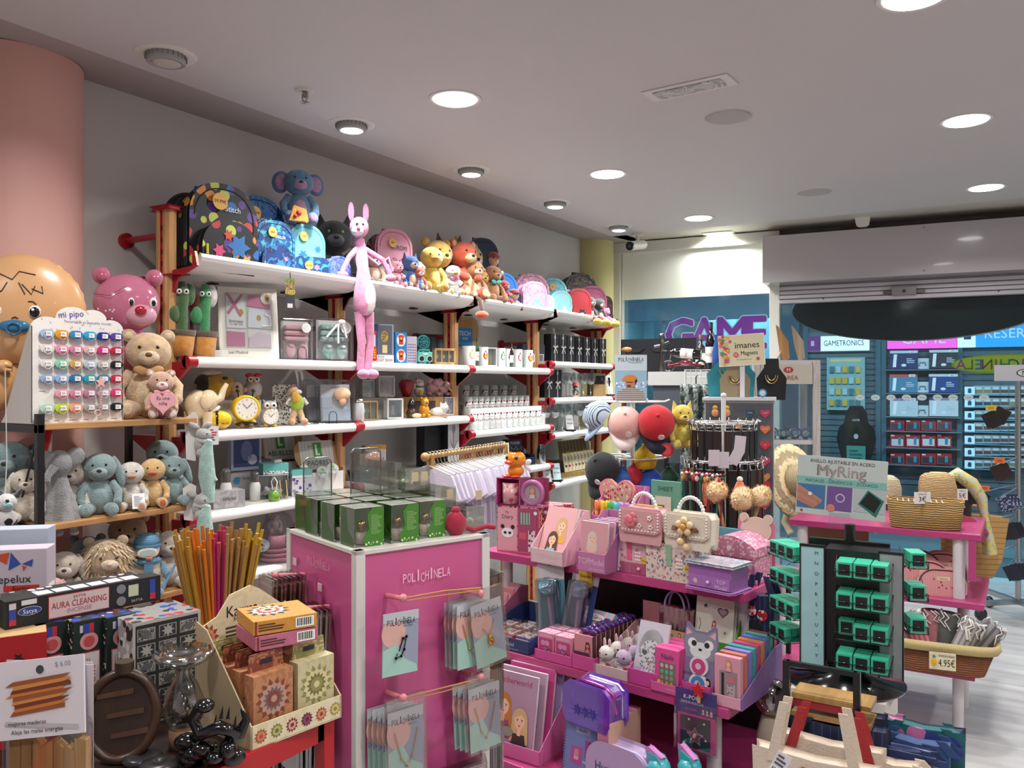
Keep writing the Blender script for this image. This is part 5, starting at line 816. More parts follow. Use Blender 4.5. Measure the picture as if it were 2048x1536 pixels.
def easel(lb,loc,w,h,c,wd,rz=R_(60)):
 t=thing('easel_sign',lb,'small sign',loc,rz);m=MB();m.T=Tm((0,0,.01),0,R_(-12));m.bx(-w/2,w/2,0,.004,0,h,c);m.tx(wd[0],0,h*.72,h*.12,-.001,'2a2a2a',w*.8);m.tx(wd[1],0,h*.45,h*.12,-.001,'2a2a2a',w*.8);m.build('card',t);m=MB();m.bx(-w*.55,w*.55,-.02,.02,0,.012,'101012');m.bx(-w*.1,w*.1,.015,.03,0,h*.6,'101012');m.build('stand',t)
easel('white card sign on a black stand among the goblets',Pz(1141,3,3,-2.97),.065,.115,'d8dadc',('Love','Always'));easel('white line-drawn card on a black stand, nearest on the bookmark board',Pz(1096,3,4,-2.96),.065,.125,'c8ccd0',('abu','ela'));easel('pale blue lettered card on a black stand beside the bookmarks',Pz(1115,3,4,-2.97),.065,.125,'b8d0dc',('Gracias','por ser'))
K0=None
for r in range(2):
 carton('bookmark_rack',('gold front rack holding the light bookmarks','gold rear rack toned dark for shade, holding the dim bookmarks')[r],'rack',Pz(1162-r*8,3,4,-3.01-r*.14),F90,.58,.07,.03+r*.08,('a88a4a|w','6a5a3a|w')[r])
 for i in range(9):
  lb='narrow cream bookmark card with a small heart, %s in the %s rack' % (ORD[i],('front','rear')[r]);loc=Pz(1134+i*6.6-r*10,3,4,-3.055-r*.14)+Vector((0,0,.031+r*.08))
  c=['5a5a40','a82028','c8a070','8a6a5a','6a6a5a'][i % 5];m=MB();m.bx(-.026,.026,-.002,.002,0,.155,'c8a85a|m');m.rec(-.022,.022,.004,.15,-.0025,'e0d8b8' if r == 0 else '6a5c44');m.heart(0,.05,.014,-.003,c);m.lines(-.014,.014,.09,.13,4,-.003,'6a5c44')  # rear cards repeat the cream ones with shade put into the colour
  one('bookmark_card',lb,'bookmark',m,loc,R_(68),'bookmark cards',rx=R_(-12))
easel('narrow white tall sign with black script beside the brown gift box',sh(1221,-2.97,1.50),.06,.26,'dcdfd8',('Lo','que'))
bpy.data.objects['easel_sign.003'].location=sh(1221,-3.02,1.4992)
m=MB();m.lathe([(0,0),(.035,0),(.03,.1),(.02,.14)],'6a5a5c|t|.2',n=16);one('clear_vase','smoky clear vase at the end of the shelf behind the shirt rail','vase',m,Pz(1082,2,3,-2.99),0)
# ================================================================ plush shelf at the left
UX0,UX1,UY0,UY1=-3.12,-2.80,1.515,2.06;UZ=(1.466,1.125,.80,.40)
t=thing('plush_rack','black metal rack with wooden boards holding the soft toys at the left','rack',(UX0,UY0,0))
W_,L_=UX1-UX0,UY1-UY0
for x in (.012,W_-.012):
 for y in ((.012,) if x > .1 else (.012,L_-.012)):m=MB();m.bx(x-.012,x+.012,y-.012,y+.012,0,1.5 if y < .1 else 1.46,'17181a|s');m.build('leg',t,bev=.002)
for z in UZ:m=MB();m.bx(.0,W_,0.024,L_+.09,z-.022,z,'b88a58|w|60,3,60');m.build('board',t,bev=.003);m=MB();m.bx(0,W_,0,.02,z-.03,z-.004,'17181a|s');m.build('side_rail',t)
m=MB();m.tube([(.02,.01,.82),(W_-.02,.01,1.42)],.004,'17181a|s',6);m.tube([(.02,.01,.5),(W_-.02,.01,1.05)],.008,'17181a|s',6);m.build('cross_brace',t)
def PU(px,r,X=-2.9):return sh(px,X,UZ[r]+.0008)
# pacifier display
a,b_=PU(62,0,-2.835),PU(246,0,-2.835);W=(b_-a).length;U=W/184;rz0=R_(84);H=232*U*1.0;ctr=(a+b_)/2
t=thing('pacifier_display','white scalloped cardboard display of coloured pacifiers with purple lettering','display stand',ctr,PI/2);H=.40
P=[(-W/2,0),(W/2,0),(W/2,.33)]
for cx,cz,r0,a0,a1 in ((W*.36,.33,W*.14,0,115),(W*.16,.36,W*.15,20,120),(-W*.06,.355,W*.19,30,150),(-W*.33,.32,W*.17,60,180)):
 for k in range(7):q=R_(a0+(a1-a0)*k/6);P.append((cx+r0*math.cos(q),cz+r0*math.sin(q)*.75))
m=MB();m.prism(P,0,.006,'dedad6');rr=random.Random(4)
for i in range(30):m.star(rr.uniform(-.45,.45)*W,rr.uniform(.31,.42),.005,-.0005,'b8b4b8',5)
for r in range(6):
 for c in range(6):m.lines(-W*.42+c*W*.155,-W*.42+c*W*.155+.03,.005+r*.051,.009+r*.051,1,-.0006,'6a6668',r*6+c)
m.build('front_board',t,bev=.001)
m=MB();m.T=Tm((-W*.09,-.002,.378),0,0,-.12);m.tx('mi pipo',0,0,.022,0,'5a3f90',W*.36);m.T=Matrix();m.tx('Personaliza su pequeño mundo',W*.1,.352,.010,-.001,'7a7488',W*.6);m.build('lettering',t)
for sx in (-W/2,W/2-.005):m=MB();m.xpr([(0,0),(.19,0),(.17,.02),(.006,.33),(0,.33)],sx,sx+.005,'d4d0cc');m.build('side_panel',t,bev=.001)
cols=['9ab0c8,d8951c,3a7fb0,2a98c8,2a2a8a,54408a','d0ccc8,d888a8,c87a98,d0a8b0,c82f78,b01c40','d0ccc8,7fc4a8,c8985a,a8b8c8,b0aca8,16171a','8aa4c4,8aaad0,2f6a9a,1f98a8,2a7a98,b8203c','d8d4d0,d898a8,c8809a,b07a90,b8b0bc,cf2f68','a8ccb8,b4cc28,e09a80,9a9896,9a9a9a,141518']
for r in range(6):
 for c in range(6):
  if (r,c) == (4,0):continue
  x=-W*.36+c*W*.152;z=.305-r*.051;k=cols[r].split(',')[c];m=MB()
  m.prism([(.021*math.cos(q*PI/14)*(1+.12*abs(math.cos(q*PI/14))),.0155*math.sin(q*PI/14)*(1-.18*math.exp(-8*math.cos(q*PI/14)**2))) for q in range(28)],-.007,0,k+'|s');m.tube([(.013*math.cos(q*PI/8),-.009,-.006+.013*math.sin(q*PI/8)) for q in range(16)],.0016,k+'|s',5,True)
  m.prism([(-.006,-.007),(.012,-.007),(.012,.007),(-.006,.007)],-.011,-.007,'e8e6e4');m.lines(-.004,.01,-.004,.004,2,-.0112,'8a8a90',r+c)
  o=one('pacifier','pacifier on the white display, %s row from the top, %s from the left' % (ORD[r],ORD[c]),'pacifier',m,ctr+Vector((.0085,x,z)),PI/2,'pacifiers on the display',bev=.001)
t=thing('star_chain','pale pink star with a pastel chain hanging over the lower pacifiers','pacifier chain',ctr+Vector((.022,W*.2,.14)),PI/2);m=MB();m.T=Tm((0,0,0));m.prism([((.02 if i % 2 == 0 else .009)*math.cos(PI/2+PI*i/5),(.02 if i % 2 == 0 else .009)*math.sin(PI/2+PI*i/5)) for i in range(10)],-.003,.003,'d8a8a8|s');m.build('star',t,bev=.001)
m=MB()
for i in range(9):m.tube([(.004*math.cos(q*PI/4),0,-.022-i*.009+.006*math.sin(q*PI/4)) for q in range(8)],.0012,'dca0a0|s',5,True)
m.tube([(-.012+.012*math.cos(q*PI/6),0,-.11+.01*math.sin(q*PI/6)) for q in range(12)],.002,'dcb0a8|s',5,True);m.build('chain',t)
# balloons
t=thing('baby_balloon','large foil balloon shaped like a baby with a blue dummy','balloon',ad(45,622,2.93),R_(52));m=MB();m.ell((0,0,0),(.2,.07,.195),'d0a072|s',n=40);m.T=Tm((0,.0,0));m.tube([(.195*math.cos(q*PI/30)*(1+.02*(q % 2)),0,.19*math.sin(q*PI/30)*(1+.02*(q % 2))) for q in range(60)],.006,'c89a68|s',6,True);m.build('head',t)
def bal(x,z,rx=.2,ry=.07,rz=.195):return -ry*math.sqrt(max(0,1-(x/rx)**2-(z/rz)**2))-.002
for x in (-.07,.05):
 m=MB();y=bal(x,-.01);m.ell((x,y,-.01),(.02,.004,.022),'e8e0d8|g');m.ell((x,y-.003,-.012),(.016,.004,.018),'181412|g');m.ell((x-.005,y-.007,-.004),(.005,.002,.005),'f4f4f4|g',n=8);m.build('eye',t)
m=MB();
for pts in (((-.06,.12),(-.02,.1),(.0,.13),(.05,.12)),((-.13,.07),(-.09,.09)),((-.1,.03),(-.05,.06),(-.035,.09)),((.0,.09),(.02,.05)),((.01,.085),(.04,.05),(.05,.08)),((.04,.07),(.075,.055),(.07,.08)),((-.09,.025),(-.075,.03),(-.06,.025)),((.03,.025),(.045,.025),(.055,.015)),((-.02,-.035),(-.01,-.03),(0,-.035))):m.tube([(x,bal(x,z),z) for x,z in pts],.0018,'2a1c14',5)
m.build('drawn_hair',t);m=MB();m.ell((-.012,bal(0,-.06)-.0,-.062),(.05,.012,.022),'2f6f98|g');m.tube([(-.012+.022*math.cos(q*PI/8),bal(0,-.06)-.014,-.072+.02*math.sin(q*PI/8)) for q in range(16)],.004,'2a648c|g',6,True);m.build('dummy',t)
m=MB();m.ell((-.12,-.01,-.265),(.13,.06,.1),'c89664|s',n=24);m.build('body',t);m=MB();m.ell((-.045,-.07,-.2),(.03,.02,.022),'cc9c6c|s');m.tube([(-.05,-.08,-.195),(-.015,-.09,-.2)],.006,'cc9c6c|s',6);m.tube([(-.05,-.08,-.21),(-.015,-.09,-.215)],.006,'cc9c6c|s',6);m.build('hand',t)
PB='c0708c|g';t=thing('bear_balloon','shiny pink foil bear balloon behind the beige teddy','balloon',ad(254,608,3.3),R_(56));m=MB();m.ell((0,0,0),(.122,.07,.115),PB,n=30,jit=.015);m.ell((.05,-.045,-.05),(.06,.04,.045),'cf9aac|g',n=20);m.build('head',t)
for x in (-.09,.1):m=MB();m.ell((x,0,.105),(.035,.025,.035),PB);m.ell((x,-.02,.1),(.02,.012,.02),'b8607c|g');m.build('ear',t)
for x in (.015,.095):m=MB();m.ell((x,-.065,.0),(.014,.006,.02),'ece6e2|g',rot=(0,0,0));m.ell((x+.002,-.072,-.003),(.008,.004,.013),'1a1616|g');m.build('eye',t)
m=MB();m.ell((.05,-.09,-.035),(.022,.01,.018),'a81c2c|g');m.build('nose',t);m=MB();m.ell((0,0,-.18),(.1,.05,.09),PB);m.build('body',t)
m=MB();m.tube([(-.12,-.03,.03),(-.06,-.075,.02),(0,-.078,.06)],.001,'6a2c44',4);m.build('seam',t)
# teddies on top
BE='cfae84|f';plush('teddy_bear','big fluffy beige teddy bear on the top board',PU(297,0,-2.95),R_(56),.37,BE,'dcc4a0|f','round',bow='b08a5c|c',nose='6a4028',wide=1.15)
plush('teddy_bear','small tan teddy holding a pink heart',PU(322,0,-2.845),R_(60),.2,'c89a84|f','e8dcd4|f','round',bow='d898a4|c',nose='b07868');t=bpy.data.objects['teddy_bear.001']
t=thing('heart_cushion','pink heart reading Es una niña, held by the small teddy','cushion',PU(338,0,-2.77)+Vector((-.01,-.02,.03)),R_(62));m=MB();m.prism(heartP(0,.035,.045),-.012,.012,'d8a0a8|c');m.build('padding',t,bev=.008,seg=3);m=MB();m.tx('Es una',0,.05,.013,-.0135,'3a2a2a',.06);m.tx('niña',0,.03,.013,-.0135,'3a2a2a',.04);m.build('lettering',t)
TE='7c9698|f';WH='cfc6b8|f'
for a in [('plush_duck','pinkish plush duck at the back of the middle board',222,1,-3.03,.2,'b09088|f','b09088|f','none','a87850|f',66),('plush_rabbit','cream plush rabbit behind the grey hanging comforter',142,1,-2.93,.22,WH,'dcd4c8|f','long',None,55),
  ('plush_rabbit','blue-grey plush rabbit with long drooping ears in the middle board centre',200,1,-2.87,.245,TE,'8aa4a4|f','long',None,56),('plush_duck','white plush duck with paper tags',262,1,-2.86,.2,'d4cec4|f','dcd6cc|f','none','c8946a|f',58),('plush_duck','yellow plush duckling with bright orange bill',305,1,-2.87,.205,'d8b070|f','dcb87c|f','none','cc5a1c|f',56),
  ('plush_dinosaur','pale blue-green plush behind the yellow duckling',325,1,-3.0,.27,TE,TE,'none',None,50),('plush_rabbit','blue-grey plush at the right end of the middle board',346,1,-2.86,.21,TE,'8aa4a4|f','long',None,60),('plush_elephant','large blue-grey plush elephant at the left edge of the photo',22,1,-3.04,.3,'6f8c90|f','7c9698|f','big',None,48),('plush_rabbit','cream plush limbs spilling beside the black rack leg',52,1,-2.93,.2,'cfc2b0|f','d8ccbc|f','long',None,60),
  ('plush_rabbit','pale grey plush rabbit at the left of the lowest board',128,2,-2.88,.23,'b4a898|f','c8bcb0|f','long',None,60),('plush_rabbit','small pink plush on the lowest board behind the medicine box',106,2,-2.83,.15,'d09a98|f','d8aaa8|f','long',None,60),('teddy_bear','beige teddy at the back of the lowest board',255,2,-3.03,.31,'b89a7c|f','c0a488|f','round',None,56),('plush_panda','white and black plush beside the coloured sticks',338,2,-2.88,.24,'b8ac9c|f','c8beb0|f','round',None,64),('plush_rabbit','dark blue-grey plush at the back left of the lowest board',175,2,-3.04,.24,'5f7478|f','6a8084|f','round',None,60)]:
 nm,lb,px,r,X,h,c,c2,er,bk,rz=a;plush(nm,lb,PU(px,r,X),R_(rz),h,c,c2,er,beak=bk,grp='soft toys on the rack',tag_='tags' in lb,c3='2a2624|f' if 'panda' in nm else None)
# shaggy lion: long fur strands over a rounded body
t=thing('plush_lion','shaggy long-haired beige plush lion on the lowest board','plush toy',PU(212,2,-2.86),R_(56));m=MB();LF='b09878|f';m.ell((0,0,.08),(.1,.08,.085),LF);m.ell((0,-.02,.165),(.085,.075,.07),LF);m.build('body',t);m=MB();rr=random.Random(8);sc=MB()
for i in range(1500):
 cz,R3=((.08,(.1,.08,.085)),(.165,(.085,.075,.07)))[i % 2];th=rr.uniform(0,2*PI);u=rr.uniform(-.9,1);q=math.sqrt(1-u*u);n_=Vector((q*math.cos(th),q*math.sin(th),u));p=Vector((n_.x*R3[0],n_.y*R3[1],n_.z*R3[2]+cz-(0)))
 if i % 2:p.y -= .02
 if i % 2 and n_.y < -.55 and abs(n_.x) < .45 and n_.z < .4:continue
 e=p+n_*.022+Vector((rr.uniform(-.008,.008),rr.uniform(-.008,.008),-.022));s_=Vector((n_.y,-n_.x,0)).normalized()*.0035
 m.add([p-s_,p+s_,e],[(0,1,2)],rr.choice(['bfa582|c','a88e6c|c','cbb492|c']))
m.build('fur',t);m=MB();m.ell((.015,-.1,.155),(.03,.02,.018),'c8b49c|f');m.ell((.015,-.12,.16),(.008,.005,.006),'d8b0a0|f');m.build('muzzle',t)
for a_ in (-1,1):m=MB();m.ell((.012+a_*.026,-.095,.178),.005,'1a1410|g');m.build('eye',t);m=MB();m.ell((a_*.055,-.01,.225),(.02,.014,.02),LF);m.build('ear',t)
t=thing('plush_penguin','plush bird with blue knit hat, goggles, scarf and ski pole','plush toy',PU(294,2,-2.86),R_(58));KB='5f8ca8|l|Z|.008|4a7694|.5';m=MB();m.ell((0,0,.07),(.055,.05,.075),'c0b4a0|f');m.ell((0,-.01,.165),(.045,.042,.04),'c8beb0|f');m.build('body',t)
m=MB();m.ell((0,0,.195),(.047,.046,.035),KB);m.lathe([(.047,-.008),(.052,0),(.048,.008)],'4a7694|c',(0,-.004,.182),24);m.build('knit_hat',t);m=MB();m.T=Tm((0,-.05,.162));m.prism([(.036*math.cos(q*PI/10),.018*math.sin(q*PI/10)) for q in range(20)],-.006,.012,'dcd8cc|s');m.prism([(.028*math.cos(q*PI/10),.012*math.sin(q*PI/10)) for q in range(20)],-.009,-.004,'a8bcb8|g');m.build('goggles',t)
m=MB();m.ell((.005,-.055,.14),(.012,.014,.008),'c8502c|f');m.build('beak',t);m=MB();m.lathe([(.04,-.012),(.054,0),(.04,.012)],KB,(0,-.005,.125),22);m.prism([(-.02,.02),(.02,.02),(.018,.12),(-.012,.12)],-.058,-.046,KB);m.build('scarf',t)
for a_ in (-1,1):m=MB();m.tube([(a_*.05,0,.1),(a_*.075,-.04,.07)],.014,'5f8ca8|f',8);m.build('wing',t);m=MB();m.ell((a_*.035,-.055,.012),(.022,.034,.014),'5f8ca8|f');m.build('foot',t)
m=MB();m.cyl((.05,-.09,.03),(.1,-.07,.12),.005,'5f8ca8|s');m.ell((.102,-.069,.124),.009,'b02830|s');m.build('ski_pole',t)
t=thing('elephant_comforter','grey elephant comforter hanging from a red ribbon on the rack leg','comforter',ad(118,985,2.9),R_(54));GF='8f9294|f'
m=MB();m.ell((0,0,.1),(.045,.035,.045),GF);m.tube([(-.01,-.03,.09),(-.03,-.045,.06),(-.03,-.05,.04)],[.016,.012,.009],GF,10);m.build('head',t)
for a_ in (-1,1):m=MB();m.ell((a_*.05,.0,.12),(.03,.01,.035),GF,rot=(0,a_*.5,0));m.build('ear',t)
m=MB();F_=[((.012+.055*k)*(1+.25*math.sin(5*q)),k) for k in (0,.3,.6,1) for q in ()];vs=[];
for i,k in enumerate((0,.25,.5,.75,1)):
 for j in range(24):q=j*PI/12;r_=(.02+.045*k)*(1+.22*k*math.sin(4*q));vs.append((r_*math.cos(q),r_*.6*math.sin(q),.07-.17*k))
m.add(vs,[(i*24+j,i*24+(j+1) % 24,(i+1)*24+(j+1) % 24,(i+1)*24+j) for i in range(4) for j in range(24)],GF,True);m.build('cloth',t)
for a_ in (-.045,0,.04):m=MB();m.tube([(a_,0,-.09),(a_*1.2,0,-.14)],[.014,.011],GF,8);m.ell((a_*1.2,0,-.145),(.015,.012,.012),GF);m.build('knot',t)
m=MB();m.prism([(-.05,.06),(-.03,.05),(-.02,.2),(-.035,.23)],.01,.012,'c8c8c6');m.build('card_tag',t)
m=MB();m.tube([(-.03,.0,.22),(-.045,-.01,.16),(-.05,0,.1),(-.04,0,-.05),(-.045,0,-.18)],[.012,.016,.006,.01,.012],'b81420|c',6);m.ell((-.025,0,.235),(.022,.014,.016),'b81420|s');m.ell((-.03,0,.285),(.034,.02,.022),'8a1f38|s');one('red_ribbon','bright red ribbon tied to the black rack leg','ribbon',m,ad(118,985,2.91),R_(54))
t=thing('plush_cow','small black and white plush animal hanging at the left edge of the photo','plush toy',ad(10,1040,2.2),R_(40));m=MB();m.ell((0,0,0),(.03,.025,.032),'d0cccc|p|50|15161a');m.build('body',t);m=MB();m.ell((.008,-.01,.045),(.026,.024,.024),'d4d0d0|f');m.ell((.02,-.03,.04),(.012,.01,.009),'8fc0c4|f');m.build('head',t)
for a_ in (-1,1):m=MB();m.tube([(.01+a_*.018,0,.06),(.012+a_*.03,0,.08)],[.009,.003],'17181a|f',8);m.build('ear',t);m=MB();m.ell((a_*.02,-.02,-.035),(.014,.018,.012),'8fc0c4|f');m.build('foot',t);m=MB();m.ell((.008+a_*.012,-.033,.052),.0045,'101010|g');m.build('eye',t)
m=MB();m.tube([(0,0,.06),(0,.01,.16),(0,.0,.4)],.0015,'c8c8c8',5);m.build('loop',t)
# ================================================================ incense table
TZ=.90;t=thing('incense_table','dark wooden table top in a bright red metal frame','table',(-1.244,1.264,0),0);RD='a8141c|s'
m=MB();m.bx(-.74,-.022,-1.3,-.02,TZ-.03,TZ,'2c1c16|w|3,40,40');m.build('tabletop',t);m=MB();m.bx(-.022,0,-1.3,0,TZ-.045,TZ+.002,RD);m.bx(-.74,0,-.02,0,TZ-.045,TZ+.002,RD);m.bx(-.762,-.74,-1.3,0,TZ-.045,TZ+.002,RD);m.build('frame',t,bev=.002)
for x,y in ((0,0),(-.74,0),(0,-1.3),(-.74,-1.3)):m=MB();m.bx(x-.03,x,y-.0,y+.03,0,TZ+.085,RD);m.build('leg',t,bev=.002)
m=MB();m.tx('M',0,0,.012,0,'2a0a0a');
def PT(px,py,z=TZ):p=az(px,py,z);p.z += .0008;return p
# Karma display
kp=PT(502,1506);t=thing('incense_display','cream cardboard display with sloping side holding mandala incense boxes','display stand',kp+Vector((-.0,0,0)),R_(82));CR='cdbf9c|q|22|d4c8a8'
KW=.215;m=MB();m.T=Tm((KW/2,0,0));m.prism([(-KW/2,0),(KW/2,0),(KW/2,.045),(-KW/2,.045)],0,.003,CR)
for i in range(6):m.mandala(-KW*.4+i*KW*.165,.022,.015,-.0005,[['a04a30','c87858','a04a30'],['7a7a40','b0aa68','6a6a30'],['7a1c30','c8a088','7a1c30'],['5a1c38','8a3c58','5a1c38'],['a04a30','c88868','8a3a28'],['9a8a48','c8b878','8a7a38']][i])
for x in (-KW/2,KW/2-.003):m.xpr([(0,0),(.2,0),(.2,.21),(.16,.2),(0,.045)],x,x+.003,'b5a283|s')
m.bx(-KW/2,KW/2,0,.2,0,.003,CR);m.build('tray',t,bev=.0008)
m=MB();m.T=Tm((KW/2,.2,0));m.prism([(-KW/2,0),(KW/2,0),(KW/2,.2),(KW*.2,.25),(.02,.262),(-.03,.25),(-.06,.21),(-KW/2,.19)],0,.003,CR);m.mandala(-.085,.17,.03,-.001,['9a3a28','c88868','9a4a30','c8a080']);m.mandala(-.05,.13,.022,-.001,['9a3a28','c88868','9a4a30']);m.tx('Karma',.0,.215,.024,-.001,'1c1a18',.075);m.tx('SCENTS',.0,.198,.009,-.001,'1c1a18',.05);m.lines(-.04,.05,.16,.185,3,-.001,'4a4030');m.build('header_card',t)
def mandbox(lb,x,y,c,cs,w=.09,h=.13,word=True):
 tt=thing('incense_box',lb,'incense box',kp+Matrix.Rotation(R_(82),3,'Z') @ Vector((x,y,.0038)),R_(82),'mandala incense boxes');m=MB();m.bx(-w/2,w/2,0,.03,0,h,c+'|q|30|'+cs[3]);m.mandala(0,h*.6,w*.46,-.0006,cs[:3]+[cs[0],cs[1]],14)
 m.rec(-w*.3,w*.3,h*.14,h*.3,-.003,c);m.tx('Karma',0,h*.23,h*.08,-.004,'1a1816',w*.5);m.tx('SCENTS',0,h*.165,h*.03,-.004,'1a1816',w*.45);m.build('box_body',tt,bev=.0012)
 m=MB();m.prism([(-w*.45,h),(w*.45,h),(w*.42,h+.035),(-w*.42,h+.035)],.026,.028,c+'|q|40|'+cs[0]);m.rec(-w*.15,w*.15,h+.012,h+.022,.025,'221c28');m.build('hang_flap',tt)
RC=('a06a48',['7a3a2c','b08878','6a5a5c','b47a54']);GC=('b5ab80',['8a8450','c8c090','6f6a3a','c0b68e'])
for i in range(3):mandbox('reddish brown mandala incense box, %s in the front column' % ORD[i],.058,.012+i*.045,*RC)
for i in range(1):mandbox('olive green mandala incense box standing at the right',.16,.012,*GC)
for i in range(2):mandbox('olive green mandala incense box at the back left, %s one' % ORD[i],.056,.148+.034*0+i*.0,*GC) if i == 0 else mandbox('olive green mandala incense box at the back, behind the stacked boxes',.16,.15,*GC)
mandbox('reddish mandala incense box hidden under the stacked boxes',.16,.08,*RC)
for i,(c,top,z) in enumerate((('b0607c','b8687f',.131+.036),('c08434','c88c3c',.131+.066))):
 m=MB();m.bx(-.065,.065,-.06,.06,0,.028,c+'|q|60|'+top);m.bars(.02,.058,.004,.024,-.0606)
 m.lines(-.055,.0,.006,.022,3,-.0606,'4a2a20');m.rec(-.062,-.058,0,.028,-.0606,'7a2424');m.T=Tm((0,0,.0283),0,-PI/2);m.mandala(-.015,.01,.045,0,['22303a','c8c0b0','a02c38','d8c8a8','7a2030']);m.T=Matrix()
 one('incense_cone_box',('pink-mauve cone incense box lying under the orange one','orange-yellow incense box with a red mandala, topmost of the stack')[i],'incense box',m,kp+Matrix.Rotation(R_(82),3,'Z') @ Vector((.115,.085,z+.0045)),R_(68-3*i),bev=.001)
# elephant cartons and dark incense cartons
def dispbox(lb,px,py,w,d,h,draw,rz,side,top,name='incense_carton'):carton(name,lb,'incense carton',PT(px,py),R_(rz),w,d,h,side,draw=draw,top=top,bev=.001)
def eleph(m,w,h):
 m.rec(-w/2,w/2,0,h,-.0006,'a8a4a2');m.rec(-w*.46,w*.46,h*.02,h*.97,-.001,'1c1d1f');rr=random.Random(6)
 for r in range(6):
  for c in range(3):x,z=-w*.31+c*w*.31,h*(.1+r*.155);k=(r+c) % 2;m.rec(x-w*.13,x+w*.13,z-h*.06,z+h*.06,-.0015,'8a8884');m.rec(x-w*.115,x+w*.115,z-h*.052,z+h*.052,-.002,('2a2b2d','b0aca6|q|160|2a2b2d')[k]);(m.star(x,z,w*.1,-.003,'9a9894',8,.5) if not k else m.dsc(x,z,w*.07,-.003,'55565a',h*.035))
dispbox('tall black and grey carton printed with elephants and flowers',335,1440,.145,.12,.213,eleph,80,'9c9896|p|60|2a2a2c,c8c4c0','8a8886|p|50|b02838,2a4a9a,2a2a2c')
def palo(m,w,h):
 m.rec(-w*.5,w*.5,0,h,-.0006,'142420');m.rec(-w*.36,w*.36,h*.04,h*.7,-.001,'b03038');m.rec(-w*.33,w*.33,h*.05,h*.69,-.0015,'ccc0c0');m.dsc(0,h*.8,w*.3,-.001,'c88a8c');m.dsc(0,h*.8,w*.18,-.002,'b8484c');m.rec(-w*.3,w*.1,h*.89,h*.96,-.001,'c0b8b8');m.rec(-w*.2,w*.0,h*.88,h*.97,-.002,'2a3f9a');m.rec(.0,w*.15,h*.88,h*.97,-.002,'b02838')
 T0=m.T.copy();m.T=m.T @ Tm((w*.12,-.002,h*.36),0,0,PI/2);m.tx('PALO SANTO',0,0,w*.17,0,'a82830',h*.5);m.tx('SATYA',0,w*.17,w*.09,0,'a82830',h*.25);m.lines(-h*.28,h*.28,-w*.38,-w*.08,4,0,'b88488');m.T=T0
for i,(px,py) in enumerate(((104,1462),(178,1452),(243,1440))):dispbox('dark green PALO SANTO incense carton, %s from the left' % ORD[i],px,py,.06,.12,.215,palo,80,'12201c|p|120|2a3a34,c8c0b8','2a2c2e|p|60|b8b0b4,b02838,2a3f9a')
m=MB();L0=.31;m.bx(-L0/2,L0/2,0,.05,0,.055,'17181a');m.rec(-L0*.25,L0*.14,.004,.051,-.0006,'a82830');m.rec(-L0*.245,L0*.135,.006,.049,-.0012,'cdb8b6');m.tx('AURA CLEANSING',-L0*.055,.03,.0135,-.002,'a82830',L0*.35);m.tx('SATYA',-L0*.055,.043,.006,-.002,'a82830',L0*.12);m.tx('INCENSE',-L0*.055,.016,.009,-.002,'b88084',L0*.2)
m.dsc(-L0*.36,.03,.022,-.0015,'c8c8d0',.009);m.dsc(-L0*.36,.03,.021,-.002,'2a3f8a',.008);m.tx('Satya',-L0*.36,.03,.009,-.003,'e0e0e8');m.rec(-L0*.48,-L0*.44,.006,.05,-.001,'2a3f9a');m.rec(-L0*.48,-L0*.44,.006,.018,-.002,'b02838');m.rec(-L0*.48,-L0*.44,.038,.05,-.002,'c8c0c0');m.rec(L0*.42,L0*.46,.006,.05,-.001,'2a3f9a');m.rec(L0*.42,L0*.46,.006,.02,-.002,'b02838');m.dsc(L0*.22,.04,.01,-.001,'7a7c80');m.dsc(L0*.22,.014,.01,-.001,'7a7c80');m.rec(L0*.27,L0*.34,.02,.045,-.001,'b8c0a0');m.tx('SATYA',L0*.33,.01,.006,-.001,'c0c0c0')
m.rec(-L0*.41,-L0*.32,.043,.053,-.003,'d0d0d4');ap=ad(176,1228,1.74)
for i in range(6):m.bx(-L0*.3+i*.035,-L0*.3+i*.035+.03,.01,.045,.055,.0556,'c0bcc0')
top0=TZ+.2166
one('incense_carton','long black AURA CLEANSING incense carton laid across the green ones','incense carton',m,Vector((ap.x,ap.y,top0)),R_(80),bev=.001)
m=MB();m.bx(-L0/2,L0/2,0,.05,0,.05,'1b1c1f|p|60|b8b4b8,2a2c30');one('incense_carton','second long black incense carton behind the AURA CLEANSING one','incense carton',m,Vector((ap.x,ap.y,top0))+Matrix.Rotation(R_(80),3,'Z') @ Vector((-.02,.055,0)),R_(80),bev=.001)
# medicine style box
t=thing('medicine_box','white joke medicine box reading epelux fortix','box',Vector((ad(32,1150,1.85).x,ad(32,1150,1.85).y,TZ+.0008)),R_(44));m=MB();w=.125;h=.33;m.bx(-w/2,w/2,0,.06,0,h,'b9adb9');m.build('box_body',t,bev=.002);m=MB();y=-.001
m.flat([(-w*.4,h*.96),(-w*.1,h*.98),(-w*.15,h*.9)],y,'b84a30');m.flat([(-w*.08,h*.98),(w*.08,h*.9),(-w*.12,h*.86)],y,'2f4a9a');m.flat([(w*.1,h*.9),(w*.28,h*.93),(w*.26,h*.88)],y,'2f4a9a');m.flat([(w*.1,h*.89),(w*.18,h*.88),(w*.12,h*.85)],y,'b84a30');m.tx('epelux',-w*.02,h*.8,h*.055,y,'141418',w*.8);m.rec(-w*.2,w*.38,h*.715,h*.755,y,'b83028');m.tx('fortix',w*.09,h*.735,h*.035,-.002,'141418',w*.5)
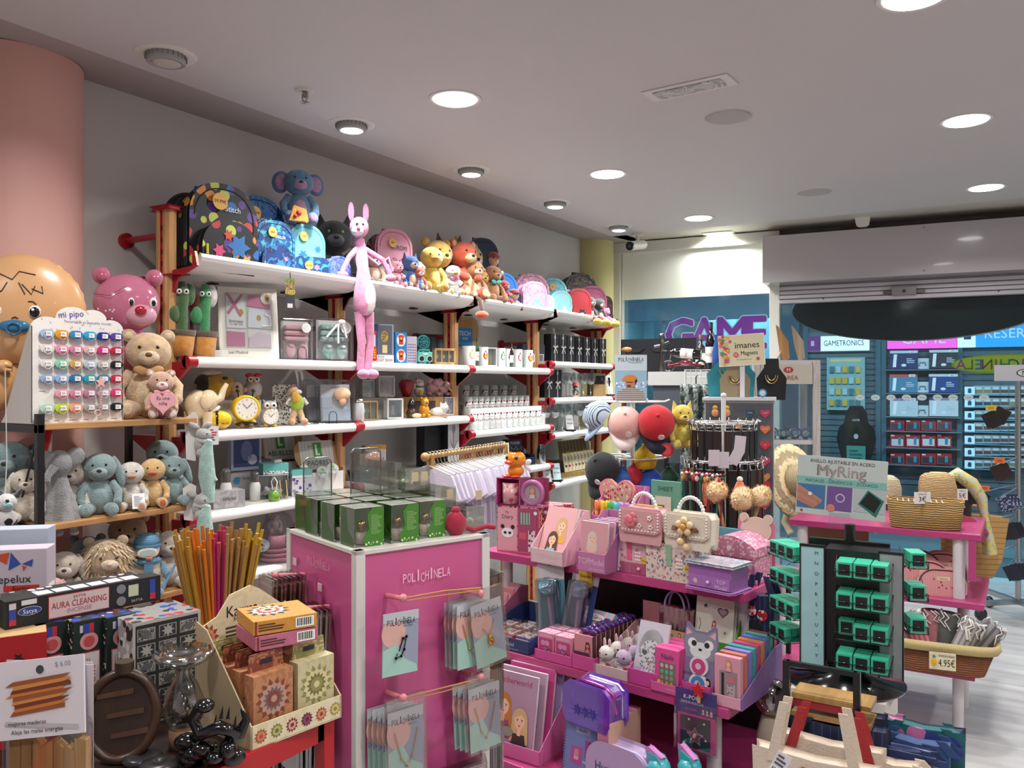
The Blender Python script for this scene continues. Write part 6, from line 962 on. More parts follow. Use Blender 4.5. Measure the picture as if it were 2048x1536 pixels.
m.tx('Composición:',w*.12,h*.68,h*.018,y,'2a2a30');m.tx('Riegalonaypis ....... 250 mg',0,h*.65,h*.016,y,'2a2a30',w*.86);m.tx('Rodanopis ............ 500 mg',0,h*.62,h*.016,y,'2a2a30',w*.86);m.T=Tm((w/2+.001,.03,h*.6),PI/2);m.bars(-.02,.02,-.05,.05,0);m.build('lettering',t)
carton('storage_box','translucent white box behind the medicine box','box',Vector((ad(20,1100,1.93).x,ad(20,1100,1.93).y,TZ+.0008)),R_(44),.16,.06,.36,'a8b0c0')
carton('red_box','bright red open box with black bird prints at the left edge','box',PT(22,1500),R_(62),.12,.12,.215,'a81820',draw=lambda m,w,h:[m.star(x*w,z*h,w*.09,-.001,'2a0c10',5,.4,x*9) for x,z in ((-.2,.5),(.25,.3),(.1,.8),(-.3,.15),(.35,.6))],top='b89868')
# sticks bundle
t=None;sp=PT(438,1352);m=MB();m.lathe([(0,0),(.055,0),(.06,.1),(.055,.1),(.05,.01),(0,.01)],'2a2420|s',n=28);one('stick_holder','dark round pot behind the incense cartons holding the sticks','pot',m,sp,0);rr=random.Random(11);k0={}
sc_=[('a8792c|s','mustard'),('c86a18|s','orange'),('a82858|s','crimson pink'),('9a7440|s','tan'),('b08a20|s','yellow-brown')]
for i in range(96):
 u=(i % 24)/23;row=i//24;a=-1+2*u;ci=(0,1,2,3,4)[min(4,int(u*5))] if i % 7 else 3
 bx_,by_=a*.034,(row-1.5)*.018;tx_,ty_=a*.098+rr.uniform(-.006,.006),(row-1.5)*.04+rr.uniform(-.01,.01);H_=rr.uniform(.305,.35)
 d_=Vector((tx_-bx_,ty_-by_,H_)).normalized()
 if ci not in k0:m=MB();m.cyl((0,0,0),(0,0,.40),.0042,sc_[ci][0],n=7);k0[ci]=m.build('incense_stick');o=k0[ci]
 else:o=k0[ci].copy();COL.objects.link(o)
 Q=Matrix.Rotation(R_(52),3,'Z');o.location=sp+Q @ Vector((bx_,by_,.012));o.rotation_mode='QUATERNION';o.rotation_quaternion=Vector((0,0,1)).rotation_difference(Q @ d_);o.scale=(1,1,H_/.4)
 tag(o,'thin %s incense stick, %s across in the %s row of the bundle' % (sc_[ci][1],ORD[i % 24],('front','second','third','rear')[row]),'incense stick','incense sticks in the tall bundle')
# front objects
t=thing('wood_stick_bag','clear bag of pale wood sticks under a white header card at the front left','bag',PT(95,1840),R_(28));t.location=Vector((ad(95,1500,1.22).x,ad(95,1500,1.22).y,TZ+.0008))
m=MB();m.bx(-.065,.065,-.014,.014,0,.21,CLR);m.build('film',t,bev=.01,seg=3);rr=random.Random(5)
for i in range(7):m=MB();x=-.052+i*.0165;m.prism([(x,.006),(x+.014,.006),(x+.015+rr.uniform(-.002,.002),.16+rr.uniform(0,.02)),(x+.001,.165+rr.uniform(0,.02))],-.008,.008,'b98a50|w');m.build('wood_stick',t,bev=.002)
m=MB();m.T=Tm((0,-.012,.185),0,R_(-10),R_(-7));m.bx(-.068,.066,-.004,.0,0,.11,'ccc4cc');rr=random.Random(9)
for i in range(9):z=.035+i*.0052;m.flat([(-.045+rr.uniform(-.01,.01),z-.003),(.04+rr.uniform(-.01,.01),z+.004),(.045+rr.uniform(-.01,.01),z+.01),(-.04,z+.004)],-.005-.0002*i,['8a4a24','b86a30','6a3018','c07a40'][i % 4])
m.dsc(0,.095,.006,-.005,'3a3a3a');m.tx('$ 6.00',.035,.1,.007,-.005,'8a8aa0');m.tx('mejores maderas',-.02,.022,.006,-.005,'2a2420');m.tx('Aleja las malas energías',-.005,.01,.006,-.005,'2a2420',.1);m.build('header_card',t)
for i in (1,2):m=MB();m.bx(-.07,.066,0,.001,0,.28,'c4bcc4');one('header_card','white header card behind the bag of wood sticks, %s one' % ORD[i],'card',m,t.location+Matrix.Rotation(R_(28),3,'Z') @ Vector((-.008*i,.008+.012*i,0)),R_(28))
t=thing('incense_burner','round dark carved wooden incense burner standing on edge','incense burner',PT(243,1536),R_(40));t.location=Vector((ad(243,1440,1.54).x,ad(243,1440,1.54).y,TZ+.0008));m=MB();m.T=Tm((0,0,.082),0,R_(-12));P=[(.066*math.cos(q*PI/24),.082*math.sin(q*PI/24)) for q in range(48)];m.prism(P,.0,.02,'2e1c12|w');m.tube([(x*.93,0,z*.93) for x,z in P],.009,'3c2618|w',8,True)
for z,x in ((-.035,.03),(0,.02),(.035,.0)):m.prism([(x-.045,z-.004),(x+.02,z+.004),(x+.02,z+.014),(x-.045,z+.004)],-.004,.0,'4a3020|w')
m.build('disc',t);m=MB();m.cyl((0,.018,.158),(0,.018,.178),.017,'3c2e20|w');m.build('spout',t)
for i,(px,d) in enumerate(((285,1.53),(318,1.50))):p=ad(px,1500,d);m=MB();m.lathe([(0,0),(.03,.0),(.036,.008),(.03,.016),(.01,.017),(.007,.014),(0,.014)],'2c2a2c|s',n=26);one('smooth_stone','flat dark grey incense stone, %s of the two' % ('behind','nearer')[i],'stone',m,Vector((p.x,p.y,TZ+.0008+.0*i)),0)
gp=ad(368,1450,1.60);t=thing('glass_lamp','clear glass oil burner with a wide flared bowl','oil burner',Vector((gp.x,gp.y,TZ+.0008)),0);GL='dfe6e4|t|.2'
m=MB();m.lathe([(0,0),(.028,0),(.028,.035),(0,.035)],'9a7458|s',n=24);m.build('base',t);m=MB();m.lathe([(.02,.035),(.036,.055),(.038,.085),(.025,.12),(.012,.14),(.012,.15)],GL,n=28);m.build('body',t);m=MB();m.lathe([(.008,.15),(.02,.152),(.05,.168),(.058,.178),(.052,.185),(.03,.172),(.012,.168),(0,.168)],GL,n=32);m.build('bowl',t)
m=MB();m.lathe([(0,.05),(.02,.052),(.022,.07),(.008,.08),(.006,.1),(0,.1)],'3a2c24|g',n=18);m.build('wick_holder',t)
dp=ad(420,1500,1.52);t=thing('dragon_burner','glossy black dragon backflow incense burner','incense burner',Vector((dp.x,dp.y,TZ+.0008)),R_(40));DK='0e0e10|g';rr=random.Random(12);m=MB()
for i in range(16):m.ell((rr.uniform(-.045,.045),rr.uniform(-.02,.03),rr.uniform(.008,.04)),(rr.uniform(.014,.026),.02,rr.uniform(.01,.018)),DK)
m.build('rock_base',t);m=MB();m.tube([(.03,0,.03),(.045,-.01,.06),(.02,-.015,.075),(-.015,-.01,.06),(-.03,0,.085),(-.015,-.005,.11)],[.015,.014,.013,.012,.011,.012],DK,10);m.ell((-.006,-.015,.115),(.018,.02,.012),DK)
for i in range(7):a_=i/6;m.tube([(.045-.07*a_,-.012,.07+.02*math.sin(a_*6)),(.047-.07*a_,-.005,.09+.02*math.sin(a_*6))],[.004,.0005],DK,5)
m.build('dragon',t);m=MB();m.tube([(.05,0,.05),(.065,0,.08),(.055,0,.1)],[.012,.008,.002],DK,8);m.build('tail',t)
m=MB();m.lathe([(0,.06),(.012,.06),(.014,.075),(0,.08)],'5a4638|g',(-.03,.02,.02),14);m.build('incense_cone',t)
def hangcomf(lb,p,h):
 t=thing('bunny_comforter',lb,'comforter',p,fc(p),'carded bunny comforters');GB='a8a8a6|f';MT='9cc0b8|f';m=MB();m.prism([(-.055,-h*.1),(-.02,-h*.15),(-.01,h*.9),(-.03,h),(-.06,h*.85)],.02,.023,'cfcdca');m.build('card',t);m=MB();m.ell((.01,0,h*.48),(.03,.028,.026),GB);m.ell((.0,0,h*.25),(.026,.024,.04),GB);m.ell((.0,-.02,h*.05),(.018,.016,.02),GB);m.build('body',t)
 for a in (-1,1):m=MB();m.ell((-.002+a*.024,.0,h*.68),(.022,.01,.012),GB,rot=(0,-.5*a,0));m.build('ear',t);m=MB();m.tube([(a*.015,-.01,h*.33),(.03,-.03,h*.3)],.01,GB,8);m.build('arm',t)
 m=MB();m.ell((.022,-.026,h*.5),.003,'15100e|g');m.build('eye',t);m=MB();m.tube([(.032,-.03,h*.36),(.02,-.02,h*.1),(.022,-.02,-h*.5),(.03,-.02,-h*1.1)],[.012,.026,.034,.02],MT,10);m.tube([(.03,-.02,-h*.3),(.055,-.03,-h*.6)],.009,MT,8);m.ell((.03,-.02,-h*.65),.014,MT);m.build('mint_blanket',t)
hangcomf('grey bunny comforter with mint blanket hanging on a card, upper of two',ad(402,912,3.28),.17);hangcomf('grey bunny comforter on a card, lower of two beside the sticks',ad(398,1035,3.25),.13)
m=MB();m.cyl((0,0,0),(0,-.14,0),.004,'17181a|s',n=8);m.bx(-.03,.03,-.142,-.14,-.005,.07,'d0ccd0');m.lines(-.025,.025,.01,.06,5,-.143,'a84048');one('display_hook','black hook with a small white notice above the hanging comforters','hook',m,sh(385,-2.92,1.36),R_(84))
# ================================================================ tall pink counter stand
SA=az(712,1105,1.195);SB=az(980,1068,1.195);SR=math.atan2(SB.y-SA.y,SB.x-SA.x);SW=(SB-SA).length;SD=.42;ZT=1.195
t=thing('counter_stand','tall square hot pink display stand with white corner strips and POLICHINELA lettering','display stand',Vector((SA.x,SA.y,0)),SR);HP='c2568a|s'
m=MB();m.bx(.006,SW-.006,.006,SD-.006,.05,ZT-.012,HP);m.build('pink_panels',t)
for x,y in ((0,0),(SW,0),(0,SD),(SW,SD)):m=MB();a,b=(x if x == 0 else x-.026),(y if y == 0 else y-.026);m.bx(a,a+.026,b,b+.026,0,ZT,'d0ccca|s');m.build('corner_strip',t,bev=.002)
m=MB();m.bx(0,SW,0,SD,ZT-.012,ZT,'d0ccc6|s');m.build('top_board',t,bev=.002);m=MB();m.bx(-.02,SW+.02,-.02,SD+.02,0,.05,'2a2a2a');m.build('base',t)
def logo(m,x,z,h,y,c,w=None):
 w=w or h*6.2;n=11
 for i,ch in enumerate('POLICHINELA'):m.tx(ch,x-w/2+w*(i+.5)/n,z+(0,0,0,.25,-.25,0,.2,0,0,.1,0)[i]*h*.6,h*(1.25 if i in (3,6) else 1),y,c,w/n*.85)
m=MB();logo(m,SW*.5,ZT-.085,.024,-.001,'e8b8cc',.145);m.T=Tm((-.001,SD*.5,0),-PI/2);logo(m,0,ZT-.065,.022,0,'d888a8',.14);m.build('lettering',t)
for y,z in ((.36,1.10),(.2,1.06),(.16,.78)):m=MB();m.bx(-.0015,0,y-.012,y+.012,z,z+.02,'d8b0c0');m.build('price_sticker',t)
SQ=Matrix.Translation((SA.x,SA.y,0)) @ Matrix.Rotation(SR,4,'Z')
def ST(x,y,z):return SQ @ Vector((x,y,z))
def hook(lb,loc,rz):t=thing('display_hook',lb,'hook',loc,rz,'pink hooks of the stand');m=MB();m.cyl((0,0,0),(0,-.075,.008),.006,'d08088|s');m.ell((0,-.08,.01),(.011,.009,.01),'d08088|s');m.build('rod',t);return t
def jcard(lb,loc,rz,kind,w=.098,h=.165,tilt=0,grp='jewellery cards on the stand',full=True):
 t=thing('jewellery_card',lb,'jewellery card',loc,rz,grp);t.rotation_euler[1]=tilt;m=MB();z0=-.035-h;m.bx(-w/2,w/2,0,.0015,z0,-.035,'b8c6c4');y=-.0006
 m.rec(-w/2,w/2,z0,-.035,y,'8f96ac');m.dsc(-w*.2,z0+h*.68,w*.34,y-.0003,'d0a49c',h*.24);m.flat([(-w/2,z0),(w/2,z0),(w*.45,z0+h*.12),(w*.1,z0+h*.25),(-w*.1,z0+h*.5),(-w/2,z0+h*.42)],y-.0006,'9cc4ba');m.rec(-w/2,w/2,z0+h*.85,-.035,y-.0009,'b8bcc4')
 logo(m,0,z0+h*.85,.015,y-.0012,'1e2026',w*.8);m.tx('BISUTERIA',w*.2,z0+h*.77,.004,y-.0012,'3a3a44');m.build('backing_card',t)
 m=MB();c='c89a50|m' if kind else '1c1c1e|m';pts=[(-w*.33,z0+h*.7),(-w*.15,z0+h*.3),(0,z0+h*.18),(w*.15,z0+h*.3),(w*.33,z0+h*.7)] if kind != 2 else [(-w*.2,z0+h*.6),(0,z0+h*.45),(w*.2,z0+h*.7)]
 if kind == 0:pts=[(-w*.1,z0+h*.35),(-w*.15,z0+h*.28),(0,z0+h*.3),(w*.08,z0+h*.4),(w*.14,z0+h*.6),(w*.04,z0+h*.58),(-w*.06,z0+h*.38)]
 m.tube([(x,-.004,z) for x,z in pts],.0013,c,5)
 for x,z in pts[1:-1]:m.ell((x,-.005,z),.0035,c,n=8)
 if kind == 2:m.ell((0,-.006,z0+h*.38),(.009,.004,.014),'c8922a|m');m.ell((0,-.01,z0+h*.38),.004,'9a2030|g')
 m.build('necklace',t)
 if full:m=MB();m.bx(-w*.56,w*.56,-.008,.003,z0-.004,0,'f4f0f0|t|.02');m.build('clear_bag',t)
 return t
hk={}
for nm,x,z in (('upper near',.085,1.075),('upper far',.315,1.05),('lower near',.085,.835),('lower far',.315,.835)):hook('pink hook on the front of the stand, %s' % nm,ST(x,.002,z),SR)
jcard('card with a black bow brooch on the pink stand front',ST(.085,-.07,1.085),SR,0,tilt=.02,h=.15,full=False)
C1=None
for i in range(5):jcard('card with a gold pendant on the pink stand, %s in the upper far group' % ORD[i],ST(.315+(.012 if i == 0 else -.012-i*.003),-.075+i*.014,1.07),SR,2 if i == 0 else 1,tilt=-.14 if i == 0 else -.02,full=i in (0,3))
for i in range(5):jcard('necklace card on the pink stand, %s in the lower near group' % ORD[i],ST(.092-i*.006,-.075+i*.014,.85),SR,1 if i else 3,tilt=-.02,full=i == 0)
for i in range(4):jcard('necklace card on the pink stand, %s in the lower far group' % ORD[i],ST(.325-i*.006,-.075+i*.015,.855),SR,1,tilt=-.05,full=i == 0)
for i in range(4):m=MB();m.bx(-.08,.08,0,.002,-.12,0,'c8b0b8');m.bx(-.083,.083,-.004,.004,-.12,.012,'e0d8d8|t|.08');one('jewellery_card','pink-beige card at the bottom front of the stand, %s' % ORD[i],'jewellery card',m,ST(.25+i*.01,-.08+i*.016,.612-i*.002),SR,'cards at the stand bottom')
for z,zz in ((1.085,1.075),(.845,.842)):
 m=MB();m.tube([tuple(ST(.085,-.08,z)),tuple(ST(.2,-.085,z+.001)),tuple(ST(.315,-.08,zz))],.0018,'b88a48',6);m.tube([tuple(ST(.085,-.078,z-.008)),tuple(ST(.2,-.083,z-.01)),tuple(ST(.315,-.078,zz-.006))],.0015,'b88a48',6);one('rubber_band','tan rubber band stretched between the %s pink hooks' % ('upper' if z > 1 else 'lower'),'rubber band',m,(0,0,0))
# left face of the stand: fans of packets hanging from hooks
m0=None
def packets(lb,y,z,n,c,h=.16,w=.1,dz=.0,lean=.02):
 hook('pink hook on the left face holding %s' % lb,ST(0,y,z+.01),SR-PI/2)
 for i in range(n):
  m=MB();m.bx(-w/2,w/2,-.0025,.0025,-h,0,c);m.bx(-w/2-.004,w/2+.004,-.0035,.0035,-h-.006,.018,'d8ccc8|t|.14');m.flat([(-w*.3,-h*.3),(-w*.1,-h*.5),(w*.1,-h*.45),(w*.05,-h*.25)],-.003,'b87a78')
  o=one('hanging_packet','clear jewellery packet on the left face of the stand, %s among %s' % (ORD[i],lb),'packet',m,ST(-.02-i*.0125,y-.006*(i % 2),z),SR-PI/2,'packets on the left face');o.rotation_euler[0]=-.05+i*.008
packets('the tan cards',.30,1.075,8,'a88a78',.17,.085);packets('the long grey-pink row',.15,1.02,15,'b09898',.19,.1);packets('the middle blue-grey row',.15,.82,8,'7f8c98',.17,.09);packets('the lower teal row',.3,.70,10,'8aa09c',.17,.09);packets('the lowest pinkish row',.3,.56,8,'a89498',.16,.09)
for k,z in enumerate((1.06,.84,.62)):
 for i in range(7):m=MB();m.bx(-.045,.045,-.001,.001,-.15,0,('b8907c','c8a890','a88098')[k]);m.bx(-.05,.05,-.003,.003,-.155,.01,'dcd4d0|t|.12');m.tube([(-.02,-.005,-.03),(0,-.005,-.12),(.02,-.005,-.03)],.004,'2a1c18|g',5);one('bead_packet','bead necklace packet on the hidden right face, %s in the %s row' % (ORD[i],('upper','middle','lower')[k]),'packet',m,ST(SW+.012+i*.011,.07+.004*i,z),SR+PI/2,'packets on the right face')
# green gift boxes on top
g0=None
def greenbox(lb,x,y,w=.082,h=.098,dz=0):
 global g0
 if g0:return dup(g0,ST(x,y,ZT+.0008+dz),SR,lb)
 t=g0=thing('green_gift_box',lb,'gift box',ST(x,y,ZT+.0008),SR,'clear and green gift boxes');m=MB();m.bx(-w/2,w/2,0,w,0,h,'f2f8f2|t|.03');m.build('clear_shell',t)
 m=MB();m.prism([(-w*.12,.001),(w*.49,.001),(w*.49,h*.97),(w*.1,h*.97),(-w*.08,h*.8),(-w*.02,h*.45),(-w*.22,h*.15)],-.001,-.0004,'3f7a24|s');m.bx(-w*.49,w*.49,w*.93,w*.96,.002,h*.97,'3f7a24|s');m.xpr([(.004,0),(w*.9,0),(w*.9,h*.97),(w*.55,h*.97),(w*.4,h*.4),(.004,h*.2)],-w*.5,-w*.49,'3f7a24|s');m.bx(-w*.48,-w*.47,.0,w*.9,.0,h*.14,'d0ccc4|p|90|20242a');m.lines(w*.05,w*.44,h*.3,h*.8,12,-.0016,'7fa868');m.rec(-w*.15,w*.49,0,h*.13,-.0015,'3f7a24|p|170|c8d8b8');m.build('green_print',t)
 m=MB();m.lathe([(0,.002),(.018,.002),(.016,.03),(0,.03)],'c8b0a8|s',(0,w*.5,0),16);m.ell((0,w*.5,.045),(.014,.014,.016),'9a7a40|m');
 m.build('trinket',t);m=MB();m.bx(-w*.47,w*.47,.004,w*.96,h*.975,h*.985,'b8b4b4|p|60|c890a0,4a8040,e4e4e4');m.build('top_print',t);return t
for i,(x,y) in enumerate(((.055,.035),(.155,.03),(.245,.04),(.05,.135),(.14,.14),(.235,.14),(.05,.235),(.14,.24),(.235,.24),(.06,.325),(.15,.33))):greenbox('clear box with green wave print on the pink stand, %s' % ('front left corner','front middle','front, third from left','second row, left','second row, middle','second row, right','third row, left','third row, middle','third row, right','back row, left','back row, middle')[i],x,y)
def uframe(lb,loc,w,h,rz):m=MB();m.tube([(-w/2,0,0),(-w/2,0,h-.01),(-w/2+.01,0,h),(w/2-.01,0,h),(w/2,0,h-.01),(w/2,0,0)],.0022,'8a8a88|m',7);m.bx(-w/2+.003,w/2-.003,-.0006,.0006,.0,h-.004,'e8ecec|t|.05');one('sign_holder',lb,'sign holder',m,loc,rz,'wire sign holders')
uframe('thin wire frame standing on the left green boxes',ST(.03,.28,ZT+.1005),.075,.105,SR-.2);uframe('taller thin wire frame on the middle green boxes',ST(.165,.26,ZT+.1005),.085,.125,SR-.2)
# acrylic steps with stones
AC='eef2ee|t|.08';t=thing('acrylic_steps','clear acrylic stepped trays full of polished stones on the stand','tray',ST(.02,0,ZT+.0008),SR);m=MB()
for x0,x1,y0,y1,z in ((.20,.28,.14,.40,.115),(.27,.34,.10,.36,.06),(.325,.385,.03,.30,.012)):
 m.bx(x0,x1,y0,y1,z,z+.003,AC);m.bx(x0,x0+.002,y0,y1,z,z+.05,AC);m.bx(x1-.002,x1,y0,y1,0,z+.055,AC);m.bx(x0,x1,y0,y0+.002,z,z+.06,AC);m.bx(x0,x1,y1-.002,y1,z,z+.05,AC);m.bx(x0,x1,(y0+y1)/2,(y0+y1)/2+.002,z,z+.05,AC)
m.bx(.18,.2,.16,.4,0,.19,AC);m.build('acrylic_walls',t)
for x,y in ((.21,.12),(.24,.12),(.30,.085),(.35,.02),(.30,.23)):m=MB();m.bx(x,x+.02,y,y+.001,.09+.05*(x < .27),.115+.05*(x < .27),'b8a888');m.build('price_label',t)
rr=random.Random(21);k0={};SC_=['5a6a5c|g','9a3a20|g','b07048|g','1f3a34|g','b0b49c|g','7a4a30|g','c8a898|g']
for i in range(54):
 b=i % 3;x0,x1,y0,y1,z=((.208,.27,.15,.39,.119),(.278,.33,.11,.35,.064),(.334,.376,.04,.29,.016))[b];ci=rr.choice(((0,3,6,4),(1,2,5,1),(3,4,4,0,5))[b]);r_=rr.uniform(.009,.013)
 if ci not in k0:k0[ci]=MB().ell((0,0,0),(1,.82,.75),SC_[ci],n=12,jit=.04).build('polished_stone');o=k0[ci]
 else:o=k0[ci].copy();COL.objects.link(o)
 u=(i//3)/17;p=ST(.02+x0+r_+(x1-x0-2*r_)*((i//3) % 2),y0+r_+(y1-y0-2*r_)*u,ZT+z+r_*.8+.001);o.location=p;o.scale=(r_,r_,r_);o.rotation_euler[2]=rr.uniform(0,3)
 tag(o,'%s polished stone, %s from the front in the %s acrylic tray' % (('dark grey-green','brick red','orange-tan','very dark green','pale green','brown','pale pink')[ci],ORD[i//3],('upper','middle','lower')[b]),'stone','polished stones in the acrylic trays')
m=MB();m.ell((0,0,.03),(.032,.022,.034),'9a2038|c',n=14,jit=.08);m.tube([(.02,0,.02),(.05,-.01,.008),(.1,0,.012),(.13,0,.006)],.007,'9a2038|c',8);m.ell((-.0,0,.066),(.014,.01,.01),'9a2038|c');one('cloth_pouch','crimson velvet pouch with ribbon on the stand beside the acrylic steps','pouch',m,ST(.315,.035,ZT+.0008),SR)
m=MB();m.ell((0,0,.022),(.04,.03,.022),'4a5a50|g',jit=.06);m.ell((.0,0,.06),(.028,.024,.026),'b88a78|g',jit=.04);one('mineral_lamp','rounded pink and grey mineral behind the acrylic wall','stone',m,ST(.26,.385,ZT+.0008)+Vector((0,0,.12)),SR)
bpy.data.objects['mineral_lamp'].location=ST(.245,.36,ZT+.1205)
# ================================================================ shirt rail
ra=ad(850,916,4.0);rb=ad(1012,892,4.7);t=thing('garment_rail','low wooden garment rail with its near ball end behind the counter stand','clothes rail',(ra.x,ra.y,0),0);rl=rb-ra
m=MB();m.cyl((0,0,ra.z),tuple(rl+Vector((0,0,ra.z))),.013,'b08850|w');m.ell((0,0,ra.z),(.022,.022,.022),'b08850|w');m.build('rail',t)
for k in (.06,.97):
 m=MB();p=rl*k;m.bx(p.x-.014,p.x+.014,p.y-.014,p.y+.014,.04,ra.z+rl.z*k,'b08850|w');m.bx(p.x-.2,p.x+.2,p.y-.02,p.y+.02,0,.04,'b08850|w');m.build('upright',t)
s0=None
for i in range(26):
 k=.04+.92*i/25;p=ra+rl*k;lb='small white shirt on a grey hanger, %s from the near end of the rail' % ORD[i]
 if s0:dup(s0,(p.x,p.y,p.z),R_(6*math.sin(i*2)),lb);continue
 s0=t=thing('hanging_shirt',lb,'shirt',(p.x,p.y,p.z),0,'white shirts on the rail');m=MB();m.tube([(.004,0,.0),(.016,0,.006),(.012,0,.02),(-.006,0,.022),(-.018,0,.005),(-.01,0,-.02),(0,0,-.045)],.0022,'a8a294|m',6);m.tube([(-.13,0,-.085),(0,0,-.045),(.13,0,-.085)],.005,'a8a294|s',6);m.build('hanger',t)
 m=MB();P=[(-.04,-.06),(-.14,-.095),(-.185,-.2),(-.145,-.225),(-.115,-.16),(-.125,-.42),(.125,-.42),(.115,-.16),(.145,-.225),(.185,-.2),(.14,-.095),(.04,-.06),(0,-.075)];m.prism(P,-.008,.008,'c9c3d2|c');m.build('cloth',t,bev=.006)
for i in range(2):pass
m=MB();m.tube([(0,0,0),(.01,-.02,-.04),(.0,-.02,-.09),(.02,-.01,-.12),(.03,0,-.06),(.02,.01,0)],.004,'d0c4b4|c',6);one('cord_loop','cream cord loop hanging from the far end of the rail','cord',m,rb+Vector((0,-.02,.015)),0)
# ================================================================ pink tiered display in the middle
CRN=az(1490,1190,.92);CA=R_(-7.5);CQ=Matrix.Translation((CRN.x,CRN.y,0)) @ Matrix.Rotation(CA,4,'Z');PKS='a83c70|s'
def L3(x,y,z):return CQ @ Vector((x,y,z))
t=thing('tiered_display','magenta pink tiered display table with three levels and white legs','display table',L3(0,0,0),CA)
TZ1,TZ2,TZ3=.92,.61,.30
for nm,x0,x1,y0,y1,z in (('top_shelf',-1.14,0,0,.5,TZ1),('middle_shelf',-1.16,.03,-.19,.6,TZ2),('low_shelf',-1.16,.03,-.36,.7,TZ3)):m=MB();m.bx(x0,x1,y0,y1,z-.032,z,PKS);m.build(nm,t,bev=.003)
m=MB();m.bx(-1.10,-.02,.44,.455,TZ3,TZ1-.032,'16080f');m.build('shade_divider',t)  # divider painted near-black for the deep shade under the top tier
for x in (-.05,-1.08):
 for y in (.1,.42):m=MB();m.cyl((x,y,TZ2),(x,y,TZ1-.032),.022,'c8c0c4|s',n=20);m.build('leg',t)
 for y in (-.12,.5):m=MB();m.cyl((x,y,0),(x,y,TZ3-.032),.024,'c8c0c4|s',n=20);m.cyl((x,y,TZ3),(x,y,TZ2-.032),.024,'c8c0c4|s',n=20);m.build('leg',t)
def T1(px,py):p=az(px,py,TZ1);p.z += .0008;return p
def T2(px,py):p=az(px,py,TZ2);p.z += .0008;return p
def T3(px,py):p=az(px,py,TZ3);p.z += .0008;return p
A1=CA-R_(2)
def K2(v):return FR(L3(0,0,TZ2+.0008),CA,v)
def K3(v):return FR(L3(0,0,TZ3+.0008),CA,v)
# My Diary sets
def diary(m,w,h):
 m.rec(-w*.48,-w*.02,h*.03,h*.97,-.001,'d498a4');m.tx('My',-w*.25,h*.87,h*.05,-.002,'6a4450');m.tx('Diary',-w*.24,h*.77,h*.09,-.002,'6a4450',w*.35)
 m.dsc(-w*.24,h*.42,w*.14,-.003,'e4e0e4',h*.11)
 for a in (-1,1):m.dsc(-w*.24+a*w*.12,h*.55,w*.045,-.0025,'1c1c20');m.dsc(-w*.24+a*w*.055,h*.42,w*.035,-.004,'1c1c20',h*.03)
 m.rec(.0,w*.48,h*.03,h*.97,-.0008,'9a4468');m.rec(w*.04,w*.28,h*.62,h*.88,-.002,'9aa8a0|l|X|.012|5a6460|.6');m.rec(w*.03,w*.2,h*.3,h*.45,-.002,'c85060');m.rec(w*.24,w*.4,h*.04,h*.5,-.002,'d8c8d0|p|90|5a4a54');m.rec(w*.4,w*.42,h*.1,h*.9,-.003,'c83a6a');m.dsc(w*.41,h*.88,w*.04,-.004,'e4e0e0')
for i in range(4):
 p=L3(-1.085+i*.0,.025,TZ1+.0008);
 carton('diary_set','pink and orange diary gift set with a panda face, %s' % ('front one on the near left' if i == 0 else ORD[i]+' behind the front one'),'gift set',p+Matrix.Rotation(CA,3,'Z') @ Vector((.105+i*.012,.02+i*.052,0)),CA+R_(14),.19,.045,.185,'d0747a|p|110|3a2024,cc7c82',draw=diary,side='d07868|p|90|3a2024')
t=thing('mug_clock_set','pink gift box with a mug and a round pink alarm clock','gift set',L3(-.975,.05,TZ1+.1865),CA+R_(14));m=MB();m.bx(-.105,0,0,.004,0,.004,'b02a74');m.bx(-.105,0,0,.06,0,.004,'b02a74');m.bx(-.105,0,0,.06,.108,.112,'c04a8a');m.bx(-.105,-.101,0,.06,0,.112,'b02a74');m.bx(-.105,.1,.06,.064,0,.112,'b02a74');m.bx(-.004,0,0,.06,0,.112,'c04a8a');m.bx(0,.1,0,.06,0,.004,'c878a8');m.build('carton_body',t)
m=MB();m.T=Tm((-.052,.032,.006));m.lathe([(0,0),(.036,0),(.037,.085),(.034,.085),(.033,.005)],'d098a0|p|60|d8b8a8,c04060,e8d0c8',n=26);m.build('mug',t);m=MB();m.T=Tm((.05,.0,.056));m.tube([(.044*math.cos(q*PI/14),.012,.044*math.sin(q*PI/14)) for q in range(28)],.01,'c070a4|s',10,True);m.build('clock_body',t);m=MB();m.T=Tm((.05,0,.056));m.prism([(.042*math.cos(q*PI/14),.042*math.sin(q*PI/14)) for q in range(28)],.012,.03,'b8a0b0');girl(m,0,.012,.02,.01,'b89068',top='e0e0e4');m.build('dial',t);m=MB();m.bx(0,.104,-.002,.062,.0,.114,CLR);m.build('clear_cover',t)
for a in (-1,1):m=MB();m.ell((.05+a*.028,.012,.008),(.009,.01,.008),'c070a4|s');m.build('foot',t)
t=thing('duck_figure','orange rubber duck figure with a black crown on the mug gift box','figure',L3(-1.02,.08,TZ1+.1865+.1135),CA+R_(8));OR_='d8841c|g';m=MB();m.ell((0,0,.072),(.042,.04,.036),OR_,n=22);m.ell((0,0,.025),(.035,.032,.026),OR_,n=18);m.build('body',t)
m=MB();m.ell((-.008,-.044,.062),(.018,.014,.008),'d85020|g');m.build('beak',t)
for a in (-1,1):m=MB();m.ell((a*.022,-.034,.08),.007,'15130f|g');m.build('eye',t);m=MB();m.ell((a*.02-.005,-.03,.006),(.02,.024,.006),'d85020|g');m.build('foot',t)
m=MB();m.lathe([(.02,0),(.024,.012)],'1c1810|s',(0,0,.102),12);
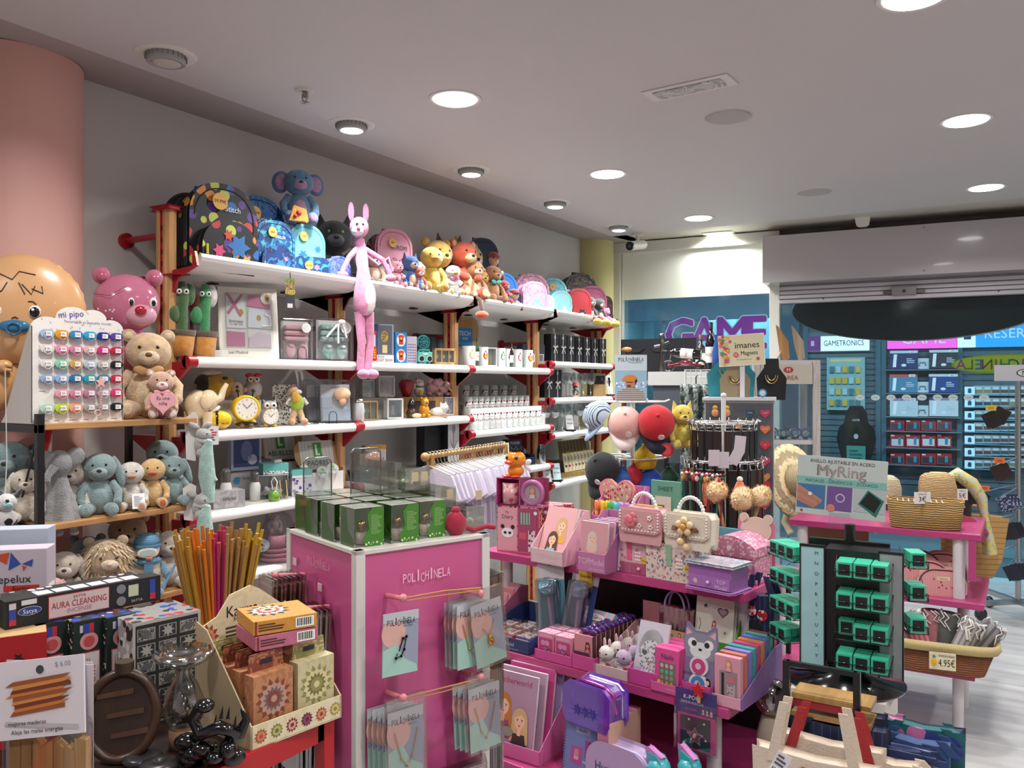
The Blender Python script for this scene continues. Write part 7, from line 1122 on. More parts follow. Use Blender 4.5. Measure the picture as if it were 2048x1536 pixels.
for q in range(6):a=q*PI/3;m.tube([(.022*math.cos(a),.022*math.sin(a),.108),(.026*math.cos(a),.026*math.sin(a),.125)],[.005,.001],'1c1810|s',5)
m.build('crown',t);m=MB();m.ell((.05,.01,.06),(.02,.006,.012),'e8e0dc|s',rot=(0,-.5,0));m.ell((.05,.01,.04),(.02,.006,.01),'e8e0dc|s',rot=(0,.6,0));m.build('wing',t)
# two counter displays with books
def tray(name,lb,p,rz,w,d,hf,hb,c,words=(),wc='d0a0b8',side=None,cat='display box',lipc=None):
 t=thing(name,lb,cat,p,rz);side=side or c;m=MB();m.bx(-w/2,w/2,0,.003,0,hf,lipc or c);m.bx(-w/2,w/2,d-.003,d,0,hb,c);m.bx(-w/2,w/2,0,d,0,.003,c)
 for x in (-w/2,w/2-.003):m.xpr([(0,0),(d,0),(d,hb),(d*.8,hb),(0,hf)],x,x+.003,side)
 m.build('tray',t,bev=.0008)
 if words:
  m=MB()
  for wd,x,z,h in words:m.tx(wd,x*w,z*hf,h*hf,-.001,wc,w*.9)
  m.build('lettering',t)
 return t
def FR(p,rz,v):return p+Matrix.Rotation(rz,3,'Z') @ Vector(v)
TM=(('TOPModel',0,.55,.32),('by Depesche',.2,.2,.12))
p=T1(1093,1131);tray('book_display','white-pink counter box holding an album with two girls',p,A1,.155,.17,.055,.19,'d8a8b4',TM,'d8b8c0',lipc='cdb4ba')
def book(lb,p,rz,w,h,d,c,draw,tilt=0,grp=None,spiral=False,cat='book',name='book'):
 m=MB();m.bx(-w/2,w/2,0,d,0,h,'d8d0cc');m.bx(-w/2-.001,w/2+.001,-.001,.001,0,h,c);m.bx(-w/2-.001,w/2+.001,d,d+.001,0,h,c)
 if draw:draw(m,w,h)
 if spiral:
  for i in range(int(h/.009)):m.tube([(-w/2+.006,-.003,.005+i*.009),(-w/2-.006,0,.005+i*.009),(-w/2-.004,d+.003,.005+i*.009)],.0011,'55555c|m',4)
 return one(name,lb,cat,m,p,rz,grp,.0006,rx=tilt)
def two(m,w,h):girl(m,w*.1,h*.68,w*.3,-.0015,'c8a070',top='d8a048');girl(m,-w*.1,h*.42,w*.28,-.004,'5a3a2c',top='7fb0c0');m.tx('MODEL',w*.35,h*.12,h*.06,-.006,'c05070',w*.3)
book('pink album cover showing two girls leaning together',FR(p,A1,(0,.025,.004)),A1,.14,.215,.02,'d8a0a4',two,R_(-22))
p=T1(1182,1147);tray('book_display','mauve counter box lettered TOPModel with standing books',p,A1,.125,.2,.07,.2,'b0709c',TM,'d8b8c8')
for i in range(5):book('square pink book with a blonde girl on the cover, %s in the mauve box' % ORD[i],FR(p,A1,(-.002+i*.006,.008+i*.03,.004)),A1,.115,.175,.014,['c8949a','c88ab0','8a5a9a','c87890','b070a0'][i],(lambda m,w,h:(girl(m,-w*.05,h*.68,w*.28,-.0015,'c8c0b8',top='d8b8a8'),m.dsc(w*.1,h*.2,w*.15,-.0045,'e8e0dc|p|150|c8a8b0'))) if i == 0 else None,R_(-6),'square books in the mauve box')
# marker box with heart blister
p=T1(1226,1075);p=L3(-.665,.24,TZ1+.0008);rz=A1
carton('storage_box','plain pink box lifting the marker display','box',p+Vector((0,0,0)),rz,.19,.15,.115,'b8688c')
p=p+Vector((0,0,.1165));tray('marker_display','mauve counter box with pastel markers and a heart shaped blister pack',p,rz,.185,.14,.035,.15,'b86a98')
t=thing('heart_pack','heart shaped clear pack with pale pink glitter nails behind the markers','blister pack',FR(p,rz,(-.03,.085,.02)),rz);m=MB();m.prism(heartP(0,.09,.085),0,.012,'d88a8c|s');m.build('heart_back',t,bev=.004);m=MB();m.prism(heartP(0,.09,.073),-.004,.001,'c09a88|p|90|d86a80,a83048,d8c0b0');m.build('heart_window',t,bev=.003);m=MB();m.tx('kit',.0,.14,.012,-.006,'e8e0e4');m.build('lettering',t)
cs=['d87848','d88058','d8b020','d8c038','4aa050','58b060','5aa8c0','68a8d0','a868b0','b478b8','a060a8','b888c0']
for i in range(12):m=MB();m.lathe([(0,0),(.008,0),(.008,.05),(.0065,.05)],cs[i]+'|s',n=12);m.lathe([(.0095,.05),(.0095,.085),(.007,.088),(0,.088)],cs[i]+'|g',n=12);one('marker_pen','pastel nail polish marker, %s in the mauve counter box' % ORD[i],'marker',m,FR(p,rz,(-.08+(i//2)*.031+(i % 2)*.006,.018+(i % 2)*.024,.004)),rz,'pastel markers')
# jewellery boxes
def jb1(m,w,h):
 m.rec(-w/2,w/2,h*.32,h*.8,-.001,'d0a4ac|p|80|b07888,c8b0b0');m.rec(-w/2,-.001,0,h*.3,-.001,'a05070');m.rec(.001,w/2,0,h*.3,-.001,'a05070');m.rec(-w*.06,w*.06,h*.38,h*1.0,-.003,'d0607c');m.dsc(w*.38,h*.42,w*.07,-.003,'d8b820');m.tx('Neu',w*.38,h*.42,h*.06,-.004,'8a5a10')
 for a in (-.25,.25):m.ell((a*w,-.005,h*.16),.007,'d898ac|g')
 for i in range(9):m.dsc(w*(.17+(i % 3)*.05),h*(.42+(i//3)*.1),.004,-.003,'e8d8dc')
 m.tx('OOPS',-w*.36,h*.68,h*.08,-.003,'7a6a70',w*.22)
def jb2(m,w,h):m.rec(-w*.06,w*.06,h*.42,h*1.0,-.003,'88a88c');m.dsc(w*.4,h*.42,w*.07,-.003,'d8b820');m.tx('Neu',w*.4,h*.42,h*.06,-.004,'8a5a10');m.tx('TOPMODEL',-w*.3,h*.85,h*.06,-.002,'9a7a78',w*.3);[m.dsc(w*(.17+(i % 3)*.05),h*(.42+(i//3)*.1),.004,-.003,'e8dcd8') for i in range(9)]
pj1=L3(-.445,.02,TZ1+.0008);carton('jewellery_box','pink jewellery box with two small drawers under the pink handbag','jewellery box',pj1,A1,.165,.13,.125,'cca0a8',draw=jb1,top='c8a8ac|p|60|c88898,8a6060,e0c8c8')
pj2=L3(-.275,.0,TZ1+.0008);carton('jewellery_box','cream floral jewellery box with a green strap under the cream handbag','jewellery box',pj2,A1,.185,.14,.125,'d0c0b4|p|95|b87880,6a7a80,c8a0a0,8a8a98',draw=jb2,top='c8b0a0|p|60|a86050,5a6a70')
t=thing('arched_jewellery_box','large dusty pink jewellery box with an arched lid','jewellery box',L3(-.115,.13,TZ1+.0008),A1);m=MB();m.bx(-.1,.1,0,.15,0,.015,'c08098');m.bx(-.092,.092,.005,.145,.015,.085,'b8708c|p|110|d8a8b8');m.build('base',t,bev=.002);m=MB();P=[(-.095,.087),(.095,.087),(.095,.12)]+[(.095-.19*k/12,.12+.035*math.sin(PI*k/12)) for k in range(13)];m.prism(P,.002,.148,'b8708c|p|110|d8b0bc');m.star(-.0,.115,.014,.0005,'e0c8d0',10,.5);m.build('lid',t,bev=.002)
t=thing('violet_jewellery_box','small violet jewellery box with a drawer lettered TOP Model','jewellery box',L3(-.105,-.035,TZ1+.0008),A1-R_(3));m=MB();m.hpr([(-.09,.0),(-.08,-.02),(.08,-.02),(.09,0),(.09,.11),(-.09,.11)],0,.006,'9a68a4');m.bx(-.08,.08,-.005,.105,.006,.082,'8f5f9f|s');m.build('body',t,bev=.002);m=MB();m.hpr([(-.087,-.012),(.087,-.012),(.087,.11),(-.087,.11)],.083,.092,'7a8c98|q|30|c8a8b8,6aa0a0');m.build('lid',t,bev=.003)
m=MB();m.bx(-.076,.076,-.009,-.005,.01,.048,'9a68a8|s');m.tx('TOP',.045,.036,.013,-.01,'d8c0dc');m.tx('Model',.045,.018,.013,-.01,'d8c0dc');m.star(-.05,.028,.012,-.01,'c8b0a0',7,.5);m.build('drawer',t);m=MB();m.ell((0,-.016,.03),.006,'c8b0d0|g');m.build('knob',t)
def handbag(lb,loc,rz,c,c2,mode):
 t=thing('handbag',lb,'handbag',loc,rz,'pearl trimmed handbags');w,h,d=.165,.105,.055
 m=MB();m.prism([(-w*.47,.01),(-w*.45,0),(w*.45,0),(w*.47,.01),(w*.5,h*.9),(w*.46,h),(-w*.46,h),(-w*.5,h*.9)],0,d,c);m.build('body',t,bev=.01,seg=3);m=MB();m.prism([(-w*.5,h*.98),(w*.5,h*.98),(w*.5,h*.42),(w*.4,h*.3),(-w*.4,h*.3),(-w*.5,h*.42)],-.008,.0,c);m.build('flap',t,bev=.004);m=MB()
 pts=[(-w*.47,h*.95)]+[(-w*.47,h*(.95-k*.1)) for k in range(1,6)]+[(-w*.4+k*w*.08,h*.35) for k in range(11)]+[(w*.47,h*(.45+k*.1)) for k in range(6)]
 for x,z in pts:m.ell((x,-.01,z),.0036,'e4dcd0|g',n=8)
 m.build('pearl_trim',t);m=MB()
 for k in range(17):a=PI*k/16;m.ell((-w*.3*math.cos(a),d*.5,h*.98+.062*math.sin(a)),.0072,'dcdad8|g',n=10)
 m.build('pearl_handle',t)
 m=MB()
 if mode:
  for q in range(5):a=PI/2+q*2*PI/5;m.ell((.0+.021*math.cos(a),-.02,h*.68+.021*math.sin(a)),(.013,.009,.013),'d8bc90|s')
  m.ell((0,-.028,h*.68),(.011,.007,.011),'c88a30|s')
  for a in (-1,1):m.tube([(a*.01,-.014,h*.6),(a*.045,-.016,h*.66),(a*.05,-.016,h*.56),(a*.01,-.014,h*.56)],.0035,'7a4a28|c',6)
  m.tube([(0,-.016,h*.5),(-.012,-.018,h*.25)],.003,'7a4a28|c',5);m.tube([(0,-.016,h*.5),(.008,-.018,h*.08)],.003,'7a4a28|c',5);m.ell((-.014,-.02,h*.18),(.014,.01,.013),'d8bc90|s');m.ell((.008,-.02,h*.02),(.013,.01,.014),'d8bc90|s');m.build('wooden_flower',t)
 else:
  for q in range(9):a=q*.9;r_=.004+q*.0022;m.ell((-.035+r_*math.cos(a),-.014-.001*(9-q)*.6,h*.68+r_*math.sin(a)),(.011,.004,.011),c2)
  m.build('rose',t)
  for x,z in ((.005,.52),(.045,.8),(.05,.5)):
   m=MB()
   for q in range(5):a=q*2*PI/5;m.ell((x+.006*math.cos(a),-.012,h*z+.006*math.sin(a)),.0035,'e4dccc|g',n=6)
   m.build('flower_beads',t)
handbag('pink tweed handbag with a rose and pearl handle',L3(-.385,-.008,TZ1+.1275),A1,'c8969a|c','d0707c|s',0);handbag('cream tweed handbag with a wooden flower and pearl handle',L3(-.205,-.004,TZ1+.1275),A1,'cfc4b4|c',None,1)
# behind: cards, pens, pompoms
t=None
def label_pad(m,w,h):m.rec(-w*.35,w*.2,h*.1,h*.8,-.002,'cfc8bc');m.lines(-w*.3,w*.15,h*.2,h*.7,9,-.003,'6a645c');m.tx('SHEET',0,h*.9,h*.06,-.002,'2a4a44')
carton('teal_folder','teal card with a beige instruction label behind the handbags','folder',L3(-.47,.33,TZ1+.0008),A1,.13,.012,.30,'5f9a86',draw=label_pad)
t=thing('pen_pot','black pot packed with novelty topped pens behind the cream handbag','pen pot',L3(-.33,.33,TZ1+.0008),A1);m=MB();m.bx(-.09,.09,0,.08,0,.12,'15161c|s');m.build('pot',t,bev=.004)
rr=random.Random(31);pc=['c8a030','8a5a2c','1c1c22','a82030','c8c4c4','2f5a4a','16202c']
for i in range(24):m=MB();m.cyl((0,0,0),(rr.uniform(-.015,.015),0,.185),.0045,rr.choice(['1f6a5a','15203a','7a2a2a','8a5a30','1a1a1e'])+'|s',n=8);m.ell((rr.uniform(-.01,.01),0,.195),(.009,.008,.011),pc[i % 7]+'|s',n=8);m.ell((0,-.003,.212),.006,('d8d4d0','c82030','1a1a1c')[i % 3]+'|s',n=8);one('novelty_pen','thin pen with a small figure on top, %s in the black pot row' % ORD[i],'pen',m,FR(L3(-.33,.33,TZ1+.122),A1,(-.08+(i % 12)*.0145,.02+.035*(i//12),-.0)),A1,'novelty pens')
carton('card_pack','yellow card face with black curls peeking behind the pink handbag','card',L3(-.47,.2,TZ1+.0008),A1,.11,.01,.22,'d0a028',draw=lambda m,w,h:(m.tx('MMMM',0,h*.86,h*.07,-.001,'2a1c10',w*.8),m.dsc(0,h*.6,w*.35,-.001,'b890b8')))
t=thing('pompom_pens','wooden display block under the pompom pens','pen stand',L3(-.19,.33,TZ1+.0008),A1);m=MB();m.bx(-.07,.07,0,.07,0,.1,'2f6a5c|s');m.build('pot',t)
def pom(lb,loc,r,c,tilt,flower=True):
 t=thing('pompom_pen',lb,'pen',loc,A1,'pompom pens');t.rotation_euler[1]=tilt;m=MB();m.cyl((0,0,0),(0,0,.16),.0065,'a8865c|s',n=10);m.build('barrel',t);m=MB();rr=random.Random(int(r*9999));m.ell((0,0,.16+r*.8),r*.8,c,n=14,jit=.06)
 for i in range(900):
  th=rr.uniform(0,2*PI);u=rr.uniform(-1,1);q=math.sqrt(1-u*u);n_=Vector((q*math.cos(th),q*math.sin(th),u));p=n_*r*.75+Vector((0,0,.16+r*.8));s_=n_.cross(Vector((.3,.5,.8))).normalized()*.0022;e=p+n_*r*.2+Vector((rr.uniform(-.004,.004),0,rr.uniform(-.004,.004)));m.add([p-s_,p+s_,e],[(0,1,2)],c)
 m.build('pompom',t)
 if flower:
  m=MB()
  for q in range(5):a=q*2*PI/5;m.ell((.009*math.cos(a),-r*.98,.16+r*.8+.009*math.sin(a)),(.007,.004,.007),'d8b078|f')
  m.ell((0,-r*1.05,.16+r*.8),.004,'e8e0d0|g');m.build('flower',t)
PMC='e2c8a0|c';pb=L3(-.19,.33,TZ1+.08)
pom('beige fluffy pompom pen with a flower, left',FR(pb,A1,(-.035,.02,0)),.05,PMC,R_(-12));pom('beige fluffy pompom pen with a flower, lower middle',FR(pb,A1,(.015,.0,-.02)),.052,PMC,R_(6));pom('beige fluffy pompom pen, right and half hidden',FR(pb,A1,(.035,.04,0)),.047,PMC,R_(16),False)
for i,(x,tl) in enumerate(((-.055,-.36),(0,.02))):m=MB();m.cyl((0,0,0),(0,0,.16),.005,'1f6a5a|s',n=8);m.tube([(0,0,.15),(0,0,.19),(0,0,.235)],[.032,.028,.012],'d8581c|f',12);m.ell((0,0,.245),.011,'dcd8cc|f');o=one('pompom_pen','orange pompom pen with a white tip, %s the beige ones' % ('left of','behind')[i],'pen',m,FR(pb,A1,(x,.045,0)),A1,'pompom pens');o.rotation_euler[1]=tl
carton('tattoo_leaflets','teal leaflets with a round crimson Face Tattoo Studio badge','leaflet',L3(-.125,.29,TZ1+.0008),A1,.12,.02,.155,'4a8a96',draw=lambda m,w,h:(m.dsc(w*.15,h*.68,w*.2,-.001,'9a1c4c'),m.tx('Face',w*.15,h*.77,h*.06,-.002,'e8d8e0'),m.tx('Tattoo',w*.15,h*.67,h*.06,-.002,'e8d8e0'),m.tx('Studio',w*.15,h*.57,h*.06,-.002,'e8d8e0')))
bpy.data.objects['tattoo_leaflets'].location=L3(-.185,.27,TZ1+.0008)
t=thing('bear_card','pink upright card with a beige bear head cut-out','display card',L3(-.08,.28,TZ1+.0008),A1);m=MB();m.bx(-.07,.07,0,.003,0,.19,'c87890');[m.dsc(-.055+i*.021,.06+.05*((i*3) % 4),.005,-.0006,'8a2a48') for i in range(6)];m.build('pink_card',t);m=MB();P=[(.058*math.cos(q*PI/14),.16+.046*math.sin(q*PI/14)) for q in range(28)];m.prism(P,-.004,0,'c8b8a8');m.dsc(.045,.2,.018,-.0042,'c8b8a8');m.prism([(.045+.018*math.cos(q*PI/8),.2+.018*math.sin(q*PI/8)) for q in range(16)],-.004,0,'c8b8a8');m.prism([(-.045+.018*math.cos(q*PI/8),.2+.018*math.sin(q*PI/8)) for q in range(16)],-.004,0,'c8b8a8');m.build('bear_head',t)
m=MB();m.T=Tm((0,-.0,0));m.bx(-.03,.03,-.001,.0005,-.085,0,'c8a038');m.tx('Gracias',0,-.03,.011,-.002,'3a3020',.05);m.tx('gratuita',0,-.05,.008,-.002,'3a3020',.05);m.lines(-.025,.025,-.08,-.06,3,-.002,'5a4a28');one('shelf_notice','orange-yellow paper notice hanging under the top tier edge','notice',m,L3(-.62,-.003,TZ1-.002),CA)
# ---- middle tier
A2=CA
p=K2((-1.07,-.17,0));tray('notebook_display','pink counter box with small notebooks at the left end of the middle tier',p,A2,.15,.3,.03,.16,'b8688c')
for i in range(7):book('small pale notebook, %s in the pink counter box' % ORD[i],FR(p,A2,(-.005,.012+i*.038,.004)),A2,.13,.10+i*.011,.012,['c8a8c8','c8a8c8','b8a0b8','d08890','d08890','c87880','d898a4'][i],(lambda m,w,h:(m.star(0,h*.7,w*.07,-.0015,'3a2a3a',4),m.star(w*.2,h*.4,w*.06,-.0015,'8a5a7a',4))) if i < 4 else (lambda m,w,h:(m.rec(w*.1,w*.4,h*.6,h*.85,-.0015,'ece4e0'),m.dsc(-w*.1,h*.55,w*.15,-.0015,'8a4a30'))),R_(-8),'small notebooks in the pink box')
p=K2((-.865,-.18,0));tray('accessory_display','navy blue counter box lettered TOPModel with small clear boxes',p,A2,.235,.3,.048,.1,'26345e',TM,'a8b0c8',side='2c3c70')
for i,(x,y,c,lb) in enumerate(((-.085,.02,'b8a828','small yellow labelled box of multicoloured beads'),(-.085,.1,'a88a90','clear box of pink beads behind the yellow labelled one'),(-.01,.02,'b83a44','clear box with a red label in the navy counter box'),(-.01,.11,'a85a60','clear box with pink cards at the back of the navy counter box'),(.07,.02,'3a2a78','violet-blue clear box of cream trinkets in the navy counter box'),(.07,.12,'34307c','violet-blue box of cream trinkets at the back'))):
 t=thing('trinket_box',lb,'small box',FR(p,A2,(x,y,.004)),A2,'small clear boxes in the navy display');m=MB();m.bx(-.034,.034,0,.07,0,.045,c);m.rec(-.03,.03,.03,.042,-.001,'c8c0c4');m.build('box_body',t,bev=.001);m=MB();m.bx(-.031,.031,.004,.066,.0455,.049,'c0b0a8|p|110|c83040,3a8aa0,8a4060');m.build('contents',t);m=MB();m.bx(-.034,.034,0,.07,.049,.058,CLR);m.build('clear_lid',t)
for i,(x,y,c,rz2,bc) in enumerate(((-.73,-.06,'4a8290',.1,'7a98a8'),(-.65,-.03,'283a78',-.12,'8a94a8'))):
 t=thing('ball_pen_pack','tall blister pack with a glitter ball pen, %s' % ('teal one' if i == 0 else 'dark blue one tilted right'),'blister pack',L3(x,y,TZ2+.0508),A2+R_(-6+14*(1-i)));t.rotation_euler=(R_(-8),-rz2*1.1,A2+R_(10-8*i));m=MB();w,h=.115,.255;m.bx(-w/2,w/2,0,.002,0,h,c);m.prism([(-w/2,h*.8),(w/2,h*.8),(w/2,h),(w*.2,h+.02),(-w*.2,h+.02),(-w/2,h)],-.0006,.0022,'b4b0b4');m.dsc(0,h+.004,.01,-.001,'22242a',.004);m.bx(-w/2,-w*.42,-.001,.0,0,h,'a8a8b0');m.build('card',t)
 m=MB();m.ell((0,-.03,h*.7),(.036,.03,.036),bc+'|k',n=20);m.build('glitter_ball',t);m=MB();m.cyl((0,-.025,h*.58),(.012,-.025,h*.1),.0055,'a878a0|g',n=10);m.cyl((.012,-.025,h*.1),(.014,-.025,h*.04),.003,'d8d8dc|m',n=8);m.build('pen',t);m=MB();m.bx(-w*.4,w*.4,-.05,-.003,.01,h*.82,'e8ecf0|t|.07');m.build('blister',t,bev=.01,seg=3)
for i in range(4):
 def pinkb(m,w,h):m.rec(-w*.42,w*.42,h*.03,h*.75,-.001,'b83a74');m.dsc(-w*.15,h*.55,w*.14,-.002,'c888b0');m.dsc(w*.1,h*.55,w*.14,-.002,'c888b0');m.star(0,h*.28,w*.22,-.003,'8a6888');girl(m,w*.22,h*.25,w*.1,-.004,'5a3424','c89070');m.rec(-w*.4,w*.4,h*.8,h*.95,-.001,'d898b0')
 carton('accessory_box','small pink box with star window, %s' % ('front left','front right','back left','back right')[i],'small box',FR(L3(0,0,TZ2+.018),CA,(-.675+.077*(i % 2),-.175+.065*(i//2),0)),A2,.072,.055,.078,'c8849c',draw=pinkb,top='d8a4b8|p|90|c06888',grp='small pink star boxes')
tray('accessory_display','shallow magenta counter tray holding the small pink star boxes',K2((-.635,-.185,0)),A2,.165,.15,.034,.016,'c0488a')
t=thing('lip_gloss_box','striped house shaped Lip Gloss box with little round fruits inside','gift box',L3(-.585,.0,TZ2+.0308),A2-R_(6));m=MB();m.bx(-.07,.07,0,.07,0,.075,'d0c4c8');m.rec(-.055,.06,.01,.062,-.001,'8a5868');m.build('box_body',t,bev=.001);m=MB();m.xpr([(-.008,.072),(.035,.118),(.078,.072)],-.073,.073,'d8a0b0|l|X|.028|8ab8c8|.5');m.T=Tm((0,.012,.096),0,R_(-43));m.dsc(0,0,.04,-.004,'e8e4e0',.014);m.tx('Lip Gloss',0,0,.014,-.005,'2a2a30',.07);m.build('striped_roof',t)
for x,c in ((-.03,'c86888'),(.005,'d8862c'),(.038,'c88a90')):m=MB();m.ell((x,-.004,.035),(.016,.008,.018),c+'|g');m.build('fruit',t)
p=K2((-.505,-.185,0));tray('mirror_display','magenta counter tray with a row of standing accessory cards',p,A2,.1,.34,.05,.05,'c0488a')
for i in range(11):
 def mc(m,w,h):girl(m,w*.2,h*.72,w*.2,-.001,'4a2a1c','b87a5a','c87898');m.rec(-w*.45,w*.35,h*.36,h*.5,-.006,'4a2434');m.rec(-w*.45,w*.45,h*.05,h*.3,-.006,'c87858|l|Z|.008|d8a058|.5')
 t=thing('accessory_card','standing card with a purple bow on top, %s in the long magenta tray' % ORD[i],'accessory card',FR(p,A2,(-.005,.01+i*.029,.004)),A2,'cards with purple bows');m=MB();m.bx(-.04,.04,0,.006,0,.115,'c8868c');m.bx(.036,.041,-.001,.014,0,.115,'3a241c')
 if i == 0:mc(m,.08,.115)
 m.build('card',t);
 if i:m=MB();m.ell((-.015,.0,.12),(.018,.008,.012),'6a3a9a|x');m.ell((.018,0,.12),(.018,.008,.012),'6a3a9a|x');m.build('bow',t)
p=K2((-.395,-.185,0));tray('keyring_display','pale pink counter tray with fluffy bunny keyrings',p,A2,.135,.34,.036,.12,'c8a0a8',lipc='cdb4b0')
m=MB();m.bx(-.07,.07,0,.003,0,.19,'c8848c');girl(m,.02,.12,.028,-.001,'9a5a30');m.tx('YOU ARE A BUNNY',0,.165,.008,-.002,'d8a0a8',.12);one('backing_card','pink upright backing card with a curly haired girl behind the bunnies','display card',m,FR(p,A2,(.02,.30,.004)),A2)
b0_={}
for i in range(8):
 x,y=-.035+(i % 2)*.07+(i//2)*.006,.03+(i//2)*.065;cc='dcd6cc|f' if i % 2 == 0 else 'b49cbc|f';nm='white' if i % 2 == 0 else 'lilac';lb='%s fluffy bunny keyring, %s in its column' % (nm,ORD[i//2])
 if nm in b0_:dup(b0_[nm],FR(p,A2,(x,y,.004)),A2,lb);continue
 t=b0_[nm]=thing('bunny_keyring',lb,'keyring',FR(p,A2,(x,y,.004)),A2,'fluffy bunny keyrings');m=MB();m.bx(-.024,.024,-.01,.012,0,.042,'c0b4b4|s');m.rec(-.02,.0,.006,.034,-.011,'e0dcd8');m.rec(.004,.022,.006,.034,-.011,'b84060');m.build('base_pack',t);m=MB();m.ell((0,0,.065),(.027,.026,.026),cc,n=16,jit=.05);m.build('head',t)
 for a in (-1,1):m=MB();m.ell((a*.01,.004,.098),(.006,.004,.017),cc);m.ell((a*.01,.0,.098),(.003,.003,.012),'d8808c|f');m.build('ear',t);m=MB();m.ell((a*.012,-.022,.068),.0035,'1a1418|g');m.build('eye',t)
p=K2((-.265,-.185,0));tray('mask_display','magenta counter tray with a silver leopard face mask',p,A2,.12,.36,.05,.16,'b84088')
def leo(m,w,h):m.dsc(0,h*.58,w*.42,-.001,'b0b0b4',h*.3);m.rec(-w*.45,w*.45,0,h*.24,-.002,'9a94b4');m.dsc(0,h*.45,w*.4,-.0022,'b8b8bc|p|140|74747a',h*.26);[m.dsc(a*w*.2,h*.5,w*.09,-.004,'3a5048',h*.035) for a in (-1,1)];m.flat([(-w*.06,h*.37),(w*.06,h*.37),(0,h*.31)],-.004,'8a6a70');m.tx('BEAUTY',0,h*.2,h*.05,-.004,'e0e0e8');m.tx('Secret',0,h*.1,h*.08,-.004,'e8e8f0',w*.7)
book('silver leopard face mask pouch with Beauty lettering',FR(p,A2,(0,.012,.004)),A2,.11,.2,.008,'b4b0bc',leo,R_(-18),name='mask_pouch',cat='pouch')
t=thing('lipstick_bag','clear vinyl mini bag of pink lip glosses with a lilac tube handle','bag',L3(-.27,.03,TZ2+.10),A2-R_(4));m=MB();m.bx(-.065,.065,0,.035,-.0,.115,'e0c8d0|t|.12');m.rec(-.065,.065,.0,.035,-.0012,'b8986a');girl(m,.02,.022,.01,-.0016,'7a4a2c');girl(m,.045,.022,.01,-.0016,'b88a5a');m.tx('Lipgloss',-.03,.018,.012,-.002,'2a2018',.06);m.build('clear_bag',t,bev=.004)
for i in range(5):m=MB();m.lathe([(0,0),(.009,0),(.01,.045),(.006,.06),(.004,.08),(0,.082)],'c8707c|g',(-.045+i*.022,.018,.03),10);m.build('gloss_tube',t)
m=MB();
for dy in (0,.03):m.tube([(-.04*math.cos(PI*k/10),dy,.11+.06*math.sin(PI*k/10)) for k in range(11)],.004,'8a6f9a|g',8)
m.build('tube_handle',t);carton('storage_box','plain pink carton lifting the clear lip gloss bag','box',L3(-.27,.025,TZ2+.0008),A2,.13,.05,.098,'c07898')
def nails(m,w,h):m.rec(-w*.3,w*.38,h*.1,h*.68,-.001,'6a6a5c');[m.dsc(w*(-.18+.2*c),h*(.18+.14*r),w*.07,-.002,['b8a040','8a8a80','58a888','c0a0a8'][r],h*.055) for r in range(4) for c in range(3)];m.tx('Nails',w*.05,h*.82,h*.12,-.002,'3a2a5a',w*.6);girl(m,-w*.3,h*.22,w*.17,-.003,'a06a40')
p=K2((-.185,-.195,0));tray('nail_display','bright pink counter tray with boxed Nails sets',p,A2,.105,.2,.03,.03,'c4508c',(('TOPModel',.25,.5,.25),))
for i in range(4):carton('nail_box','pink Nails set box, %s in the bright pink tray' % ORD[i],'small box',FR(p,A2,(0,.012+i*.035,.004)),A2,.085,.03,.135,'c84a86',draw=nails if i == 0 else None,grp='boxed nail sets')
p=K2((-.08,-.185,0));tray('chalk_display','magenta counter tray with the grey husky card',p,A2,.1,.3,.05,.05,'b84088')
t=thing('husky_card','grey husky head card with pink and blue hair chalk discs','accessory card',FR(p,A2,(0,.012,.004)),A2);t.rotation_euler[0]=R_(-7);m=MB();m.prism([(-.05,0),(.05,0),(.052,.13),(.06,.17),(.052,.225),(.045,.228),(.02,.205),(-.02,.205),(-.045,.228),(-.052,.225),(-.06,.17),(-.052,.13)],0,.003,'6f6488');m.flat([(-.048,.12),(-.056,.17),(-.048,.215),(-.02,.198),(.02,.198),(.048,.215),(.056,.17),(.048,.12)],-.0008,'7c7c8c');m.dsc(-.0,.145,.036,-.0012,'c4c4c8',.026);m.dsc(-.028,.165,.016,-.0014,'d0d0d4');m.dsc(.028,.165,.016,-.0014,'d0d0d4')
for a in (-1,1):m.dsc(a*.022,.165,.009,-.0018,'1c1c20');m.flat([(a*.03,.195),(a*.05,.21),(a*.05,.185)],-.0016,'c89aa0')
m.dsc(0,.148,.006,-.002,'15151a',.004);m.tx('HAIR CHALK',-.04,.07,.01,-.002,'2a2a50',.03);girl(m,.03,.055,.016,-.002,'1a1416');m.build('card',t)
for z,c in ((.098,'b83a74|s'),(.045,'3a78a8|s')):m=MB();m.T=Tm((.0,-.006,z));m.prism([(.03*math.cos(q*PI/14),.03*math.sin(q*PI/14)) for q in range(28)],0,.006,'c8c4c8|s');m.prism([(.022*math.cos(q*PI/14),.022*math.sin(q*PI/14)) for q in range(28)],-.003,0,c);m.dsc(0,0,.01,-.004,'b8a8b0');m.build('chalk_disc',t,bev=.001)
p=L3(-.125,.03,TZ2+.051);carton('card_block','plain block lifting the green tattoo display','box',L3(-.125,.035,TZ2+.0008),A2,.15,.11,.049,'7a3a5a');tray('tattoo_display','green counter box lettered ARE A STAR with tattoo sheets',p,A2,.155,.12,.075,.22,'3f8a2c',(("YOU'RE A STAR",0,.35,.2),),'7fb060')
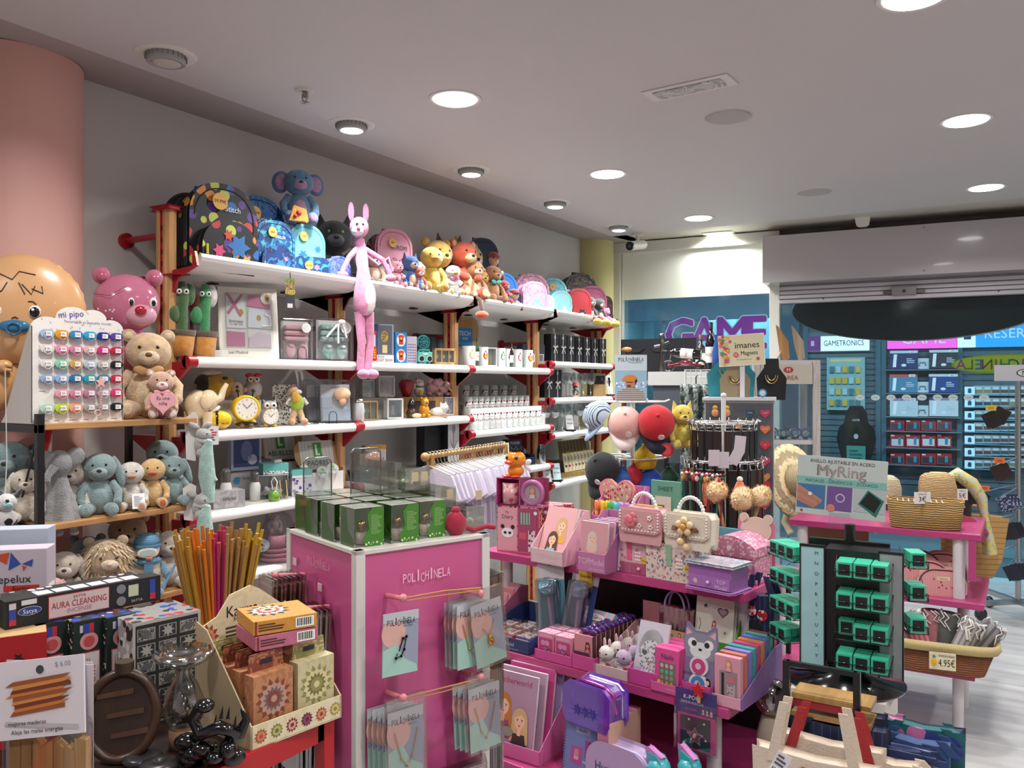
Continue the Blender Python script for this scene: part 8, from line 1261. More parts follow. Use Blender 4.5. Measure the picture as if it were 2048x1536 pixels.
def tat(m,w,h):m.rec(-w/2,w/2,h*.78,h,-.001,'7a6aa8');girl(m,-w*.28,h*.9,w*.13,-.0015,'7a4428');m.tx('Temporary',w*.15,h*.88,h*.035,-.002,'c87860',w*.5);m.star(-w*.25,h*.62,w*.08,-.001,'4a4a52',5);m.heart(w*.22,h*.55,w*.15,-.001,'6a6a70');m.heart(w*.22,h*.55,w*.1,-.0015,'b09aa0');girl(m,0,h*.35,w*.09,-.001,'a03040');m.star(w*.3,h*.22,w*.08,-.001,'3a3a40',9,.2);m.tube([(-w*.4,-.001,h*.4),(-w*.36,-.001,h*.3),(-w*.4,-.001,h*.2)],.001,'3a3a40',4)
for i in range(5):book('white tattoo sheet with small drawings, %s in the green box' % ORD[i],FR(p,A2,(-.006+i*.002,.01+i*.018,.06)),A2,.135,.2,.003,'d4d4c4',tat if i == 0 else None,R_(-8),'tattoo sheets',name='tattoo_sheet',cat='tattoo sheet')
p=K2((.018,-.18,0));tray('makeup_display','lilac counter box at the right corner with boxed make-up sets in a row',p,A2+R_(0),.1,.32,.035,.13,'c08ca0',side='7a5a94',lipc='c890a4')
for i in range(9):
 def mk(m,w,h):m.rec(-w*.3,w*.38,h*.12,h*.7,-.001,'8a7a80');m.rec(-w*.22,-w*.12,h*.14,h*.66,-.002,'1c1c20');m.rec(w*.0,w*.3,h*.16,h*.45,-.002,'b09aa4|p|160|6a6a70');m.rec(w*.0,w*.3,h*.48,h*.6,-.002,'b86a70');girl(m,w*.05,h*.87,w*.17,-.003,'b88a50')
 carton('makeup_box','make-up set box with a girl on top, %s in the lilac counter box' % ORD[i],'small box',FR(p,A2,(0,.008+i*.033,.004)),A2,.085,.022,.15+(i*.002),['c88c9c','b86a5a','7a70b8','3a9a9a','b84878','c87a50','5a6ab0','48a088','b04a6a'][i],draw=mk,grp='make-up set boxes')
# star peg and hanging wallet
t=thing('hanging_wallet','black and pink wallet hanging in a bag under a purple header card','wallet',FR(L3(0,0,TZ2),CA,(-.075,-.197,.0)),A2+R_(3));m=MB();m.rec(-.068,.068,-.05,.035,0,'3a2c6a');m.bx(-.068,.068,.0005,.002,-.05,.035,'3a2c6a');m.tx('K-POP',-.015,.012,.013,-.001,'d8d8e8',.05);m.tx('DEMON HUNTERS',-.012,-.004,.009,-.001,'d8d8e8',.075);m.tx('BILLETERA',-.015,-.025,.006,-.001,'c86888');[girl(m,.025+i*.014,-.02,.008,-.001-.002*i,['5a2a5a','2a2a3a','b0486a'][i]) for i in range(3)];m.build('header_card',t)
m=MB();m.bx(-.06,.065,-.004,.008,-.15,-.04,'b82c72|s');m.bx(-.05,.05,-.006,-.004,-.142,-.045,'17161a');m.star(0,-.105,.03,-.0065,'9a9490',5,.5);m.star(0,-.105,.026,-.007,'5a3a40|p|90|b84060,c8a878',5,.5)
for x,z in ((-.02,-.055),(.03,-.06),(.035,-.11),(-.035,-.13)):m.star(x,z,.005,-.0065,'d8d8d8')
m.build('wallet_body',t,bev=.002);m=MB();m.bx(-.07,.07,-.009,.01,-.156,.0,CLR);m.build('clear_bag',t)
t=thing('star_peg','small wooden peg with a red star clipped on the pink edge','peg',FR(L3(0,0,TZ2),CA,(-.06,-.206,.035)),A2);m=MB();m.prism([((.026 if i % 2 == 0 else .012)*math.cos(PI/2+PI*i/5),(.026 if i % 2 == 0 else .012)*math.sin(PI/2+PI*i/5)+.01) for i in range(10)],-.008,-.003,'b01c28|s');m.build('star',t);m=MB();m.bx(-.004,.004,-.003,.006,-.03,.01,'c8a070|w');m.build('clip',t)
# ---- low tier books and bags
TM3=lambda m,w,h:(girl(m,-w*.2,h*.6,w*.3,-.0015,'b8763c',top='8a4a5a'),girl(m,w*.2,h*.46,w*.28,-.0045,'c8a878',top='3a2c2c'),m.tx('Stickerworld',0,h*.9,h*.075,-.002,'b0405a',w*.85),m.dsc(-w*.05,h*.28,w*.12,-.008,'8a8478',h*.06))
p=K3((-.71,-.33,0));tray('book_display','pink floor level tray holding the Stickerworld albums',p,A2+R_(4),.24,.3,.05,.24,'c8649c')
for i in range(5):book('tall album with two girls and Stickerworld lettering, %s from the front' % ORD[i],FR(p,A2+R_(4),(-.02+i*.012,.012+i*.035,.004)),A2+R_(4),.19,.275+i*.006,.012,['a888a0','b898b0','c0488a','9a88b8','b888a0'][i],TM3 if i == 0 else (lambda m,w,h:girl(m,w*.2,h*.6,w*.25,-.0015,'9a5a30')),R_(-10),'tall albums in the floor tray')
carton('pink_box','pink flat box edge behind the tall albums','box',K3((-1.02,-.02,0)),A2,.2,.03,.3,'b86a98',top='c888b0')
book('spiral notebook lettered TOPModel DANCE lying back behind the albums',K3((-.65,.0,0)),A2,.2,.28,.014,'b09880',lambda m,w,h:(m.tx('TOPModel',w*.05,h*.86,h*.09,-.002,'8a5a60',w*.85),m.tx('DANCE',w*.0,h*.73,h*.09,-.002,'c85a6a',w*.7),girl(m,w*.25,h*.4,w*.18,-.002,'6a3a24','b87a5a')),R_(-24),spiral=True,name='notebook')
for i in range(2):book('dark spiral sketchbook edge standing left of the tall albums, %s' % ORD[i],K3((-.985+i*.02,-.22+i*.03,0)),A2+R_(50),.16,.26,.02,['b0488c','3a3a6a'][i],None,0,spiral=True,name='notebook')
def rumi(m,w,h):m.rec(-w*.2,w*.2,h*.8,h*.9,-.0015,'8a94b8');m.tx('RUMI',-w*.0,h*.85,h*.045,-.002,'22243a');m.rec(-w*.3,w*.02,h*.3,h*.58,-.0015,'a04a8a');girl(m,-w*.14,h*.5,w*.1,-.002,'c87898','c08a78');m.rec(w*.08,w*.4,h*.45,h*.72,-.0015,'8a3a78');girl(m,w*.22,h*.66,w*.1,-.002,'5a2450','c08a78','c86a28');m.tx('Mira',w*.15,h*.38,h*.05,-.006,'d8d8f0');girl(m,w*.1,h*.12,w*.1,-.002,'7a2a4a','b88070')
p=K3((-.415,-.34,0))
for i in range(5):book('blue-violet spiral notebook in clear film, %s of the upright pack' % ORD[i],FR(p,A2,(i*.008,i*.022,.0)),A2-R_(2),.145,.20,.012,'6a76a8',rumi if i == 0 else None,R_(-8),'blue-violet notebooks',spiral=i == 0,name='notebook')
carton('card_tray','pink card tray side between the notebooks and the lilac pouch','display box',K3((-.325,-.34,0)),A2,.04,.2,.22,'b8748c',side='c8a08c')
t=thing('purple_pouch','glossy transparent purple toiletry bag with a shiny zip lying on the notebooks','toiletry bag',FR(L3(0,0,0),CA,(-.395,-.335,TZ3+.205)),A2-R_(6));m=MB();m.prism([(-.085,.015),(-.075,0),(.075,0),(.085,.015),(.085,.095),(.06,.115),(-.06,.115),(-.085,.095)],0,.1,'7c3ed0|x');m.build('vinyl_body',t,bev=.014,seg=4);m=MB();m.tube([(-.088,.05,.04),(-.084,.04,.1),(-.05,.035,.121),(.05,.035,.121),(.084,.04,.1),(.088,.05,.04)],.006,'c06ab0|m',8);m.build('zip',t);m=MB();
for a in (-.035,0,.03):m.star(a,.035,.022,-.002-.0004*(a > 0),'3a3a8a',7,.35,a*9)
m.build('print',t);carton('card_block','hidden card block under the purple toiletry bag','box',K3((-.40,-.2,0)),A2,.12,.05,.203,'b07898')
t=thing('lilac_pouch','pearly lilac pencil pouch with blue ornate lettering','pouch',K3((-.27,-.35,.02)),A2-R_(4));m=MB();m.prism(arch(.2,.13,.055),0,.07,'b09ac0|s');m.build('pouch_body',t,bev=.02,seg=3);m=MB();m.tx('Huntrix',-.025,.07,.03,-.002,'34507a',.11);m.tx('~',-.03,.035,.05,-.002,'34507a');girl(m,.055,.05,.014,-.002,'2a1a24');girl(m,.08,.045,.014,-.003,'7a3a5a');m.build('print',t);m=MB();m.tube([(x,.035,z) for x,z in arch(.2,.132,.055)[2:-1]],.004,'c8c0dc',6);m.build('zip',t)
carton('card_block','low pink block under the lilac pouch and the bottles','box',K3((-.15,-.345,0)),A2,.34,.1,.018,'a0587c')
for i,(x,y,tl) in enumerate(((-.10,-.33,.35),(-.045,-.27,.15))):
 t=thing('sports_bottle','teal and pink sports bottle with a flip lid, %s' % ('leaning forward' if i == 0 else 'upright behind'),'drinking bottle',FR(L3(0,0,TZ3+.02),CA,(x,y,0)),A2-R_(20));t.rotation_euler[1]=-tl;m=MB();m.lathe([(0,0),(.033,0),(.035,.1),(.03,.11)],'7a4a9a|x',n=24);m.build('bottle_body',t)
 m=MB();m.lathe([(.036,.105),(.036,.125),(.024,.14),(0,.142)],'3aa0a8|s',n=24);m.prism([(-.015,.13),(.03,.13),(.02,.15),(-.022,.165)],-.017,.017,'3aa0a8|s');m.build('lid',t,bev=.003);m=MB();m.prism([(-.034,.12),(-.02,.12),(.03,.145),(-.015,.175),(-.03,.18)],-.01,.01,'b878b0|s');m.build('spout_cover',t,bev=.003)
# ================================================================ ring stand
RP=ad(1690,1365,2.5);RG=fc(RP)-R_(8);RZ0=RP.z;BK='101214|s';TQ='3fb594|s'
def RQ(x,y,z):return FR(Vector((RP.x,RP.y,RZ0)),RG,(x,y,z))
carton('side_table','plain white block carrying the black ring stand','side table',Vector((RP.x,RP.y,0))+Vector((0,-.13,0)),0,.26,.26,RZ0-.001,'c8c0b8')
t=thing('ring_stand','black revolving ring stand on a round black base with pale letter panels','display stand',RQ(0,0,0),RG)
m=MB();m.lathe([(0,.001),(.168,.001),(.17,.008),(.06,.03),(.05,.055),(0,.055)],'0c0d0f|g',n=44);m.build('base',t)
m=MB();m.bx(-.055,.115,-.02,.10,.06,.40,BK);m.bx(-.12,.115,.09,.11,.06,.41,BK);m.build('column',t);m=MB();m.cyl((.0,.1,.40),(.0,.1,.46),.016,BK);m.build('pole',t)
for x0,x1,y0,y1,c in ((-.122,-.056,-.03,-.024,'9ac2c8|s'),(.10,.16,-.035,-.03,'8a8c90|s')):m=MB();m.bx(x0,x1,y0,y1,.045,.405,c);m.bx(x0-.004,x0,y0-.002,y1+.004,.04,.41,BK);m.bx(x1,x1+.004,y0-.002,y1+.004,.04,.41,BK);m.bx(x0,x1,y0-.002,y1+.004,.403,.41,BK);[m.tx(ch,(x0+x1)/2+.012,.385-i*.031,.011,y0-.001,'2a4a50') for i,ch in enumerate('MNOPRSTUVXYZ') if c[0] == '9' and i < 11];m.build('panel',t)
def rbox(lb,x,y,z,ra=0):
 global rb0
 if rb0:return dup(rb0,RQ(x,y,z),RG+ra,lb)
 t=rb0=thing('ring_box',lb,'ring box',RQ(x,y,z),RG,'small turquoise ring boxes');w=.044;m=MB();m.bx(-w/2,w/2,0,.022,0,w,TQ);m.build('box_body',t,bev=.001);m=MB();m.rec(-w*.36,w*.36,w*.14,w*.86,-.0008,'15171a');m.tube([(-.006,-.002,w*.4),(0,-.0025,w*.45),(.006,-.002,w*.4)],.0008,'c8c8c8|m',4);m.build('ring_window',t)
rb0=None
def basket(lb,x,z,n,k,y0=-.105,skip=(),ra=0):
 t=thing('wire_basket',lb,'basket',RQ(x,y0,z),RG+ra,'black wire baskets');w=n*.047+.006;m=MB()
 for zz in (0,.02):m.tube([(0,.08,zz),(0,0,zz),(w,0,zz),(w,.08,zz)],.0014,BK,5)
 for i in range(n+1):m.tube([(i*w/n,.08,0),(i*w/n,0,0),(i*w/n,0,.02)],.0012,BK,4)
 m.tube([(0,0,.0),(-.005,.085,.05)],.0014,BK,4);m.tube([(w,0,.0),(w+.005,.085,.05)],.0014,BK,4);m.build('wire',t)
 for i in range(n):
  for j in range(k):
   if (i,j) not in skip:rbox('turquoise ring box, %s across, %s deep, %s' % (ORD[i],ORD[j],lb.replace('black wire basket on the stand ','stand ')),*FR(Vector((x,y0,z)),ra,(.0265+i*.047,.004+j*.024,.0015)),ra)
for i,z in enumerate((.335,.245,.155,.068)):basket('black wire basket on the stand front, %s row' % ('top','second','third','lowest')[i],-.015,z,3,4,skip=((0,0),(0,1)) if i == 2 else ())
for i,z in enumerate((.35,.262,.172,.085)):basket('black wire basket on the stand left side, %s row' % ('top','second','third','lowest')[i],-.245,z,3 if i < 3 else 2,3,.07,ra=R_(-46))
for i,z in enumerate((.36,.265,.17)):basket('black wire basket on the stand right side, %s row' % ('top','second','third')[i],.175,z,1,3,.0,ra=R_(20))
t=thing('ring_sign','pale grey and teal MyRing sign board above the ring stand','sign',RQ(-.03,.09,.482),RG+R_(4));w,h=.262,.185;m=MB();m.T=Tm((0,0,0),0,0,R_(3));m.bx(-w/2,w/2,0,.003,0,h,'b4bcba');m.rec(-w/2,w/2,h*.52,h*.64,-.0005,'78aea6');m.tx('ANILLO AJUSTABLE EN ACERO',0,h*.92,.011,-.001,'2a3a3c',w*.72);m.tx('MyRing',.0,h*.77,.036,-.001,'7a6a6c',w*.66);m.tx('MyRing',.001,h*.772,.034,-.0015,'9c8e90',w*.64);m.tx('INICIALES - GENÉRICOS - ZODIACO',0,h*.58,.010,-.001,'1f4a4a',w*.8)
m.rec(-w*.49,-w*.17,h*.1,h*.51,-.001,'3a6a9a');m.rec(-w*.15,w*.13,h*.1,h*.51,-.001,'6a4a8a');m.rec(w*.15,w*.5,h*.12,h*.51,-.001,'a8b0b4');[m.flat([(-w*.49,h*(.5-.07*q)),(-w*.2-.006*q,h*(.26-.03*q)),(-w*.22-.006*q,h*(.19-.03*q)),(-w*.49,h*(.42-.07*q))],-.0015-.0003*q,('b07a68','a87060')[q % 2]) for q in range(4)];m.dsc(-w*.34,h*.35,.006,-.004,'d8d8dc');m.dsc(-.0,h*.32,.014,-.0015,'b8b0c0');m.dsc(-.0,h*.32,.010,-.002,'6a4a8a');m.dsc(-w*.1,h*.14,.012,-.002,'c8786a');m.flat([(w*.2,h*.25),(w*.3,h*.5),(w*.48,h*.34),(w*.4,h*.06)],-.0015,'1f6a60');m.flat([(w*.22,h*.27),(w*.31,h*.47),(w*.45,h*.33),(w*.38,h*.13)],-.002,'0e1012');m.dsc(-w*.43,h*.05,.004,-.0015,'b02040');m.build('board',t)
m=MB();m.bx(-.03,.03,-.006,.006,-.03,.012,CLR);m.build('clamp',t)
# ================================================================ right pink table (square to the room)
t=thing('pink_table','three-tier magenta table with white legs by the glass front','display table',(-1.3,4.23,0),0)
for nm,x1,y0,z in (('top_shelf',1.13,.08,.915),('middle_shelf',1.145,.04,.61),('low_shelf',1.11,0,.30)):m=MB();m.bx(.28,x1,y0,.66,z-.03,z,PKS);m.build(nm,t,bev=.003)
m=MB();m.bx(.3,.62,.32,.335,.3,.885,'9a7a5c');m.build('rear_panel',t)
m=MB();m.bx(1.08,1.11,.08,.11,.7,.885,PKS);m.build('hanging_strip',t)
for y in (.12,.5):
 for x in (.34,1.04):m=MB();m.cyl((x,y-.05,0),(x,y-.05,.27),.024,'c8c4c8|s',n=20);m.cyl((x,max(y,.42),.3),(x,max(y,.42),.58),.026,'c8c4c8|s',n=20);m.cyl((x,y,.61),(x,y,.885),.026,'c8c4c8|s',n=20);m.build('leg',t)
def hat(lb,loc,r,h,brim,c='c0a070|v|40',tilt=0,rz=0):t=thing('straw_hat',lb,'hat',loc,rz,'straw hats');t.rotation_euler[0]=tilt;m=MB();m.lathe([(r,0),(r,h*.5),(r*.85,h*.85),(r*.5,h),(0,h)],c,n=32);m.build('crown',t);m=MB();m.lathe([(r,0),(r+brim,-.01),(r+brim,-.006),(r,.006)],c,n=40);m.build('brim',t)
hat('tall light brown straw hat with round crown on the basket',az(1873,1040,.93)+Vector((0,.12,.06)),.085,.16,.035);hat('smaller straw hat half hidden behind the wicker basket',az(1850,1040,.93)+Vector((0,.3,.09)),.06,.11,.02)
hat('cream straw hat behind the ring sign, right',ad(1770,985,4.6)+Vector((0,0,-.05)),.085,.14,.01,'cfc4a0|v|40');hat('wide cream sun hat seen from the side left of the ring sign',ad(1590,965,4.7),.09,.1,.13,'cdbd94|v|40',R_(75),R_(65))
for px,dd,zt,lb in ((1770,4.6,985,'right'),(1597,4.72,990,'left')):p=ad(px,zt,dd);m=MB();m.lathe([(0,.915),(.05,.915),(.02,.95),(.02,p.z-.08),(.05,p.z-.03),(0,p.z)],'b89a78',n=16);m.tube([(-.05,0,p.z-.08),(-.07,-.03,p.z-.16),(-.03,-.05,p.z-.22)],.02,'c8bca0|c',8);one('hat_form','beige stand and fringed scarf under the hat %s of the ring sign' % lb,'hat stand',m,(p.x,p.y,0),0)
def wick(lb,loc,rz,w,d,h,c,fl=1.12,cat='basket'):
 t=thing('wicker_basket',lb,cat,loc,rz);m=MB();vs=[]
 for z,k in ((0,1),(h,fl),(h,fl-.06),(.012,.94)):
  for j in range(32):a=j*PI/16;cx,cy=math.cos(a),math.sin(a);q=(abs(cx)**4+abs(cy)**4)**-.25;vs.append((w/2*k*cx*q,d/2*k*cy*q,z+.012*(z > .05)*abs(cx)**6))
 m.add(vs,[(i*32+j,i*32+(j+1) % 32,(i+1)*32+(j+1) % 32,(i+1)*32+j) for i in range(3) for j in range(32)]+[tuple(range(96,128))],c,True);m.build('basket_body',t);return t,m
wb=az(1845,1062,.916);wick('seagrass basket full of flat packs on the top tier',wb+Vector((0,.1,0)),R_(8),.3,.17,.13,'9a7844|v|30')
m=MB();[m.bx(-.12+i*.024,-.115+i*.024,-.05,.05,0,.11,'b0a8a4') for i in range(9)];one('flat_packs','flat clear packs standing in the seagrass basket','packs',m,wb+Vector((0,.1,.015)),R_(8))
def price(lb,loc,rz,wd,w=.06,h=.045,c='d0ccc8',pre=None):m=MB();m.bx(-w/2,w/2,0,.003,0,h,c);dx=.016 if pre else 0;m.tx(wd,dx,h*.42,h*.42,-.001,'15151a',w*(.62 if pre else .8));m.tx(pre or 'OFERTA',dx,h*.82,h*.14,-.001,'2a2a30',w*.6);one('price_card',lb,'price card',m,loc,rz)
price('white price card reading 3€ on the seagrass basket',ad(1845,1010,dep(wb)-.0),R_(30),'3€',.075,.055);price('white price card reading 5€ by the patterned pouch',ad(1925,1002,4.15),R_(25),'5€',.05,.055)
CP=ad(1930,1040,4.1);MU='a04858|p|34|2f7a70,c8a03a,6a3a7a,d87a8a'
for i,(px,py,lb,w,h,tl,c) in enumerate(((1918,1062,'colourful mosaic print pouch hanging open on the top tier',.13,.07,.35,MU),(1945,1080,'second mosaic print pouch tilted behind the first',.1,.07,.5,MU))):
 p=ad(px,py,4.12+.1*i);t=thing('printed_pouch',lb,'pouch',p,R_(25));t.rotation_euler[1]=tl;m=MB();m.prism(arch(w,h,.02),0,.03,c);m.build('cloth_body',t,bev=.008);m=MB();m.cyl((-w/2,.015,h),(w/2,.015,h),.004,'2a2020',n=6);m.build('zip',t)
t=thing('head_scarf','pale yellow and grey printed scarf wound on a black bust, tail hanging down','scarf',ad(1925,1000,4.3),R_(20));SCF='b0b0a4|q|14|c8b83a,8a9a98,d0ccc0';m=MB();m.tube([(-.09,0,.10),(-.03,-.01,.13),(.04,0,.08),(.09,0,.0),(.1,-.01,-.08),(.12,0,-.2),(.13,0,-.28)],[.015,.035,.038,.03,.018,.03,.035],SCF,10);m.build('scarf_cloth',t);m=MB();m.ell((0,.03,.02),(.07,.05,.09),'111214|c');m.tube([(0,.03,0),(0,.03,-.09)],.05,'111214|c',14);m.build('bust',t)
BS='a8844e|l|Z|.028|8a683a|.82';t=thing('straw_bag','tall wheat-brown woven straw bag hanging at the right end of the pink table','straw bag',ad(1955,1150,4.38),R_(20));m=MB();m.prism([(-.08,0),(.06,0),(.1,.08),(.13,.28),(-.14,.3),(-.13,.06)],0,.09,BS);m.build('woven_body',t,bev=.02,seg=3);m=MB();m.tube([(-.08,.045,.28),(-.05,.045,.36),(.05,.045,.35),(.08,.045,.27)],.008,'a8844e|c',8);m.build('handle',t)
for i,(px,dy,w,h,dz,lb) in enumerate(((1883,0,.19,.12,0,'front, right'),(1845,.07,.21,.145,0,'front, left'),(1878,.2,.2,.16,0,'middle'),(1832,.22,.18,.17,0,'rear left'))):
 p=az(px,1196,.611)+Vector((0,dy+.02,.0005));t=thing('striped_pouch','pink striped cosmetic pouch with cherries, %s one' % lb,'cosmetic pouch',p,R_(12),'pink striped cosmetic pouches');m=MB();m.prism(arch(w,h,h*.55),0,.05,'c87a80|l|X|.007|d8a8a4|.5');rr=random.Random(i);[m.dsc(rr.uniform(-.4,.4)*w,rr.uniform(.15,.8)*h,.004,-.001,'a01c30') for _ in range(9)];m.rec(-.02,.035,h*.6,h*.75,-.0015,'d0c4a0');m.tx('Cherry',.007,h*.67,.008,-.002,'6a3a30');m.build('pouch_body',t,bev=.01,seg=3);m=MB();m.tube([(x,.0,z) for x,z in arch(w,h,h*.55)[2:-1]],.0035,'4a2a2c',6);m.build('zip',t)
tb=az(1870,1352,.301)+Vector((0,.13,.0008));t,_m=wick('brown wicker basket with a cream lining holding rolled towels',tb,R_(6),.38,.22,.13,'8a5230|v|30',1.25);m=MB();vs=[]
for z,k in ((.13,1.16),(.15,1.3),(.12,1.33),(.105,1.28)):
 for j in range(32):a=j*PI/16;cx,cy=math.cos(a),math.sin(a);q=(abs(cx)**4+abs(cy)**4)**-.25;vs.append((.19*k*cx*q,.11*k*cy*q,z))
m.add(vs,[(i*32+j,i*32+(j+1) % 32,(i+1)*32+(j+1) % 32,(i+1)*32+j) for i in range(3) for j in range(32)],'a8986a|c',True);m.build('cloth_lining',t)
price('cream price card with a pineapple reading 4.95€ on the towel basket',ad(1885,1342,dep(tb)-.16),R_(10),'4.95€',.105,.075,'d4ccb0','PROMOCIÓN VERANO')
p=ad(1868,1326,dep(tb)-.17);m=MB();m.ell((0,0,.0),(.012,.003,.018),'d8a020');m.star(0,.025,.012,0,'3a8a3a',5,.4);one('pineapple_sticker','small yellow pineapple picture on the 4.95€ card','sticker',m,p,R_(10))
for i,(x,y,c,rx_,ry_,lb) in enumerate(((-.15,.0,'9a9498|l|X|.02|5a5e68|.6',.2,-.6,'grey checked'),(-.07,-.02,'a04a58|l|X|.02|b87880|.5',.1,-.3,'raspberry'),(.03,.05,'5a605e|c',.1,.1,'dark grey'),(.10,-.02,'a8a4a4|l|X|.02|7a7a80|.6',.15,.4,'pale grey fringed'),(.16,.02,'8a8a8c|l|X|.03|5a5a60|.6',.1,.6,'dark striped'),(-.03,.06,'b07880|c',0,0,'dusty pink'))):
 t=thing('rolled_towel','%s rolled beach towel in the wicker basket' % lb,'towel',tb+Vector((x,y,.11)),R_(6));t.rotation_euler[1]=ry_;m=MB();m.cyl((0,0,-.06),(0,0,.13),.045,c,n=18);m.build('roll',t);m=MB();rr=random.Random(i)
 for q in range(14 if i in (1,3) else 5):a=rr.uniform(0,6.28);m.tube([(.03*math.cos(a),.03*math.sin(a),.13),(.045*math.cos(a),.045*math.sin(a)-.006,.14),(.05*math.cos(a+.5),.05*math.sin(a+.5),.12),(.055*math.cos(a+.2),.055*math.sin(a+.2),.10),(.05*math.cos(a+.7),.05*math.sin(a+.7),rr.uniform(.05,.09))],.003,'d8d4d0|c',5)
 m.build('fringe',t)
# ================================================================ tote rack in front
def TQd(px,py,d):return ad(px,py,d)
f0,f1=ad(1573,1320,2.12),ad(1714,1348,2.03);fz_=(f0.z+f1.z)/2;fa=math.atan2(f1.y-f0.y,f1.x-f0.x);fw=(f1-f0).length
t=thing('tote_rack','black metal rack frame with wooden slats holding tote bags at the lower right','rack',Vector((f0.x,f0.y,0)),fa)
for x in (0,fw):m=MB();m.bx(x-.008,x+.008,-.008,.008,0,fz_,BK);m.build('leg',t)
m=MB();m.bx(0,fw,-.006,.006,fz_-.012,fz_,BK);m.build('crossbar',t)
for z in (fz_-.085,fz_-.13):m=MB();m.bx(.01,fw+.03,.01,.1,z-.012,z,'a07c48|w|30,3,3');m.build('slat',t)
m=MB();m.bx(.01,fw-.01,.012,.016,fz_-.118,fz_-.085,'8a1c28');m.build('red_cloth',t)
def tote(lb,loc,rz,w,h,c,c2=None,motif=None,hx=.06,hh=.13,hc=None):
 t=thing('tote_bag',lb,'tote bag',loc,rz,'tote bags on the rack');m=MB();m.prism([(-w*.46,-h),(w*.46,-h),(w/2,0),(0,-.008),(-w/2,0)],0,.04,c)
 if c2:m.prism([(-w*.47,-h*1.0),(w*.47,-h*1.0),(w*.49,-h*.3),(0,-h*.34),(-w*.49,-h*.26)],-.002,.042,c2)
 if motif:motif(m,w,h)
 m.build('cloth_body',t,bev=.008,seg=3)
 for y in (-.002,.04):
  for a in (-1,1):m=MB();m.prism([(a*(hx+.032),-.02),(a*(hx+.008),-.02),(a*(hx-.018),hh),(a*(hx+.002),hh)],y,y+.004,hc or c);m.build('strap',t,bev=.001)
 return t
CRM='c4b4a4|c';p=ad(1626,1525,1.95);tote('cream tote bag with a red heart, nearest on the rack',p,fa,.27,.34,CRM,None,lambda m,w,h:m.heart(-.01,-.034,.022,-.003,'b8242c'),.075,.125)
t=thing('barcode_tag','white barcode tag pinned on the cream tote bag','tag',ad(1557,1535,1.937),fa+.05);t.rotation_euler[1]=.45;m=MB();m.bx(-.017,.017,0,.001,-.03,.035,'cfccd4');m.lines(-.012,.012,.0,.03,3,-.0008,'4a4a50');m.bars(-.014,.014,-.025,-.003,-.0008);m.build('card',t)
MIN=lambda m,w,h:(m.dsc(w*.1,-.09,.03,-.003,'a82030'),m.star(-w*.25,-.06,.02,-.003,'d0c8c0',6,.6))
tote('red and cream tote bag directly behind the nearest one',FR(p,fa,(.02,.08,.012)),fa,.23,.3,CRM,'9a2226|c',None,.07,.08,'9a2226|c')
tote('navy striped tote bag with red motif under the wooden slats',FR(p,fa,(.01,.15,.035)),fa,.25,.34,'1a2440|l|X|.02|3a4a7a|.92',None,MIN,hh=.01);tote('dark navy tote bag with round pale outlines behind',FR(p,fa,(.01,.21,.045)),fa,.22,.34,'18203a|c',None,lambda m,w,h:(m.dsc(-.02,-.03,.022,-.003,'8a7a60'),m.dsc(.06,-.04,.024,-.003,'7a7a84')),hh=.01)
tote('cream and red tote bag right of the rack leg',FR(p,fa,(.16,.10,-.01)),fa,.1,.3,CRM,'9a2226|c',hh=.01);tote('navy tote bag with a red star beside the rack leg',FR(p,fa,(.17,.16,.005)),fa,.12,.33,'1f2f5a|l|Z|.02|8a94b0|.93',None,lambda m,w,h:m.star(-.02,-.06,.024,-.003,'b01c30',9,.6),hh=.01);tote('blue denim tote bag with a red bow',FR(p,fa,(.2,.2,.02)),fa,.14,.34,'24406e|c',None,lambda m,w,h:(m.ell((-.02,-.004,-.06),(.022,.004,.018),'b01c28'),m.ell((.025,-.004,-.06),(.022,.004,.018),'b01c28')),hh=.01);tote('teal and navy printed tote bag at the back right of the rack',FR(p,fa,(.205,.26,.03)),fa,.17,.36,'1f5a62|p|22|2a3a7a,b86a98,15304a',hh=.01)
b_=ad(1520,1190,2.75);tote('navy pinstriped gift bag with red polka dot bow hanging beside the pink tiers',b_,fa-.2,.1,.3,'1a2648|l|X|.018|3f5a90|.9',None,lambda m,w,h:(m.ell((-.03,-.004,-.06),(.02,.004,.02),'a81c2c|p|80|d8d0d0'),m.ell((.01,-.004,-.07),(.02,.004,.02),'a81c2c|p|80|d8d0d0'),m.dsc(-.02,-.12,.03,-.003,'121214'),m.dsc(0,-.17,.035,-.004,'a81c2c|p|60|d8d0d0')),.03,.06)
t=thing('clear_globe','clear plastic globe on a beige foot under the pink tiers','ornament',Vector((ad(1545,1400,2.7).x,ad(1545,1400,2.7).y,0)),0);m=MB();m.ell((0,0,.58),.06,'b8a898|t|.25',n=24);m.build('globe',t);m=MB();m.lathe([(0,0),(.05,0),(.05,.46),(.035,.52),(0,.52)],'a89c8c',n=20);m.build('foot',t)
